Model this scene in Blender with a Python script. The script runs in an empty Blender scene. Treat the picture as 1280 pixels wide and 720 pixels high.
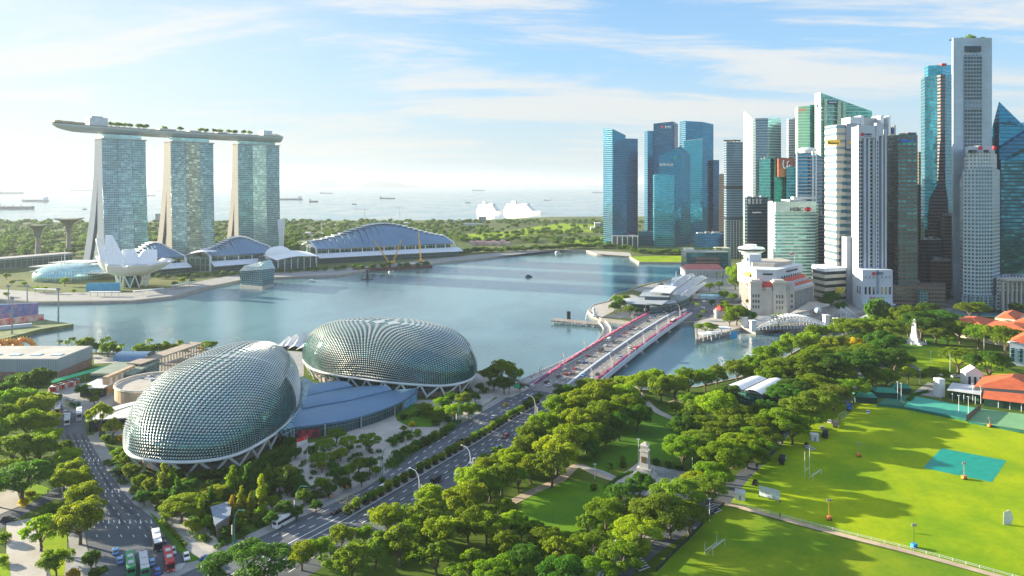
import bpy, bmesh, math, random
import numpy as np
from mathutils import Vector as V, Matrix
R = math.radians
random.seed(7); np.random.seed(7)
S = bpy.context.scene
COL = S.collection
# ------------------------------------------------------------------ camera
cam = bpy.data.cameras.new('camera'); cam.lens = 24; cam.sensor_width = 36
cam.shift_y = -130/1280; cam.clip_start = 1; cam.clip_end = 400000
co = bpy.data.objects.new('camera', cam); COL.objects.link(co)
co.location = (0, 0, 120); co.rotation_euler = (R(90), 0, 0); S.camera = co
# ------------------------------------------------------------------ light
SUN_EL, SUN_AZ = 13.5, -70.0            # azimuth measured from +Y towards +X
sd = V((math.sin(R(SUN_AZ))*math.cos(R(SUN_EL)), math.cos(R(SUN_AZ))*math.cos(R(SUN_EL)), math.sin(R(SUN_EL))))
sl = bpy.data.lights.new('sun', 'SUN'); sl.energy = 4.5; sl.angle = R(0.6); sl.color = (1.0, 0.88, 0.66)
so = bpy.data.objects.new('sun', sl); COL.objects.link(so); so.location = (-300, 100, 300)
so.rotation_euler = sd.to_track_quat('Z', 'Y').to_euler()
S.view_settings.view_transform = 'Standard'; S.view_settings.look = 'None'
S.view_settings.exposure = 2.05; S.view_settings.gamma = 1
HAZE = .00006
S.render.resolution_x = 1024; S.render.resolution_y = 576
W = bpy.data.worlds.new('World'); S.world = W; W.use_nodes = True
def nt_new(nt, t, **k):
    n = nt.nodes.new(t)
    for a, b in k.items():
        setattr(n, a, b)
    return n
def mth(nt, op, a, b=None, c=None, clamp=False):
    n = nt.nodes.new('ShaderNodeMath'); n.operation = op; n.use_clamp = clamp
    for i, x in enumerate((a, b, c)):
        if x is None: continue
        if isinstance(x, (int, float)): n.inputs[i].default_value = x
        else: nt.links.new(x, n.inputs[i])
    return n.outputs[0]
def mixc(nt, f, a, b, bt='MIX'):
    n = nt.nodes.new('ShaderNodeMix'); n.data_type = 'RGBA'; n.blend_type = bt
    for i, x in ((0, f), (6, a), (7, b)):
        if isinstance(x, (int, float)): n.inputs[i].default_value = x
        elif isinstance(x, (tuple, list)): n.inputs[i].default_value = (x[0], x[1], x[2], 1)
        else: nt.links.new(x, n.inputs[i])
    return n.outputs[2]
def ramp(nt, x, a, b):
    n = nt.nodes.new('ShaderNodeMapRange'); n.interpolation_type = 'SMOOTHSTEP'
    n.inputs[1].default_value = a; n.inputs[2].default_value = b
    nt.links.new(x, n.inputs[0]); return n.outputs[0]
def noise(nt, vec, scale, det=4, rough=.55, out=0, dist=0):
    n = nt.nodes.new('ShaderNodeTexNoise'); n.inputs['Scale'].default_value = scale
    n.inputs['Detail'].default_value = det; n.inputs['Roughness'].default_value = rough
    n.inputs['Distortion'].default_value = dist
    if vec is not None: nt.links.new(vec, n.inputs['Vector'])
    return n.outputs[out]
def world():
    nt = W.node_tree; nt.nodes.clear()
    sky = nt_new(nt, 'ShaderNodeTexSky', sky_type='NISHITA', sun_disc=False)
    sky.sun_elevation = R(SUN_EL); sky.sun_rotation = R(SUN_AZ)
    sky.altitude = 50; sky.air_density = 1.3; sky.dust_density = 1.2; sky.ozone_density = 2.2
    tc = nt_new(nt, 'ShaderNodeTexCoord'); sp = nt_new(nt, 'ShaderNodeSeparateXYZ')
    nt.links.new(tc.outputs['Generated'], sp.inputs[0])
    x, y, z = sp.outputs
    zz = mth(nt, 'ADD', mth(nt, 'MAXIMUM', z, 0.0), 0.16)
    cb = nt_new(nt, 'ShaderNodeCombineXYZ')
    nt.links.new(mth(nt, 'DIVIDE', x, zz), cb.inputs[0]); nt.links.new(mth(nt, 'DIVIDE', y, zz), cb.inputs[1])
    mp = nt_new(nt, 'ShaderNodeMapping'); nt.links.new(cb.outputs[0], mp.inputs[0])
    mp.inputs['Rotation'].default_value = (0, 0, R(8)); mp.inputs['Scale'].default_value = (.62, 1.7, 1)
    mp.inputs['Location'].default_value = (2.3, 5.1, 0)
    n1 = noise(nt, mp.outputs[0], 1.25, 9, .64, dist=.5)
    n2 = noise(nt, mp.outputs[0], .5, 3, .5)
    c = ramp(nt, mth(nt, 'ADD', n1, mth(nt, 'MULTIPLY', mth(nt, 'SUBTRACT', n2, .5), .8)), .44, .64)
    dt = nt_new(nt, 'ShaderNodeVectorMath', operation='DOT_PRODUCT')
    nt.links.new(tc.outputs['Generated'], dt.inputs[0]); dt.inputs[1].default_value = sd
    d = mth(nt, 'MAXIMUM', dt.outputs['Value'], 0.0)
    glare = ramp(nt, d, .30, 1.0)
    bright = mth(nt, 'ADD', 3.6, mth(nt, 'MULTIPLY', glare, .35))
    ccol = mixc(nt, 1.0, (1, .995, .985), bright, 'MULTIPLY')
    base = mixc(nt, mth(nt, 'MULTIPLY', ramp(nt, z, 0.0, .5), 1.0), (1.9, 3.1, 4.3), (.80, 1.75, 3.4))
    base = mixc(nt, .72, mixc(nt, 1.0, sky.outputs[0], (.8, 1.0, 1.25), 'MULTIPLY'), base)
    a1 = mixc(nt, mth(nt, 'MULTIPLY', c, .88), base, ccol)
    hz = ramp(nt, z, .20, -.01)
    a2 = mixc(nt, mth(nt, 'MULTIPLY', hz, .62), a1, mixc(nt, 1.0, (.96, .97, .92), mth(nt, 'ADD', 3.22, mth(nt, 'MULTIPLY', glare, .1)), 'MULTIPLY'))
    a3 = mixc(nt, mth(nt, 'MULTIPLY', glare, .62), a2, (3.82, 3.82, 3.62))
    a3 = mixc(nt, ramp(nt, z, .24, .75), a3, mixc(nt, 1.0, a3, (1.0, 1.06, 1.16), 'MULTIPLY'))
    a3 = mixc(nt, 1.0, a3, (.585, .60, .60), 'MULTIPLY')
    bg = nt_new(nt, 'ShaderNodeBackground'); bg.inputs[1].default_value = .1
    nt.links.new(a3, bg.inputs[0])
    o = nt_new(nt, 'ShaderNodeOutputWorld'); nt.links.new(bg.outputs[0], o.inputs[0])
world()
# ------------------------------------------------------------------ pixel <-> ground helpers
F, H, HZ, CX = 853.333, 120.0, 230.0, 640.0
def G(px, py, z=0.0):
    Y = (H-z)*F/(py-HZ); return V(((px-CX)*Y/F, Y, z))
def P(px, py, Y): return V(((px-CX)*Y/F, Y, H-(py-HZ)*Y/F))
def X(px, Y): return (px-CX)*Y/F
def Z(py, Y): return H-(py-HZ)*Y/F
def GP(pts, z=0.0): return [G(a, b, z).to_2d() for a, b in pts]
# ------------------------------------------------------------------ materials
MC = {}
def bsdf(nt):
    return nt.nodes['Principled BSDF']
def mat(name, col, rough=.7, metal=0., var=.12, vs=.15, bump=0., bs=2., spec=.4, emit=None, es=1.0, col2=None, alpha=None, trans=None):
    if name in MC: return MC[name]
    m = bpy.data.materials.new(name); m.use_nodes = True; nt = m.node_tree; b = bsdf(nt)
    b.inputs['Roughness'].default_value = rough; b.inputs['Metallic'].default_value = metal
    b.inputs['Specular IOR Level'].default_value = spec
    tc = nt_new(nt, 'ShaderNodeTexCoord')
    n = noise(nt, tc.outputs['Object'], vs, 5, .6)
    f = ramp(nt, n, .3, .7)
    lo = tuple(c*(1-var) for c in col); hi = tuple(min(1, c*(1+var)) for c in col)
    if col2: hi = col2; lo = col
    c = mixc(nt, f, lo, hi)
    g = mth(nt, 'ADD', .74, mth(nt, 'MULTIPLY', noise(nt, tc.outputs['Object'], vs*14, 4, .7), .52)); c = mixc(nt, 1.0, c, g, 'MULTIPLY'); nt.links.new(c, b.inputs['Base Color'])
    if bump:
        bn = nt_new(nt, 'ShaderNodeBump'); bn.inputs['Strength'].default_value = bump
        bn.inputs['Distance'].default_value = .3
        nt.links.new(noise(nt, tc.outputs['Object'], bs, 3), bn.inputs['Height'])
        nt.links.new(bn.outputs[0], b.inputs['Normal'])
    if emit:
        b.inputs['Emission Color'].default_value = (*emit, 1); b.inputs['Emission Strength'].default_value = es
    MC[name] = m; return m
def facade(name, glass, frame, fh=3.8, fw=1.6, hf=.28, vf=.12, metal=.75, rough=.1, fr_rough=.55, var=.35, lit=0., wav=.12, big=0.):
    """curtain wall in metres: u along the wall, v up; panes vary one by one"""
    if name in MC: return MC[name]
    m = bpy.data.materials.new(name); m.use_nodes = True; nt = m.node_tree; b = bsdf(nt)
    uv = nt_new(nt, 'ShaderNodeUVMap'); sp = nt_new(nt, 'ShaderNodeSeparateXYZ'); nt.links.new(uv.outputs[0], sp.inputs[0])
    u = mth(nt, 'DIVIDE', sp.outputs[0], fw); v = mth(nt, 'DIVIDE', sp.outputs[1], fh)
    fu = mth(nt, 'FRACT', u); fv = mth(nt, 'FRACT', v)
    fm = mth(nt, 'MAXIMUM', mth(nt, 'LESS_THAN', fu, vf), mth(nt, 'LESS_THAN', fv, hf))
    cb = nt_new(nt, 'ShaderNodeCombineXYZ'); nt.links.new(mth(nt, 'FLOOR', mth(nt, 'DIVIDE', u, 2)), cb.inputs[0]); nt.links.new(mth(nt, 'FLOOR', v), cb.inputs[1])
    wn = nt_new(nt, 'ShaderNodeTexWhiteNoise', noise_dimensions='2D'); nt.links.new(cb.outputs[0], wn.inputs['Vector'])
    tc = nt_new(nt, 'ShaderNodeTexCoord')
    nb = noise(nt, tc.outputs['Object'], .028, 4, .65)
    k = mth(nt, 'ADD', mth(nt, 'MULTIPLY', wn.outputs[0], var), mth(nt, 'MULTIPLY', nb, .9))  # uneven reflections painted into the glass colour, by pane and in broad patches
    k = mth(nt, 'ADD', k, 1-.45-var*.5)
    gc = mixc(nt, 1.0, tuple(glass), k, 'MULTIPLY')
    if big:
        gc = mixc(nt, mth(nt, 'MULTIPLY', mth(nt, 'GREATER_THAN', wn.outputs[0], .82), big), gc, tuple(min(1, g*2.2+.06) for g in glass))
    fc = mixc(nt, ramp(nt, noise(nt, tc.outputs['Object'], .3, 4), .3, .7), tuple(c*.9 for c in frame), tuple(min(1, c*1.08) for c in frame))
    nt.links.new(mixc(nt, fm, gc, fc), b.inputs['Base Color'])
    nf = mth(nt, 'SUBTRACT', 1.0, fm)
    nt.links.new(mth(nt, 'MULTIPLY', nf, metal), b.inputs['Metallic'])
    nt.links.new(mth(nt, 'ADD', rough, mth(nt, 'MULTIPLY', fm, fr_rough-rough)), b.inputs['Roughness'])
    bn = nt_new(nt, 'ShaderNodeBump'); bn.inputs['Strength'].default_value = wav; bn.inputs['Distance'].default_value = 1.0
    hgt = mth(nt, 'ADD', mth(nt, 'MULTIPLY', fm, .5), mth(nt, 'MULTIPLY', noise(nt, tc.outputs['Object'], .09, 3), 2.0))
    nt.links.new(hgt, bn.inputs['Height']); nt.links.new(bn.outputs[0], b.inputs['Normal'])
    MC[name] = m; return m
def leafmat(name, c1, c2, trans=.35):
    if name in MC: return MC[name]
    m = bpy.data.materials.new(name); m.use_nodes = True; nt = m.node_tree
    nt.nodes.remove(bsdf(nt)); out = nt.nodes['Material Output']
    tc = nt_new(nt, 'ShaderNodeTexCoord'); oi = nt_new(nt, 'ShaderNodeObjectInfo')
    f = ramp(nt, noise(nt, tc.outputs['Object'], .45, 4, .7), .32, .68)
    c = mixc(nt, f, c1, c2)
    hs = nt_new(nt, 'ShaderNodeHueSaturation'); nt.links.new(c, hs.inputs['Color'])
    nt.links.new(mth(nt, 'ADD', .485, mth(nt, 'MULTIPLY', oi.outputs['Random'], .03)), hs.inputs['Hue'])
    nt.links.new(mth(nt, 'ADD', .8, mth(nt, 'MULTIPLY', oi.outputs['Random'], .45)), hs.inputs['Value'])
    d = nt_new(nt, 'ShaderNodeBsdfPrincipled'); d.inputs['Roughness'].default_value = .55; d.inputs['Specular IOR Level'].default_value = .25
    nt.links.new(hs.outputs[0], d.inputs['Base Color'])
    t = nt_new(nt, 'ShaderNodeBsdfTranslucent')
    nt.links.new(mixc(nt, 1.0, hs.outputs[0], (1.5, 1.5, .5), 'MULTIPLY'), t.inputs[0])
    mx = nt_new(nt, 'ShaderNodeMixShader'); mx.inputs[0].default_value = trans
    nt.links.new(d.outputs[0], mx.inputs[1]); nt.links.new(t.outputs[0], mx.inputs[2]); nt.links.new(mx.outputs[0], out.inputs[0])
    MC[name] = m; return m
# ------------------------------------------------------------------ mesh helper
ORG = {}
def org(o):
    return ORG.get(o.name, V((0, 0, 0))) if o is not None else V((0, 0, 0))
def tag(o, label=None, cat=None, group=None, kind=None):
    if label: o['label'] = label
    if cat: o['category'] = cat
    if group: o['group'] = group
    if kind: o['kind'] = kind
    return o
def thing(name, label, cat, loc=(0, 0, 0), rz=0, group=None):
    o = bpy.data.objects.new(name, None); COL.objects.link(o); o.empty_display_size = .5
    o.location = loc; o.rotation_euler = (0, 0, rz); ORG[o.name] = V(loc)
    return tag(o, label, cat, group)
def frame(o, ang=0, z=0):
    return Matrix.Translation(V((o[0], o[1], o[2] if len(o) > 2 else z))) @ Matrix.Rotation(ang, 4, 'Z')
class MB:
    def __init__(s, M=None): s.v = []; s.f = []; s.M = M or Matrix.Identity(4); s.smooth = False
    def add(s, vs, fs):
        b = len(s.v); s.v += [s.M @ V(p) for p in vs]; s.f += [[b+i for i in f] for f in fs]; return s
    def box(s, x0, x1, y0, y1, z0, z1):
        return s.add([(x0,y0,z0),(x1,y0,z0),(x1,y1,z0),(x0,y1,z0),(x0,y0,z1),(x1,y0,z1),(x1,y1,z1),(x0,y1,z1)],
                     [(3,2,1,0),(4,5,6,7),(0,1,5,4),(1,2,6,5),(2,3,7,6),(3,0,4,7)])
    def cbox(s, c, d, a=0):
        M = Matrix.Translation(V(c)) @ Matrix.Rotation(a, 4, 'Z'); x, y, z = d[0]/2, d[1]/2, d[2]/2
        return s.add([M @ V(p) for p in [(-x,-y,-z),(x,-y,-z),(x,y,-z),(-x,y,-z),(-x,-y,z),(x,-y,z),(x,y,z),(-x,y,z)]],
                     [(3,2,1,0),(4,5,6,7),(0,1,5,4),(1,2,6,5),(2,3,7,6),(3,0,4,7)])
    def prism(s, poly, z0, z1, top=True, bot=True, taper=None):
        poly = [V((p[0], p[1])) for p in poly]
        if sum(poly[i].x*poly[(i+1) % len(poly)].y-poly[(i+1) % len(poly)].x*poly[i].y for i in range(len(poly))) < 0: poly.reverse()
        n = len(poly); zt = z1 if callable(z1) else (lambda x, y: z1); zb = z0 if callable(z0) else (lambda x, y: z0)
        c = sum(poly, V((0, 0)))/n
        tp = [c+(p-c)*taper for p in poly] if taper else poly
        vs = [(p.x, p.y, zb(p.x, p.y)) for p in poly]+[(p.x, p.y, zt(p.x, p.y)) for p in tp]
        fs = [(i, (i+1) % n, n+(i+1) % n, n+i) for i in range(n)]
        if top: fs.append(tuple(range(n, 2*n)))
        if bot: fs.append(tuple(reversed(range(n))))
        return s.add(vs, fs)
    def sheet(s, poly, z):
        poly = [V((p[0], p[1])) for p in poly]
        if sum(poly[i].x*poly[(i+1) % len(poly)].y-poly[(i+1) % len(poly)].x*poly[i].y for i in range(len(poly))) < 0: poly.reverse()
        return s.add([(p.x, p.y, z) for p in poly], [tuple(range(len(poly)))])
    def cyl(s, p0, p1, r0, r1=None, n=8, cap=True):
        p0, p1 = V(p0), V(p1); r1 = r0 if r1 is None else r1; d = (p1-p0).normalized()
        a = d.orthogonal().normalized(); b = d.cross(a); vs = []
        for p, r in ((p0, r0), (p1, r1)):
            for i in range(n):
                t = 2*math.pi*i/n; vs.append(p+(a*math.cos(t)+b*math.sin(t))*r)
        fs = [(i, (i+1) % n, n+(i+1) % n, n+i) for i in range(n)]
        if cap: fs += [tuple(reversed(range(n))), tuple(range(n, 2*n))]
        return s.add(vs, fs)
    def tube(s, pts, r, n=6, r1=None):
        pts = [V(p) for p in pts]; m = len(pts); vs = []; fs = []
        a = None
        for k, p in enumerate(pts):
            d = (pts[min(k+1, m-1)]-pts[max(k-1, 0)]).normalized()
            a = (d.orthogonal() if a is None else (a-d*a.dot(d))).normalized(); b = d.cross(a)
            rr = r if r1 is None else r+(r1-r)*k/(m-1)
            vs += [p+(a*math.cos(2*math.pi*i/n)+b*math.sin(2*math.pi*i/n))*rr for i in range(n)]
        for k in range(m-1):
            fs += [(k*n+i, k*n+(i+1) % n, (k+1)*n+(i+1) % n, (k+1)*n+i) for i in range(n)]
        fs += [tuple(reversed(range(n))), tuple(range((m-1)*n, m*n))]
        return s.add(vs, fs)
    def lathe(s, prof, c=(0, 0, 0), n=16, sx=1, sy=1):
        m = len(prof); vs = []; fs = []
        for r, z in prof:
            vs += [(c[0]+r*sx*math.cos(2*math.pi*i/n), c[1]+r*sy*math.sin(2*math.pi*i/n), c[2]+z) for i in range(n)]
        for k in range(m-1):
            fs += [(k*n+i, k*n+(i+1) % n, (k+1)*n+(i+1) % n, (k+1)*n+i) for i in range(n)]
        fs += [tuple(reversed(range(n))), tuple(range((m-1)*n, m*n))]
        return s.add(vs, fs)
    def loft(s, rings, closed=True, caps=True):
        n = len(rings[0]); m = len(rings); vs = [p for r in rings for p in r]; fs = []
        e = n if closed else n-1
        for k in range(m-1):
            fs += [(k*n+i, k*n+(i+1) % n, (k+1)*n+(i+1) % n, (k+1)*n+i) for i in range(e)]
        if caps: fs += [tuple(reversed(range(n))), tuple(range((m-1)*n, m*n))]
        return s.add(vs, fs)
    def ell(s, c, r, n=10, m=6):
        prof = [(math.sin(math.pi*k/m), -math.cos(math.pi*k/m)) for k in range(m+1)]
        prof[0] = (.02, -1); prof[-1] = (.02, 1)
        vs = []; fs = []
        for a, z in prof: vs += [(c[0]+a*r[0]*math.cos(2*math.pi*i/n), c[1]+a*r[1]*math.sin(2*math.pi*i/n), c[2]+z*r[2]) for i in range(n)]
        for k in range(m): fs += [(k*n+i, k*n+(i+1) % n, (k+1)*n+(i+1) % n, (k+1)*n+i) for i in range(n)]
        return s.add(vs, fs)
    def gable(s, x0, x1, y0, y1, z0, z1, hip=0, eave=0):
        # ridge along x
        ym = (y0+y1)/2; x0 -= eave; x1 += eave; y0 -= eave; y1 += eave
        return s.add([(x0,y0,z0),(x1,y0,z0),(x1,y1,z0),(x0,y1,z0),(x0+hip,ym,z1),(x1-hip,ym,z1)],
                     [(0,1,5,4),(2,3,4,5),(1,2,5),(3,0,4),(3,2,1,0)])
    def build(s, name, m, parent=None, label=None, cat=None, group=None, kind=None, smooth=False):
        me = bpy.data.meshes.new(name); o3 = org(parent)
        me.from_pydata([tuple(p-o3) for p in s.v], [], s.f)
        me.materials.append(m)
        uvl = me.uv_layers.new(name='UVMap'); uv = np.zeros(len(me.loops)*2, dtype=np.float32)
        vv = s.v
        for p in me.polygons:
            n = p.normal; hl = math.hypot(n.x, n.y)
            if abs(n.z) < .75 and hl > 1e-6:
                tx, ty = -n.y/hl, n.x/hl
                for li, vi in zip(p.loop_indices, p.vertices): q = vv[vi]; uv[2*li] = q.x*tx+q.y*ty; uv[2*li+1] = q.z
            else:
                for li, vi in zip(p.loop_indices, p.vertices): q = vv[vi]; uv[2*li] = q.x; uv[2*li+1] = q.y
        uvl.data.foreach_set('uv', uv)
        if smooth: me.polygons.foreach_set('use_smooth', [True]*len(me.polygons))
        o = bpy.data.objects.new(name, me); COL.objects.link(o)
        if parent is not None: o.parent = parent
        ORG[o.name] = o3
        return tag(o, label, cat, group, kind)
def copy_tree(o, parent=None):
    c = o.copy(); COL.objects.link(c)
    if parent is not None: c.parent = parent
    for ch in [x for x in o.children]: copy_tree(ch, c)
    return c
def place(proto, first, loc, rz=0, label=None, group=None, sc=None):
    o = proto if first else copy_tree(proto)
    o.location = loc; o.rotation_euler = (0, 0, rz)
    if sc: o.scale = sc if isinstance(sc, tuple) else (sc, sc, sc)
    if label: o['label'] = label
    if group: o['group'] = group
    return o
ORD = ['first','second','third','fourth','fifth','sixth','seventh','eighth','ninth','tenth','eleventh','twelfth','thirteenth','fourteenth','fifteenth',
  'sixteenth','seventeenth','eighteenth','nineteenth','twentieth','twenty-first','twenty-second','twenty-third','twenty-fourth','twenty-fifth','twenty-sixth','twenty-seventh','twenty-eighth','twenty-ninth','thirtieth',
  'thirty-first','thirty-second','thirty-third','thirty-fourth','thirty-fifth','thirty-sixth','thirty-seventh','thirty-eighth','thirty-ninth','fortieth']
def spline(pts, n=8, closed=False):
    pts = [V(p) for p in pts]; out = []; m = len(pts)
    rng = range(m) if closed else range(m-1)
    for i in rng:
        g = lambda k: pts[k % m] if closed else pts[max(0, min(m-1, k))]
        p0, p1, p2, p3 = g(i-1), g(i), g(i+1), g(i+2)
        for j in range(n):
            t = j/n
            out.append(.5*((2*p1)+(p2-p0)*t+(2*p0-5*p1+4*p2-p3)*t*t+(3*p1-p0-3*p2+p3)*t**3))
    if not closed: out.append(pts[-1])
    return out
def text(body, loc, rot, size, m, parent=None, ext=.1, name='lettering', bold=0.0, align='CENTER', squash=1):
    cu = bpy.data.curves.new(name, 'FONT'); cu.body = body; cu.size = size; cu.extrude = ext; cu.align_x = align; cu.offset = bold
    t = bpy.data.objects.new('tmp', cu); COL.objects.link(t)
    bpy.context.view_layer.update()
    me = bpy.data.meshes.new_from_object(t); bpy.data.objects.remove(t); bpy.data.curves.remove(cu)
    me.materials.clear(); me.materials.append(m); me.name = name
    Mx = Matrix.Translation(V(loc)-org(parent)) @ rot @ Matrix.Scale(squash, 4, V((1, 0, 0))); me.transform(Mx)
    o = bpy.data.objects.new(name, me); COL.objects.link(o)
    if parent is not None: o.parent = parent
    return o
FACE = Matrix.Rotation(R(90), 4, 'X')      # lettering standing up and facing the camera side (-Y)
# ================================================================== SETTING
WZ = -2.6
# water: one sheet to the horizon
def water_mat(name, col, bsx=1.0, rough=.07, st=.35):
    m = bpy.data.materials.new(name); m.use_nodes = True; nt = m.node_tree; b = bsdf(nt)
    b.inputs['Base Color'].default_value = (*col, 1); b.inputs['Roughness'].default_value = rough
    b.inputs['IOR'].default_value = 1.33; b.inputs['Specular IOR Level'].default_value = .9
    tc = nt_new(nt, 'ShaderNodeTexCoord')
    mp = nt_new(nt, 'ShaderNodeMapping'); nt.links.new(tc.outputs['Object'], mp.inputs[0])
    mp.inputs['Rotation'].default_value = (0, 0, R(20)); mp.inputs['Scale'].default_value = (bsx, bsx*.6, bsx)
    n1 = noise(nt, mp.outputs[0], .35, 4, .6); n2 = noise(nt, mp.outputs[0], .03, 3, .5); n3 = noise(nt, mp.outputs[0], .006, 3, .6)
    f = ramp(nt, n3, .38, .62)
    nt.links.new(mixc(nt, f, tuple(c*.75 for c in col), tuple(c*1.3 for c in col)), b.inputs['Base Color'])
    nt.links.new(mth(nt, 'ADD', rough, mth(nt, 'MULTIPLY', f, .09)), b.inputs['Roughness'])
    bn = nt_new(nt, 'ShaderNodeBump'); bn.inputs['Strength'].default_value = st; bn.inputs['Distance'].default_value = .5
    nt.links.new(mth(nt, 'ADD', n1, mth(nt, 'MULTIPLY', n2, 2.0)), bn.inputs['Height']); nt.links.new(bn.outputs[0], b.inputs['Normal'])
    return m
MW = water_mat('bay water', (.105, .195, .215), 1.0, .12, .30)
mb = MB(); E = 150000
xs = [-E, -4000, -1500, 1500, 4000, E]; ys = [-1500, -300, 1300, 3000, 9000, E]
for i in range(5):
    for j in range(5):
        mb.add([(xs[i], ys[j], WZ), (xs[i+1], ys[j], WZ), (xs[i+1], ys[j+1], WZ), (xs[i], ys[j+1], WZ)], [(0, 1, 2, 3)])
mb.build('water', MW, kind='structure')
M_grass = mat('grass', (.055, .105, .012), .9, var=0, vs=.02, col2=(.09, .135, .014), spec=.1)
M_field = mat('mown grass', (.14, .26, .006), .9, var=0, vs=.03, col2=(.31, .38, .004), spec=.1)
M_field2 = mat('worn grass', (.10, .20, .008), .9, var=0, vs=.05, col2=(.22, .28, .010), spec=.1)
M_park = mat('park grass', (.05, .135, .012), .9, var=0, vs=.04, col2=(.085, .19, .010), spec=.1)
M_soil = mat('far ground', (.07, .11, .03), .95, var=0, vs=.006, col2=(.16, .17, .07), spec=.1)
M_quay = mat('quay stone', (.34, .31, .27), .85, vs=.2, bump=.2)
M_road = mat('asphalt', (.095, .110, .128), .85, var=.18, vs=.08, spec=.25)
M_pave = mat('paving', (.28, .28, .27), .8, var=.12, vs=.12, bump=.1)
M_pave2 = mat('pale paving', (.40, .37, .33), .8, var=.12, vs=.1)
M_mark = mat('road paint', (.75, .75, .72), .6, var=.1)
M_ymark = mat('yellow road paint', (.65, .42, .05), .6, var=.1)
M_sand = mat('sandy path', (.42, .33, .23), .9, var=.2, vs=.1)
M_conc = mat('concrete', (.34, .34, .33), .8, var=.1, vs=.1)
M_white = mat('white paint', (.62, .63, .64), .5, var=.04, vs=.1)
M_wsteel = mat('white steel', (.78, .79, .8), .35, var=.03)
M_dark = mat('dark metal', (.03, .035, .04), .4, var=.1)
M_grey = mat('grey metal', (.28, .3, .32), .45, metal=.3)
M_glassd = mat('dark glass', (.02, .05, .06), .08, metal=.4, var=.2, spec=.8)
far = [(-500,373),(0,374),(45,378),(100,377.5),(165,376),(220,370),(262,358),(300,350),(345,346.5),(420,344),(465,336),(500,333),(560,327),(612,322),(660,315),(700,312),
       (733,313),(746,317),(787,320),(799,328),(868,328.5),(862,333),(855,346),(835,349),(800,357),(783,364),(768,368),(760,377),(742,381),(735,388),(741,394),(752,398),(800,404),(868,402),(871,424),
       (912,414),(926,409),(945,414),(1000,403),(1050,395),(1100,389.5),(1200,385),(1500,380)]
farp = GP(far)+[V((2600, 640)), V((3400, 2300))]+GP([(1400,270.5),(760,270.5),(690,271),(600,275),(330,276),(0,277.5),(-500,277.5)])
LZ = [0]
def land(name, poly, m, depth=-9, z=0.0):
    LZ[0] += 1; z += LZ[0]*.0011
    # top sheet triangulated (concave outline) with vertical quay walls
    bm = bmesh.new(); vs = [bm.verts.new((p[0], p[1], z)) for p in poly]
    f = bm.faces.new(vs); f.normal_update()
    if f.normal.z < 0: f.normal_flip()
    bmesh.ops.triangulate(bm, faces=[f])
    me = bpy.data.meshes.new(name); bm.to_mesh(me); bm.free(); me.materials.append(m)
    o = bpy.data.objects.new(name, me); COL.objects.link(o); tag(o, kind='structure')
    return o
def quay(poly, z0=-9, z1=.35, w=1.2, name='quay_wall'):
    m = MB(); n = len(poly)
    for i in range(n-1):
        a, b = poly[i], poly[i+1]
        if (b-a).length < .1: continue
        d = (b-a).normalized(); nn = V((-d.y, d.x))*w/2
        m.prism([a-nn, b-nn+d*.3, b+nn+d*.3, a+nn], z0, z1+random.uniform(0, .004))
    return m.build(name, M_quay, kind='structure')
land('ground', farp, M_soil); quay(GP(far))
near = [(-420,438),(0,438),(45,436),(120,441),(170,443),(250,437),(330,436),(352,430),(392,428),(420,440),(500,452),(585,462),(620,469),(652,476),(665,484),(700,495),(753,486),(800,488),(870,484),(925,472),
        (962,458),(1000,436),(1040,422),(1100,408),(1180,397),(1500,390)]
nearp = GP(near)+[V((1500, 500)), V((1500, -300)), V((-1500, -300)), V((-1500, 500))]
land('ground', nearp, M_grass); quay(GP(near))
def sheet(name, px, m, z=.05, kind='structure', world=False):
    poly = [V(p) for p in px] if world else GP(px)
    o = land(name, poly, m, z=z); return o
def ribbon_pts(c, w):
    """offset polygon of a centre line; w constant or list"""
    L = []; Rr = []
    for i, p in enumerate(c):
        d = (V(c[min(i+1, len(c)-1)])-V(c[max(i-1, 0)])).to_2d().normalized(); n = V((-d.y, d.x)); ww = w[i] if isinstance(w, (list, tuple)) else w
        L.append(V(p).to_2d()+n*ww/2); Rr.append(V(p).to_2d()-n*ww/2)
    return L+Rr[::-1]
def path(name, px, w, m, z=.1, n=5, world=False):
    pts = [V((p[0], p[1], 0)) for p in px] if world else [G(a, b) for a, b in px]
    pts = spline(pts, n); return sheet(name, ribbon_pts(pts, w), m, z, world=True)
def interp(pts, y):
    pts = sorted(pts, key=lambda p: p[1])
    for a, b in zip(pts, pts[1:]):
        if a[1] <= y <= b[1] or b is pts[-1]:
            t = (y-a[1])/(b[1]-a[1]); return a[0]+(b[0]-a[0])*t
# ---- the drive that leads to the bridge
MED = [(28.2,396.5),(16,378),(-3,345),(-17,319),(-60,246.7),(-77.6,220.6),(-102,181)]
KL = [(8,405),(-8.7,372),(-22,347),(-37.8,323),(-50,288),(-58,269),(-67.5,256),(-77,244),(-92.5,222),(-118,186)]
dirm = V((.49, .87)); 
KR = [(x+dx, y-dx*.53) for (x, y), dx in zip(MED, (17,17,17,17,17,17,17))]
KR[0] = (55.5, 412)
KL2 = [V(p) for p in KL]; KR2 = [V(p) for p in KR]
sheet('road', [(28.8+9,640-235+1.5)]+[]+KR[:1]+KR[1:]+[(-88,172),(-150,150),(-190,180),(-142,236),(-118,236),(-104,226)]+KL[::-1][1:]+[(9.5,408)], M_road, .02, world=True)
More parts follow.
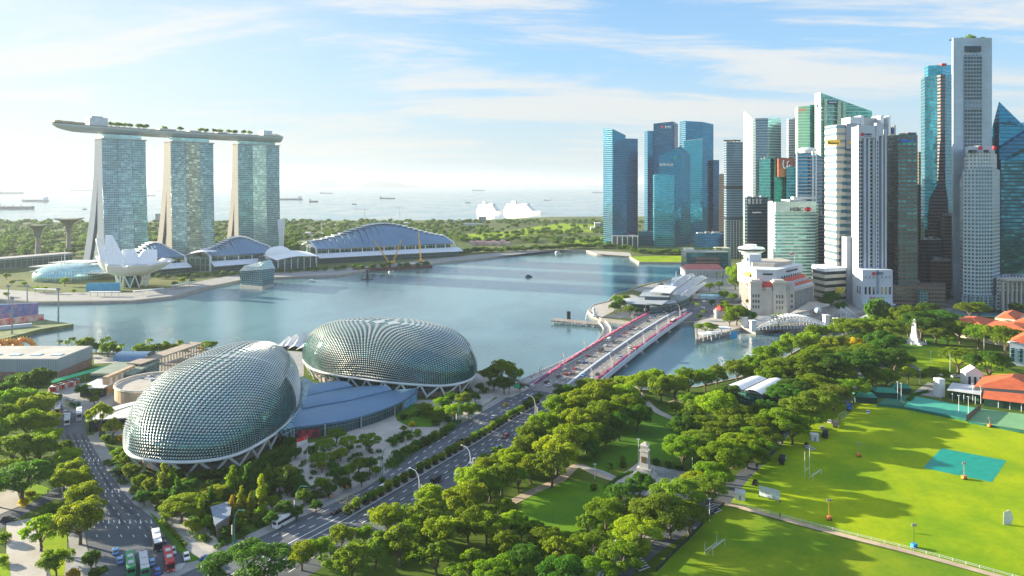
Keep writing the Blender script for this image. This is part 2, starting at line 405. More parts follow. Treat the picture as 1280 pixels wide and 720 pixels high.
# avenue on the left
AR = [(100,500),(104,520),(109,545),(120,565),(132,585),(150,610),(167,630),(195,650),(217,675),(232,692),(262,702)]
AL = [(52,503),(66,520),(76,545),(84,570),(92,600),(98,630),(104,660),(110,690),(100,730)]
sheet('road', AL+[(262,740)]+AR[::-1], M_road, .024)
sheet('road', [(-10,648),(30,630),(70,609),(95,600),(100,640),(70,623),(40,638),(-10,668)], M_road, .028)
path('road', [(1082,468),(1045,505),(1000,533),(935,596),(864,649),(802,689),(760,727)], 9, M_road, .02)
path('road', [(1060,470),(1110,455),(1160,462),(1195,470),(1260,462)], 11, M_road, .024)
# pavements with a real kerb
def kerbed(name, px, m=M_pave, z=.14, world=False, kb=True):
    poly = [V(p) for p in px] if world else GP(px)
    mb = MB(); mb.prism(poly, -.02, z, top=False, bot=False); mb.build('kerb', M_conc, kind='structure')
    return land(name, poly, m, z=z+.003)
kerbed('pavement', [(x-.0, y) for x, y in KL]+[(x-(4.2 if i < 8 else 5), y+1.5) for i, (x, y) in enumerate(KL)][::-1], world=True)
ARw = [tuple(p) for p in GP(AR)]
kerbed('pavement', ARw[2:]+[(x+4.5, y+2) for x, y in ARw[2:]][::-1], world=True)
ALw = [tuple(p) for p in GP(AL)]
kerbed('pavement', ALw[1:]+[(x-5, y-1) for x, y in ALw[1:]][::-1], world=True)
# strip of median under the planters
md = [V((*p, 0)) for p in MED[1:5]]
kerbed('median', ribbon_pts(spline(md, 3), 2.6), M_pave, .16, world=True)
# esplanade forecourt
kerbed('plaza', [(372,556),(400,552),(432,541),(480,525),(524,500),(560,500),(590,492),(622,494),(612,502),(540,545),(492,582),(452,606),(412,628),(378,641),(350,652),(330,640),(352,600)], M_pave2, .10)
sheet('lawn', [(492,512),(520,505),(552,512),(560,524),(540,534),(512,534),(496,526)], M_park, .16)
sheet('plaza', [(-60,600),(20,610),(27,632),(-40,660)], M_pave2, .10)
sheet('plaza', [(8,654),(40,648),(56,690),(60,740),(16,740),(8,700)], M_pave2, .10)
sheet('lawn', [(-40,690),(10,693),(16,740),(-60,740)], M_field, .12)
sheet('lawn', [(42,648),(60,640),(84,668),(84,720),(64,720),(56,690)], M_field, .06)
sheet('lawn', [(25,606),(44,604),(66,612),(40,628),(28,632)], M_field, .06)
sheet('lawn', [(186,640),(196,647),(219,670),(236,690),(252,700),(235,704),(205,668)], M_park, .19)
sheet('plaza', [(82,696),(117,688),(122,740),(80,740)], M_pave, .17)
sheet('plaza', [(206,648),(230,646),(262,662),(290,700),(268,706),(240,680),(222,662)], M_pave2, .12)
sheet('plaza', [(105,505),(130,470),(165,455),(220,440),(330,437),(380,440),(380,470),(160,545),(118,545)], M_pave, .08)
sheet('plaza', [(60,484),(112,478),(110,508),(104,520),(60,506)], M_pave, .09)
# waterfront promenade
sheet('promenade', [(116,444),(250,440),(352,434),(352,445),(250,449),(118,455)], M_pave2, .14)
sheet('promenade', [(590,466),(620,471),(655,479),(662,486),(640,497),(598,497),(585,480)], M_pave2, .14)
# park: lawns, paths
sheet('lawn', [(725,566),(762,520),(800,512),(850,520),(868,545),(862,580),(800,574),(745,594)], M_park, .05)
sheet('lawn', [(655,612),(700,600),(760,606),(790,625),(770,655),(700,668),(650,650)], mat('park lawn bright', (.07,.17,.010), .9, var=0, vs=.05, col2=(.12,.235,.008), spec=.1), .05)
path('path', [(640,628),(672,612),(700,600),(722,582),(745,592),(775,602)], 4, M_sand, .1)
path('path', [(780,470),(806,500),(818,512),(838,522),(858,528)], 4.2, M_pave2, .1)
path('path', [(838,505),(870,497),(905,500)], 6, M_sand, .11)
path('path', [(720,582),(752,590),(772,600)], 2.6, M_pave, .13)
kerbed('plaza', [(760,606),(800,577),(820,583),(858,590),(878,598),(850,608),(822,618),(795,622)], M_pave2, .12)
sheet('plaza', [(820,655),(845,600),(864,600),(880,612),(850,650),(800,690),(770,720),(740,720),(790,672)], M_pave, .04)
# the big playing field and the smaller pitch
sheet('playing_field', [(1010,505),(1100,505),(1180,520),(1290,545),(1500,560),(1500,780),(1255,724),(1142,692),(1055,670),(974,648),(912,630),(935,600),(975,560)], M_field, .06)
sheet('playing_field', [(905,632),(974,652),(1055,674),(1142,696),(1250,724),(1290,760),(790,760),(830,700),(870,662)], M_field2, .055)
path('path', [(893,626),(935,637),(974,647.5),(1055,669.5),(1142,691.5),(1242,719),(1290,733)], 2.6, M_sand, .1)
sheet('lawn', [(1120,440),(1165,432),(1240,452),(1280,470),(1255,480),(1200,468),(1150,462)], M_field, .05)
sheet('lawn', [(1110,425),(1170,420),(1200,430),(1130,438)], M_park, .05)
# far lawns (seen beyond the bay)
for q in ([(700,303),(757,296),(757,305),(712,306)], [(760,290),(640,294),(655,290),(740,286)], [(540,296),(700,284),(740,287),(600,300)], [(880,296),(920,298),(925,302),(880,302)],
          [(640,288),(700,279),(757,281),(740,285)]):
    sheet('lawn', q, M_field, .12)
kerbed('lawn', [(787,321),(857,320),(868,328),(800,327.5)], M_field, .5)
kerbed('promenade', [(733,313),(787,316),(790,320.5),(746,317.5)], M_pave2, .3)
# promenades round the bay
sheet('promenade', [(0,362),(60,366),(165,366),(225,358),(258,350),(300,343),(300,350),(262,357.5),(220,369.5),(165,375.5),(45,377),(0,373.5),(-300,373),(-300,364)], M_pave, .2)
sheet('promenade', [(300,343),(400,338),(470,332),(560,322),(650,313),(735,311),(700,312.3),(612,321.8),(500,332.8),(465,335.8),(420,343.8),(345,346.3),(300,349.8)], M_pave, .2)
# CBD streets and pavements
sheet('road', [(752,397),(820,378),(905,366),(960,370),(1000,385),(925,392),(868,401)], M_road, .06)
sheet('pavement', [(870,340),(1400,338),(1400,385),(1200,384),(1100,388.5),(1050,394),(1000,402),(950,408),(905,395),(905,366),(820,370),(790,362),(835,350)], M_pave, .03)
sheet('promenade', [(735,388),(742,382),(760,378),(790,368),(800,372),(752,397)], M_pave2, .08)
sheet('promenade', [(868,402),(905,394),(945,412),(926,408.5),(912,413.5),(871,423.5)], M_pave2, .09)
# ---- road markings
def dashes(line, n0, off, m=M_mark, w=.16, on=2.6, gap=5.2, z=.035, s0=0):
    pts = [V((p[0], p[1], 0)) for p in line]; mb = MB(); s = s0; tot = 0
    for a, b in zip(pts, pts[1:]):
        L = (b-a).length; d = (b-a)/L; nrm = V((-d.y, d.x, 0)); t = (s-tot) if s > tot else 0
        while t < L:
            e = min(t+on, L); p = a+d*t+nrm*off; q = a+d*e+nrm*off
            mb.add([tuple(p-nrm*w)[:2]+(z,), tuple(q-nrm*w)[:2]+(z,), tuple(q+nrm*w)[:2]+(z,), tuple(p+nrm*w)[:2]+(z,)], [(0, 1, 2, 3)])
            t += on+gap
        tot += L; s = tot
    return mb.build('lane_marking', m, kind='structure')
for k in (1, 2, 3):
    f = k/4.0
    line = []
    for y in range(226, 400, 12):
        line.append((interp(KL, y)*(1-f)+(interp(MED, y)-1.5)*f, y))
    dashes(line, 0, 0, z=.04)
for k in (1, 2, 3):
    line = [(interp(MED, y)+1.5+k*4.1, y-1) for y in range(188, 400, 12)]
    dashes(line, 0, 0, z=.04)
dashes([(interp(MED, y)-1.9, y) for y in range(186, 248, 10)], 0, 0, on=50, gap=0, z=.041)
dashes([(interp(MED, y)+1.9, y) for y in range(186, 400, 10)], 0, 0, on=50, gap=0, z=.041)
for k in range(1, 7):
    f = k/7.0; line = []
    for y in range(232, 330, 10): line.append((interp(ARw, y)*(1-f)+interp(ALw, y)*f, y))
    dashes(line, 0, 0, z=.042, w=.12, on=2.0, gap=5.6)
M_patch = mat('asphalt patch', (.055, .062, .07), .85, var=.2, vs=.2); M_patch2 = mat('worn asphalt', (.115, .125, .135), .85, var=.2, vs=.2)
for k in range(7):
    line = [(interp(MED, y)+(-1 if k % 2 else 1)*(3+k*1.9), y) for y in range(200, 395, 12)]
    dashes(line, 0, 0, [M_patch, M_patch2][k % 2], w=[.5, .9, .4][k % 3], on=9+k*3, gap=22+k*9, z=.030+k*.0008, s0=k*7)
    f = (k+.6)/7.6; line = [(interp(ARw, y)*(1-f)+interp(ALw, y)*f, y) for y in range(232, 330, 8)]
    dashes(line, 0, 0, [M_patch2, M_patch][k % 2], w=[.6, .35, .8][k % 3], on=8+k*2, gap=13+k*3, z=.036+k*.0007, s0=k*5)
def arrow(mb, p, d, z=.045, s=1.0):
    d = V((d[0], d[1], 0)).normalized(); n = V((-d.y, d.x, 0)); p = V((p[0], p[1], z))
    mb.add([p-n*.15*s, p+n*.15*s, p+n*.15*s+d*2.6*s, p-n*.15*s+d*2.6*s], [(3, 2, 1, 0)])
    mb.add([p+d*2.6*s-n*.5*s, p+d*2.6*s+n*.5*s, p+d*4.2*s], [(0, 1, 2)])
mb = MB()
for y in (244, 268, 298):
    for k in (.5, 1.5, 2.5, 3.5, 4.5, 5.5):
        f = k/7.0; arrow(mb, (interp(ARw, y)*(1-f)+interp(ALw, y)*f+.2, y), (.62, -1), s=.85)
mb.build('lane_arrow', M_mark, kind='structure')
# yellow box at the lay-by, zebra hatch in the junction
mb = MB()
yb = [G(*p, z=.05) for p in ((420,626),(432,630),(447,621),(436,617))]
for i in range(4):
    a, b = yb[i], yb[(i+1) % 4]; mb.cyl(a, b, .16, n=4)
mb.cyl(yb[0], yb[2], .12, n=4); mb.cyl(yb[1], yb[3], .12, n=4); mb.build('lane_marking', M_ymark, kind='structure')
mb = MB()
for i in range(6):
    a = G(205+i*3.2, 716-i*2.0, .05); b = G(226+i*1.2, 712-i*1.6, .05); mb.cyl(a, b, .17, n=4)
mb.build('lane_marking', M_mark, kind='structure')
# pitch lines
mb = MB()
def pl(a, b, w=.07, z=.075):
    a, b = G(*a), G(*b); d = (b-a).normalized(); n = V((-d.y, d.x, 0))*w
    mb.add([(a-n).to_tuple()[:2]+(z,), (b-n).to_tuple()[:2]+(z,), (b+n).to_tuple()[:2]+(z,), (a+n).to_tuple()[:2]+(z,)], [(0, 1, 2, 3)])
for a, b in (((860,722),(952,648)), ((952,648),(990,681)), ((990,681),(948,722)), ((882,704),(902,711)), ((902,711),(934,682)), ((1106,722),(1126,694)),
             ((976,695),(975,707)), ((971,693),(976,697)), ((1100,690),(1260,730))): pl(a, b)
mb.build('pitch_line', M_mark, kind='structure')
# hills beyond the sea
M_hill = mat('far hills', (.05, .08, .06), .95, var=.3, vs=.0005)
def hills(x0, x1, Yh, hmax, seed, prof):
    rnd = random.Random(seed); mb = MB(); n = 60; rows = []
    for j, (dy, k) in enumerate(((0, 0), (500, .75), (1500, 1), (3500, .1))):
        row = []
        for i in range(n+1):
            t = i/n; px = x0+(x1-x0)*t
            h = max(0, prof(t))*hmax*(1+.12*math.sin(t*37+seed)+.08*math.sin(t*83))
            row.append((X(px, Yh)+dy*.1, Yh+dy, WZ-1+h*k+(rnd.uniform(-.02, .02)*hmax*k)))
        rows.append(row)
    mb.loft(rows, closed=False, caps=False); return mb.build('hills', M_hill, kind='structure')
hills(-120, 130, 30000, 190, 1, lambda t: .5+.5*math.sin(math.pi*t)*math.sin(t*9+1)**2)
hills(340, 505, 22000, 300, 2, lambda t: .25+.75*(math.exp(-((t-.3)/.14)**2)*.75+math.exp(-((t-.75)/.12)**2)*.8) if .01 < t < .99 else 0)
hills(480, 640, 27000, 150, 4, lambda t: .3+.5*math.exp(-((t-.5)/.12)**2) if .02 < t < .98 else 0)
hills(530, 1400, 30000, 130, 3, lambda t: .45+.4*math.sin(t*14)**2 if .01 < t < .99 else 0)
# ================================================================== THEATRES ON THE NEAR SHORE
M_alu = mat('aluminium sunshade', (.52, .54, .52), .36, metal=.5, var=.05, spec=.5)
M_tglass = facade('theatre glass', (.02, .15, .15), (.01, .05, .05), 1.6, 1.6, .08, .08, .5, .06, var=.8)
M_stone = mat('rose granite', (.30, .23, .20), .7, var=.15, vs=.3)
M_glassw = facade('lobby glass', (.03, .10, .11), (.25, .27, .27), 3.6, 1.5, .06, .08, .4, .08)
M_roofb = mat('blue grey zinc roof', (.12, .22, .33), .42, metal=.35, var=.08, vs=.05)
M_roofg = mat('grey roof', (.33, .34, .35), .7, var=.15, vs=.08)
M_croof = mat('pale membrane roof', (.62, .61, .57), .7, var=.08, vs=.06)
def shell(name, label, rimc, crown, z0, zc, NU, base, hood=1.0, pe=.78, qe=.86, lobe=None, ph=0.0):
    ctrl = [V((*p, 0)) for p in rimc]; cen = sum(ctrl, V())/len(ctrl)
    root = thing(name, label, 'theatre', (cen.x, cen.y, 0), group='spiky domed theatres by the bay')
    rp = spline(ctrl, 24, closed=True); acc = [0]
    for i in range(len(rp)): acc.append(acc[-1]+(rp[(i+1) % len(rp)]-rp[i]).length)
    tot = acc[-1]
    def rim_at(u):
        s_ = (u % 1.0)*tot; lo = 0; hi = len(rp)-1
        while lo < hi:
            m_ = (lo+hi+1)//2
            if acc[m_] <= s_: lo = m_
            else: hi = m_-1
        a, b = rp[lo], rp[(lo+1) % len(rp)]; return a+(b-a)*((s_-acc[lo])/max(1e-6, acc[lo+1]-acc[lo]))
    cr = V((*crown, 0))
    def pt(u, v):
        r = rim_at(u); c_ = max(0, math.cos(v*math.pi/2))**pe; z = math.sin(v*math.pi/2)**qe if v > 0 else 0
        c0 = cen+(cr-cen)*v
        p = c0+(r-c0)*c_*(1+.008*math.sin(math.pi*min(1, v*3)) if v < .34 else 1)
        h = (zc-z0)*z
        if lobe: h *= lobe(p)
        return V((p.x, p.y, z0+h))
    mbg = MB(); mb = MB(); N = NU
    def sq(i, j):
        a, b = 2*i/N-1, 2*j/N-1
        x, y = a*math.sqrt(max(0, 1-b*b/2)), b*math.sqrt(max(0, 1-a*a/2)); r = min(1, math.hypot(x, y))
        return pt((math.atan2(y, x)/(2*math.pi)+ph) % 1.0, 1-r), r
    GG = [[sq(i, j) for j in range(N+1)] for i in range(N+1)]
    mbg.loft([[q[0] for q in row] for row in GG], closed=False, caps=False)
    for i in range(N):
        for j in range(N):
            qs = [GG[i][j], GG[i+1][j], GG[i+1][j+1], GG[i][j+1]]
            # the edge nearest the crown is the hinge of the sunshade
            e = 2 if j < N/2 else 0; qs = qs[e:]+qs[:e]
            c, d, a, b = [q[0] for q in qs]
            if min((a-c).length, (b-d).length) < .5 or (c-d).length < .25: continue
            nn = (c-a).cross(d-b); nn.normalize()
            if nn.dot((a+c)/2-V((cr.x, cr.y, 0))) < 0: nn = -nn
            up = max(0, nn.z); hgt = hood*(1.15-.85*up); cov = .34+.70*up
            mu, ml = (c+d)/2, (a+b)/2; ap = mu+(ml-mu)*cov+nn*hgt; off = nn*.1
            w = (c-d)*.07
            mb.add([d+off+w, c+off-w, ap, mu+nn*(.1+.35*hgt)], [(0, 2, 3), (3, 2, 1)])
            if up > .6: mb.add([ap, a+off, ml+nn*.1, b+off], [(0, 1, 2), (0, 2, 3)])
    mbg.build('glass_shell', M_tglass, root, smooth=True)
    mb.build('sunshade_cladding', M_alu, root)
    rim2 = [pt(i/120, 0) for i in range(121)]; rim2[-1] = rim2[0].copy()
    mb = MB(); mb.tube([p+V((0, 0, -.5)) for p in rim2], .75, 8); mb.build('rim_ring', M_wsteel, root, smooth=True)
    poly = [(cen+(p-cen)*base).to_2d() for p in rim2[:-1:3]]
    MB().prism(poly, 0, z0-.9, top=True).build('lobby_wall', M_glassw, root)
    MB().prism([(cen+(p-cen)*(base+.025)).to_2d() for p in rim2[:-1:3]], 0, 2.6, top=True).build('plinth', M_stone, root)
    return root, rim2, cen
def vstruts(root, rim, cen, idx, drop=.93, z1=0.4, r=.58, spread=5.6):
    # V-shaped steel struts: two legs rising from one foot
    n = len(rim); acc = [0]
    for a, b in zip(rim, rim[1:]): acc.append(acc[-1]+(b-a).length)
    def at(s):
        s %= acc[-1]
        for k in range(n-1):
            if acc[k+1] >= s: return rim[k]+(rim[k+1]-rim[k])*((s-acc[k])/max(1e-6, acc[k+1]-acc[k]))
    tot = acc[-1]; N = int(tot/(2*spread))
    for k in range(N):
        s = (k+.5)*tot/N; f = cen+(at(s)-cen)*drop; f.z = z1
        mb = MB()
        for e in (-1, 1):
            mb.tube([f, at(s+e*tot/N/2)+V((0, 0, -.6))], r, 6)
        mb.cyl(V((f.x, f.y, 0)), f, .75, .55, 8); mb.build('strut', M_wsteel, root)
d1, rim1, c1 = shell('domed_theatre', 'elongated spiky aluminium dome theatre, the nearer one at the left beside the avenue',
    [(-171,303),(-159,284),(-143,277),(-126,277),(-114,285),(-107,308),(-107,332),(-115,368),(-129,402),(-143,417),(-160,414),(-173,392),(-178,362),(-178,330)], (-142, 343), 8, 33.6, 76, .86, 1.0, ph=.37, pe=.70)
vstruts(d1, rim1, c1, None)
d2, rim2_, c2 = shell('domed_theatre', 'rounder spiky dome concert hall farther back, right of the blue zinc roof',
    [(-133,436),(-121,415),(-105,402),(-89,395),(-75,389),(-59,384),(-39,381),(-27,388),(-22,401),(-24,422),(-38,441),(-60,455),(-93,464),(-120,460),(-133,449)], (-78, 422), 8, 34.4, 70, .86, .9, ph=.48, pe=.54, qe=.84)
vstruts(d2, rim2_, c2, None)
# foyer with the zinc leaf roof
fy = thing('foyer_hall', 'low foyer with layered blue zinc leaf shaped roof between the two domes', 'building', G(440, 535))
def leaf(front, back, zf, zb, th, m=M_roofb, name='roof_leaf'):
    fr = spline([G(a, b, zf) for a, b in front], 8); bk = spline([G(a, b, zb) for a, b in back], 8)
    n = len(fr); bk = [bk[int(i*(len(bk)-1)/(n-1))] for i in range(n)]
    mb = MB(); rings = []
    for k in range(7):
        t = k/6; rings.append([fr[i]*(1-t)+bk[i]*t+V((0, 0, 1.1*math.sin(math.pi*t)**.8)) for i in range(n)])
    top = [v for r in rings for v in r]; N = len(top); fs = []
    for k in range(6):
        for i in range(n-1):
            a = k*n+i; fs.append((a, a+1, a+n+1, a+n)); fs.append((N+a+n, N+a+n+1, N+a+1, N+a))
    for i in range(n-1):
        fs.append((i, N+i, N+i+1, i+1)); a = 6*n+i; fs.append((a, a+1, N+a+1, N+a))
    for k in range(6):
        a = k*n; fs.append((a, a+n, N+a+n, N+a)); a = k*n+n-1; fs.append((a, N+a, N+a+n, a+n))
    mb.add(top+[p-V((0, 0, th)) for p in top], fs); return mb.build(name, m, fy)
leaf([(366,534),(400,530),(440,523),(480,511),(505,500),(523,488)], [(377,510),(410,502),(440,497),(470,491),(500,487),(520,486)], 6.0, 7.6, 1.0)
leaf([(378,510),(405,505),(435,500),(468,492),(490,487)], [(384,493),(405,489),(425,486),(450,483),(478,482)], 8.6, 9.4, .8)
leaf([(384,494),(402,490),(425,485),(440,482)], [(388,479),(400,478),(412,477),(425,477)], 10.3, 11, .8)
fw = [G(a, b, 0) for a, b in ((368,551),(400,546),(436,539),(475,527),(504,513),(520,502))]
fws = spline(fw, 5)
MB().prism([p.to_2d() for p in fws]+GP([(512,498),(470,505),(392,520),(374,533)]), 0, 5.2).build('lobby_wall', M_glassw, fy)
M_poster = mat('event poster', (.02, .02, .04), .5, var=0, vs=.5, col2=(.55, .05, .06))
M_poster2 = mat('blue event poster', (.03, .12, .35), .5, var=0, vs=.6, col2=(.25, .55, .75))
def panel(a, b, z0, z1, m, name, parent, off=.4, th=.15):
    a, b = V(a).to_2d(), V(b).to_2d(); d = (b-a).normalized(); n = V((d.y, -d.x))
    return MB().prism([a+n*off, b+n*off, b+n*(off+th), a+n*(off+th)], z0, z1).build(name, m, parent)
panel(fw[0]+V((1.0,0,0)), fw[1], .6, 4.6, M_poster, 'poster_panel', fy, off=.5)
panel(fws[20], fws[25], .5, 4.8, M_poster2, 'poster_panel', fy, off=.5)
for k in (0, 6, 12, 18, 20): 
    p = fws[k]; MB().cyl((p.x, p.y-.9, 0), (p.x, p.y-.9, 5.6), .45, n=8).build('column', M_conc, fy)
# slanting glass between the near dome and the foyer
M_lglass = facade('link glass', (.05, .18, .22), (.55, .6, .62), 2.6, 3.2, .07, .06, .6, .08)
lg = [G(374, 548, 0), G(372, 517, 6), G(378, 495, 8), G(386, 478, 11)]
mb = MB()
mb.loft([[G(*q) for q in ((346,540,8),(358,524,8),(368,505,8),(374,486,9),(378,470,11))], [G(*q) for q in ((367,552,.2),(368,534,6),(377,510,8),(385,492,9.6),(392,478,11.2))]], closed=False, caps=False)
mb.build('link_glazing', M_lglass, fy)
# sails and mast of the open air stage behind
st = thing('stage_canopy', 'white tensioned sails and pointed mast of the waterside open air stage between the domes', 'canopy', G(372, 436))
for k, (x0, y0, x1, y1, h) in enumerate(((352,437,362,428,4),(359,437,372,427,5.5),(368,438,382,427,6.5),(378,439,392,429,5))):
    a, b = G(x0, y0), G(x1, y1); w = V((5, 0, 0)); rings = []
    for j in range(7):
        t = j/6; c = a*(1-t)+b*t; hh = 1.5+h*math.sin(math.pi*t*.6+.3)
        rings.append([c-w*(1-.6*t)+V((0,0,.8)), c+V((0, 0, hh)), c+w*(1-.6*t)+V((0,0,.8))])
    MB().loft(rings, closed=False, caps=False).build('sail', M_white, st)
p = G(388, 434); MB().cyl(p, p+V((0, 0, 17)), .55, .1, 8).build('mast', M_wsteel, st)
for dx in (-9, 8): MB().tube([p+V((dx, 2, 2.5)), p+V((0, 0, 13))], .08, 4).build('stay_cable', M_wsteel, st)
# ---- low buildings to the left
M_corr = facade('ribbed grey cladding', (.30, .36, .40), (.17, .20, .22), 30, 1.1, .0, .22, .1, .5, var=.12)
M_brick = mat('brown brick', (.27, .17, .13), .85, var=.2, vs=.5, bump=.2)
wh = thing('warehouse', 'long grey ribbed warehouse with brown base and flat pale roof at the left edge', 'building', (-330, 435, 0))
MB().box(-400, -278.2, 418, 452, 0, 5).build('base_wall', M_brick, wh)
MB().box(-400.3, -277.9, 417.7, 452.3, 5.003, 12.6).build('wall', M_corr, wh)
MB().box(-400, -278.6, 418.4, 451.6, 12.603, 12.9).build('roof', mat('flat pale roof', (.40,.39,.35), .8, var=.15, vs=.06), wh)
for k in range(9):
    x = -392+k*13; MB().box(x, x+6, 426, 430, 12.903, 13.3).build('skylight', mat('skylight glass', (.5, .62, .66), .2), wh)
gc = thing('green_canopy', 'narrow bright green canopy running along the foot of the grey warehouse', 'canopy', G(98, 470))
a, b = G(62, 478, 4), G(137, 458, 4); d = (b-a).normalized(); n = V((-d.y, d.x, 0))*2.2
MB().add([a-n, b-n, b+n+V((0,0,.6)), a+n+V((0,0,.6)), a-n-V((0,0,.2)), b-n-V((0,0,.2))], [(0,1,2,3), (4,5,1,0)]).build('roof', mat('green canvas', (.02, .38, .16), .6, var=.1, vs=.3), gc)
for k in range(8):
    p = a+(b-a)*(k/7); MB().cyl((p.x, p.y, 0), (p.x, p.y, 4), .15, n=6).build('post', M_white, gc)
fs_ = thing('food_stalls', 'row of red and white hawker stalls under awnings below the green canopy', 'stall', G(80, 490))
rr = random.Random(5)
a, b = G(67, 489), G(97, 480)
for k in range(9):
    p = a+(b-a)*(k/8.5); c = [(.55,.05,.05), (.7,.7,.68), (.5,.2,.08)][k % 3]
    MB().cbox((p.x, p.y, 1.4), (2.8, 3.2, 2.8), .25).build('booth', mat('stall wall %d' % (k % 3), c, .7), fs_)
    MB().cbox((p.x, p.y, 3.0), (3.3, 4.2, .25), .25).build('awning', mat('stall awning %d' % ((k+1) % 3), [(.7,.7,.68), (.55,.05,.05), (.1,.3,.35)][k % 3], .7), fs_)
# annex group behind the near dome
an = thing('shopping_annex', 'low annex with barrel vault, roof terraces and orange lit gallery behind the near dome', 'building', G(150, 480))
def blk(px0, px1, Y0, Y1, z0, z1, m, name, parent, dz=0):
    return MB().box(X(px0, Y0), X(px1, Y0), Y0, Y1, z0, z1).build(name, m, parent)
blk(113, 166, 402, 432, 0, 7.5, M_glassw, 'hall', an); blk(112.5, 166.5, 401.5, 432.5, 7.503, 8.6, mat('green grey roof', (.20,.25,.20), .8), 'roof', an)
mb = MB(); rings = []
for j in range(9):
    t = math.pi*j/8; rings.append([V((X(136, 425)+x, 436-7*math.cos(t)*1.0, 8.6+4.2*math.sin(t))) for x in (0, 20)])
mb.loft(rings, closed=False, caps=False); mb.build('barrel_vault', M_roofb, an, smooth=True)
blk(100, 128, 384, 404, 0, 5.4, M_glassd, 'pavilion', an); blk(98, 129, 382, 405, 5.403, 6.0, M_croof, 'pavilion_roof', an)
M_warm = mat('warm stone', (.46, .34, .22), .8, var=.15, vs=.2)
mb = MB()
a, b = G(128, 494), G(163, 478); dd = (b-a); 
panel(a, b, 0, 10.4, M_warm, 'gallery_wall', an, off=0, th=3)
for k in range(5):
    p = a+dd*(k/5+.05); q = a+dd*(k/5+.15); panel(p, q, 5.5, 9.2, mat('pale banner', (.62,.55,.46), .7), 'banner', an, off=3.1, th=.2)
panel(a, b, 2.2, 3.4, mat('orange gallery light', (.55,.26,.08), .6), 'lit_band', an, off=3.1, th=.3)
# long colonnaded walkway roof
wk = thing('elevated_walkway', 'long raised walkway with flat brown roof running to the waterfront behind the near dome', 'walkway', G(205, 462))
a, b = G(167, 475), G(246, 446); d = (b-a).normalized(); n = V((-d.y, d.x, 0))*5
mb = MB(); mb.prism([a-n, b-n, b+n, a+n], 9.4, 10.2); mb.build('roof', mat('brown roof', (.33,.28,.22), .8, vs=.1), wk)
mb = MB(); mb.prism([a-n*.92, b-n*.92, b+n*.92, a+n*.92], 4.8, 5.4); mb.build('floor_slab', M_conc, wk)
for k in range(22):
    p = a+(b-a)*(k/21)
    MB().cyl((p-n*.8).to_tuple()[:2]+(0,), (p-n*.8).to_tuple()[:2]+(9.4,), .35, n=6).build('column', M_warm, wk)
# round terrace
rt = thing('round_terrace', 'round pale roof terrace with curved parapet behind the left flank of the near dome', 'terrace', G(192, 500))
c = V((-200, 381, 0))
ringo = [(c.x+19*math.cos(t), c.y+19*math.sin(t)) for t in [2*math.pi*k/40 for k in range(40)]]
MB().prism(ringo, 0, 9.0).build('drum', M_warm, rt)
MB().prism([(c.x+(x-c.x)*.98, c.y+(y-c.y)*.98) for x, y in ringo], 9.003, 9.1).build('terrace_floor', M_pave2, rt)
mb = MB(); mb.tube([V((x, y, 9.9)) for x, y in ringo+ringo[:1]], .7, 4); mb.build('parapet', mat('cream parapet', (.62, .56, .46), .7), rt)
c2_ = (c.x+8, c.y+7); MB().lathe([(6, 9.1), (6, 11.6), (5.3, 11.6), (5.3, 10), (.5, 10)], (c2_[0], c2_[1], 0), 24).build('light_well', mat('cream parapet', (.62,.56,.46)), rt)
for k in range(14):
    MB().cbox((c.x-11+rr.uniform(0, 15), c.y+3+rr.uniform(0, 10), 9.6), (1.6, 1.2, 1.0), rr.uniform(0, 3)).build('roof_unit', [M_grey, M_white, M_roofb][k % 3], rt)
# fan-shaped roof in front of it
fr_ = thing('fan_roof', 'fan shaped pale grey roof with curved row of slots beside the avenue', 'canopy', (-222, 352, 0))
cc = V((-176, 336)); pts = []
outer = [cc+V((-math.cos(t)*31, math.sin(t)*31)) for t in [R(a_) for a_ in range(-12, 74, 6)]]
inner = [cc+V((-math.cos(t)*8, math.sin(t)*8)) for t in [R(a_) for a_ in range(-12, 74, 6)]]
MB().prism(outer+inner[::-1], lambda x, y: 5.4, lambda x, y: 6.0).build('roof', M_croof, fr_)
mb = MB()
for a_ in range(-6, 70, 4):
    t = R(a_); p = cc+V((-math.cos(t)*24, math.sin(t)*24)); mb.cbox((p.x, p.y, 6.06), (2.6, .9, .1), -t)
mb.build('slots', M_dark, fr_)
MB().prism([cc+(p-cc)*.94 for p in outer]+inner[::-1], 0, 5.39).build('wall', M_glassd, fr_)
# flagpole
def flagpole(base, h, label, flag=True, m='red_white'):
    t = thing('flagpole', label, 'flagpole', base)
    MB().cyl(base, base+V((0, 0, h)), .12, .06, 6).build('pole', M_wsteel, t)
    if flag:
        for k, (c, z0) in enumerate((('flag red', 0), ('flag white', 1))):
            mm = mat('flag red cloth', (.6, .02, .03), .7) if k == 0 else M_white
            rows = []
            for i in range(9):
                x = -i*.55; y = .25*math.sin(i*.9); dz = -.16*i
                rows.append([base+V((x, y, h-.3-1.5*k+dz)), base+V((x, y, h-1.8-1.5*k+dz))])
            MB().loft(rows, closed=False, caps=False).build('flag', mm, t, label=('red upper half with tiny crescent' if k == 0 else 'white lower half'))
        mb = MB(); b0 = base+V((-1.0, -.12, h-1.35)); mb.tube([b0+V((.32*math.cos(t_), 0, .32*math.sin(t_))) for t_ in [R(a_) for a_ in range(60, 310, 30)]], .07, 4); mb.build('crescent', M_white, t)
    return t
flagpole(G(384, 592), 16, 'tall flagpole with red and white flag in the garden below the near dome')
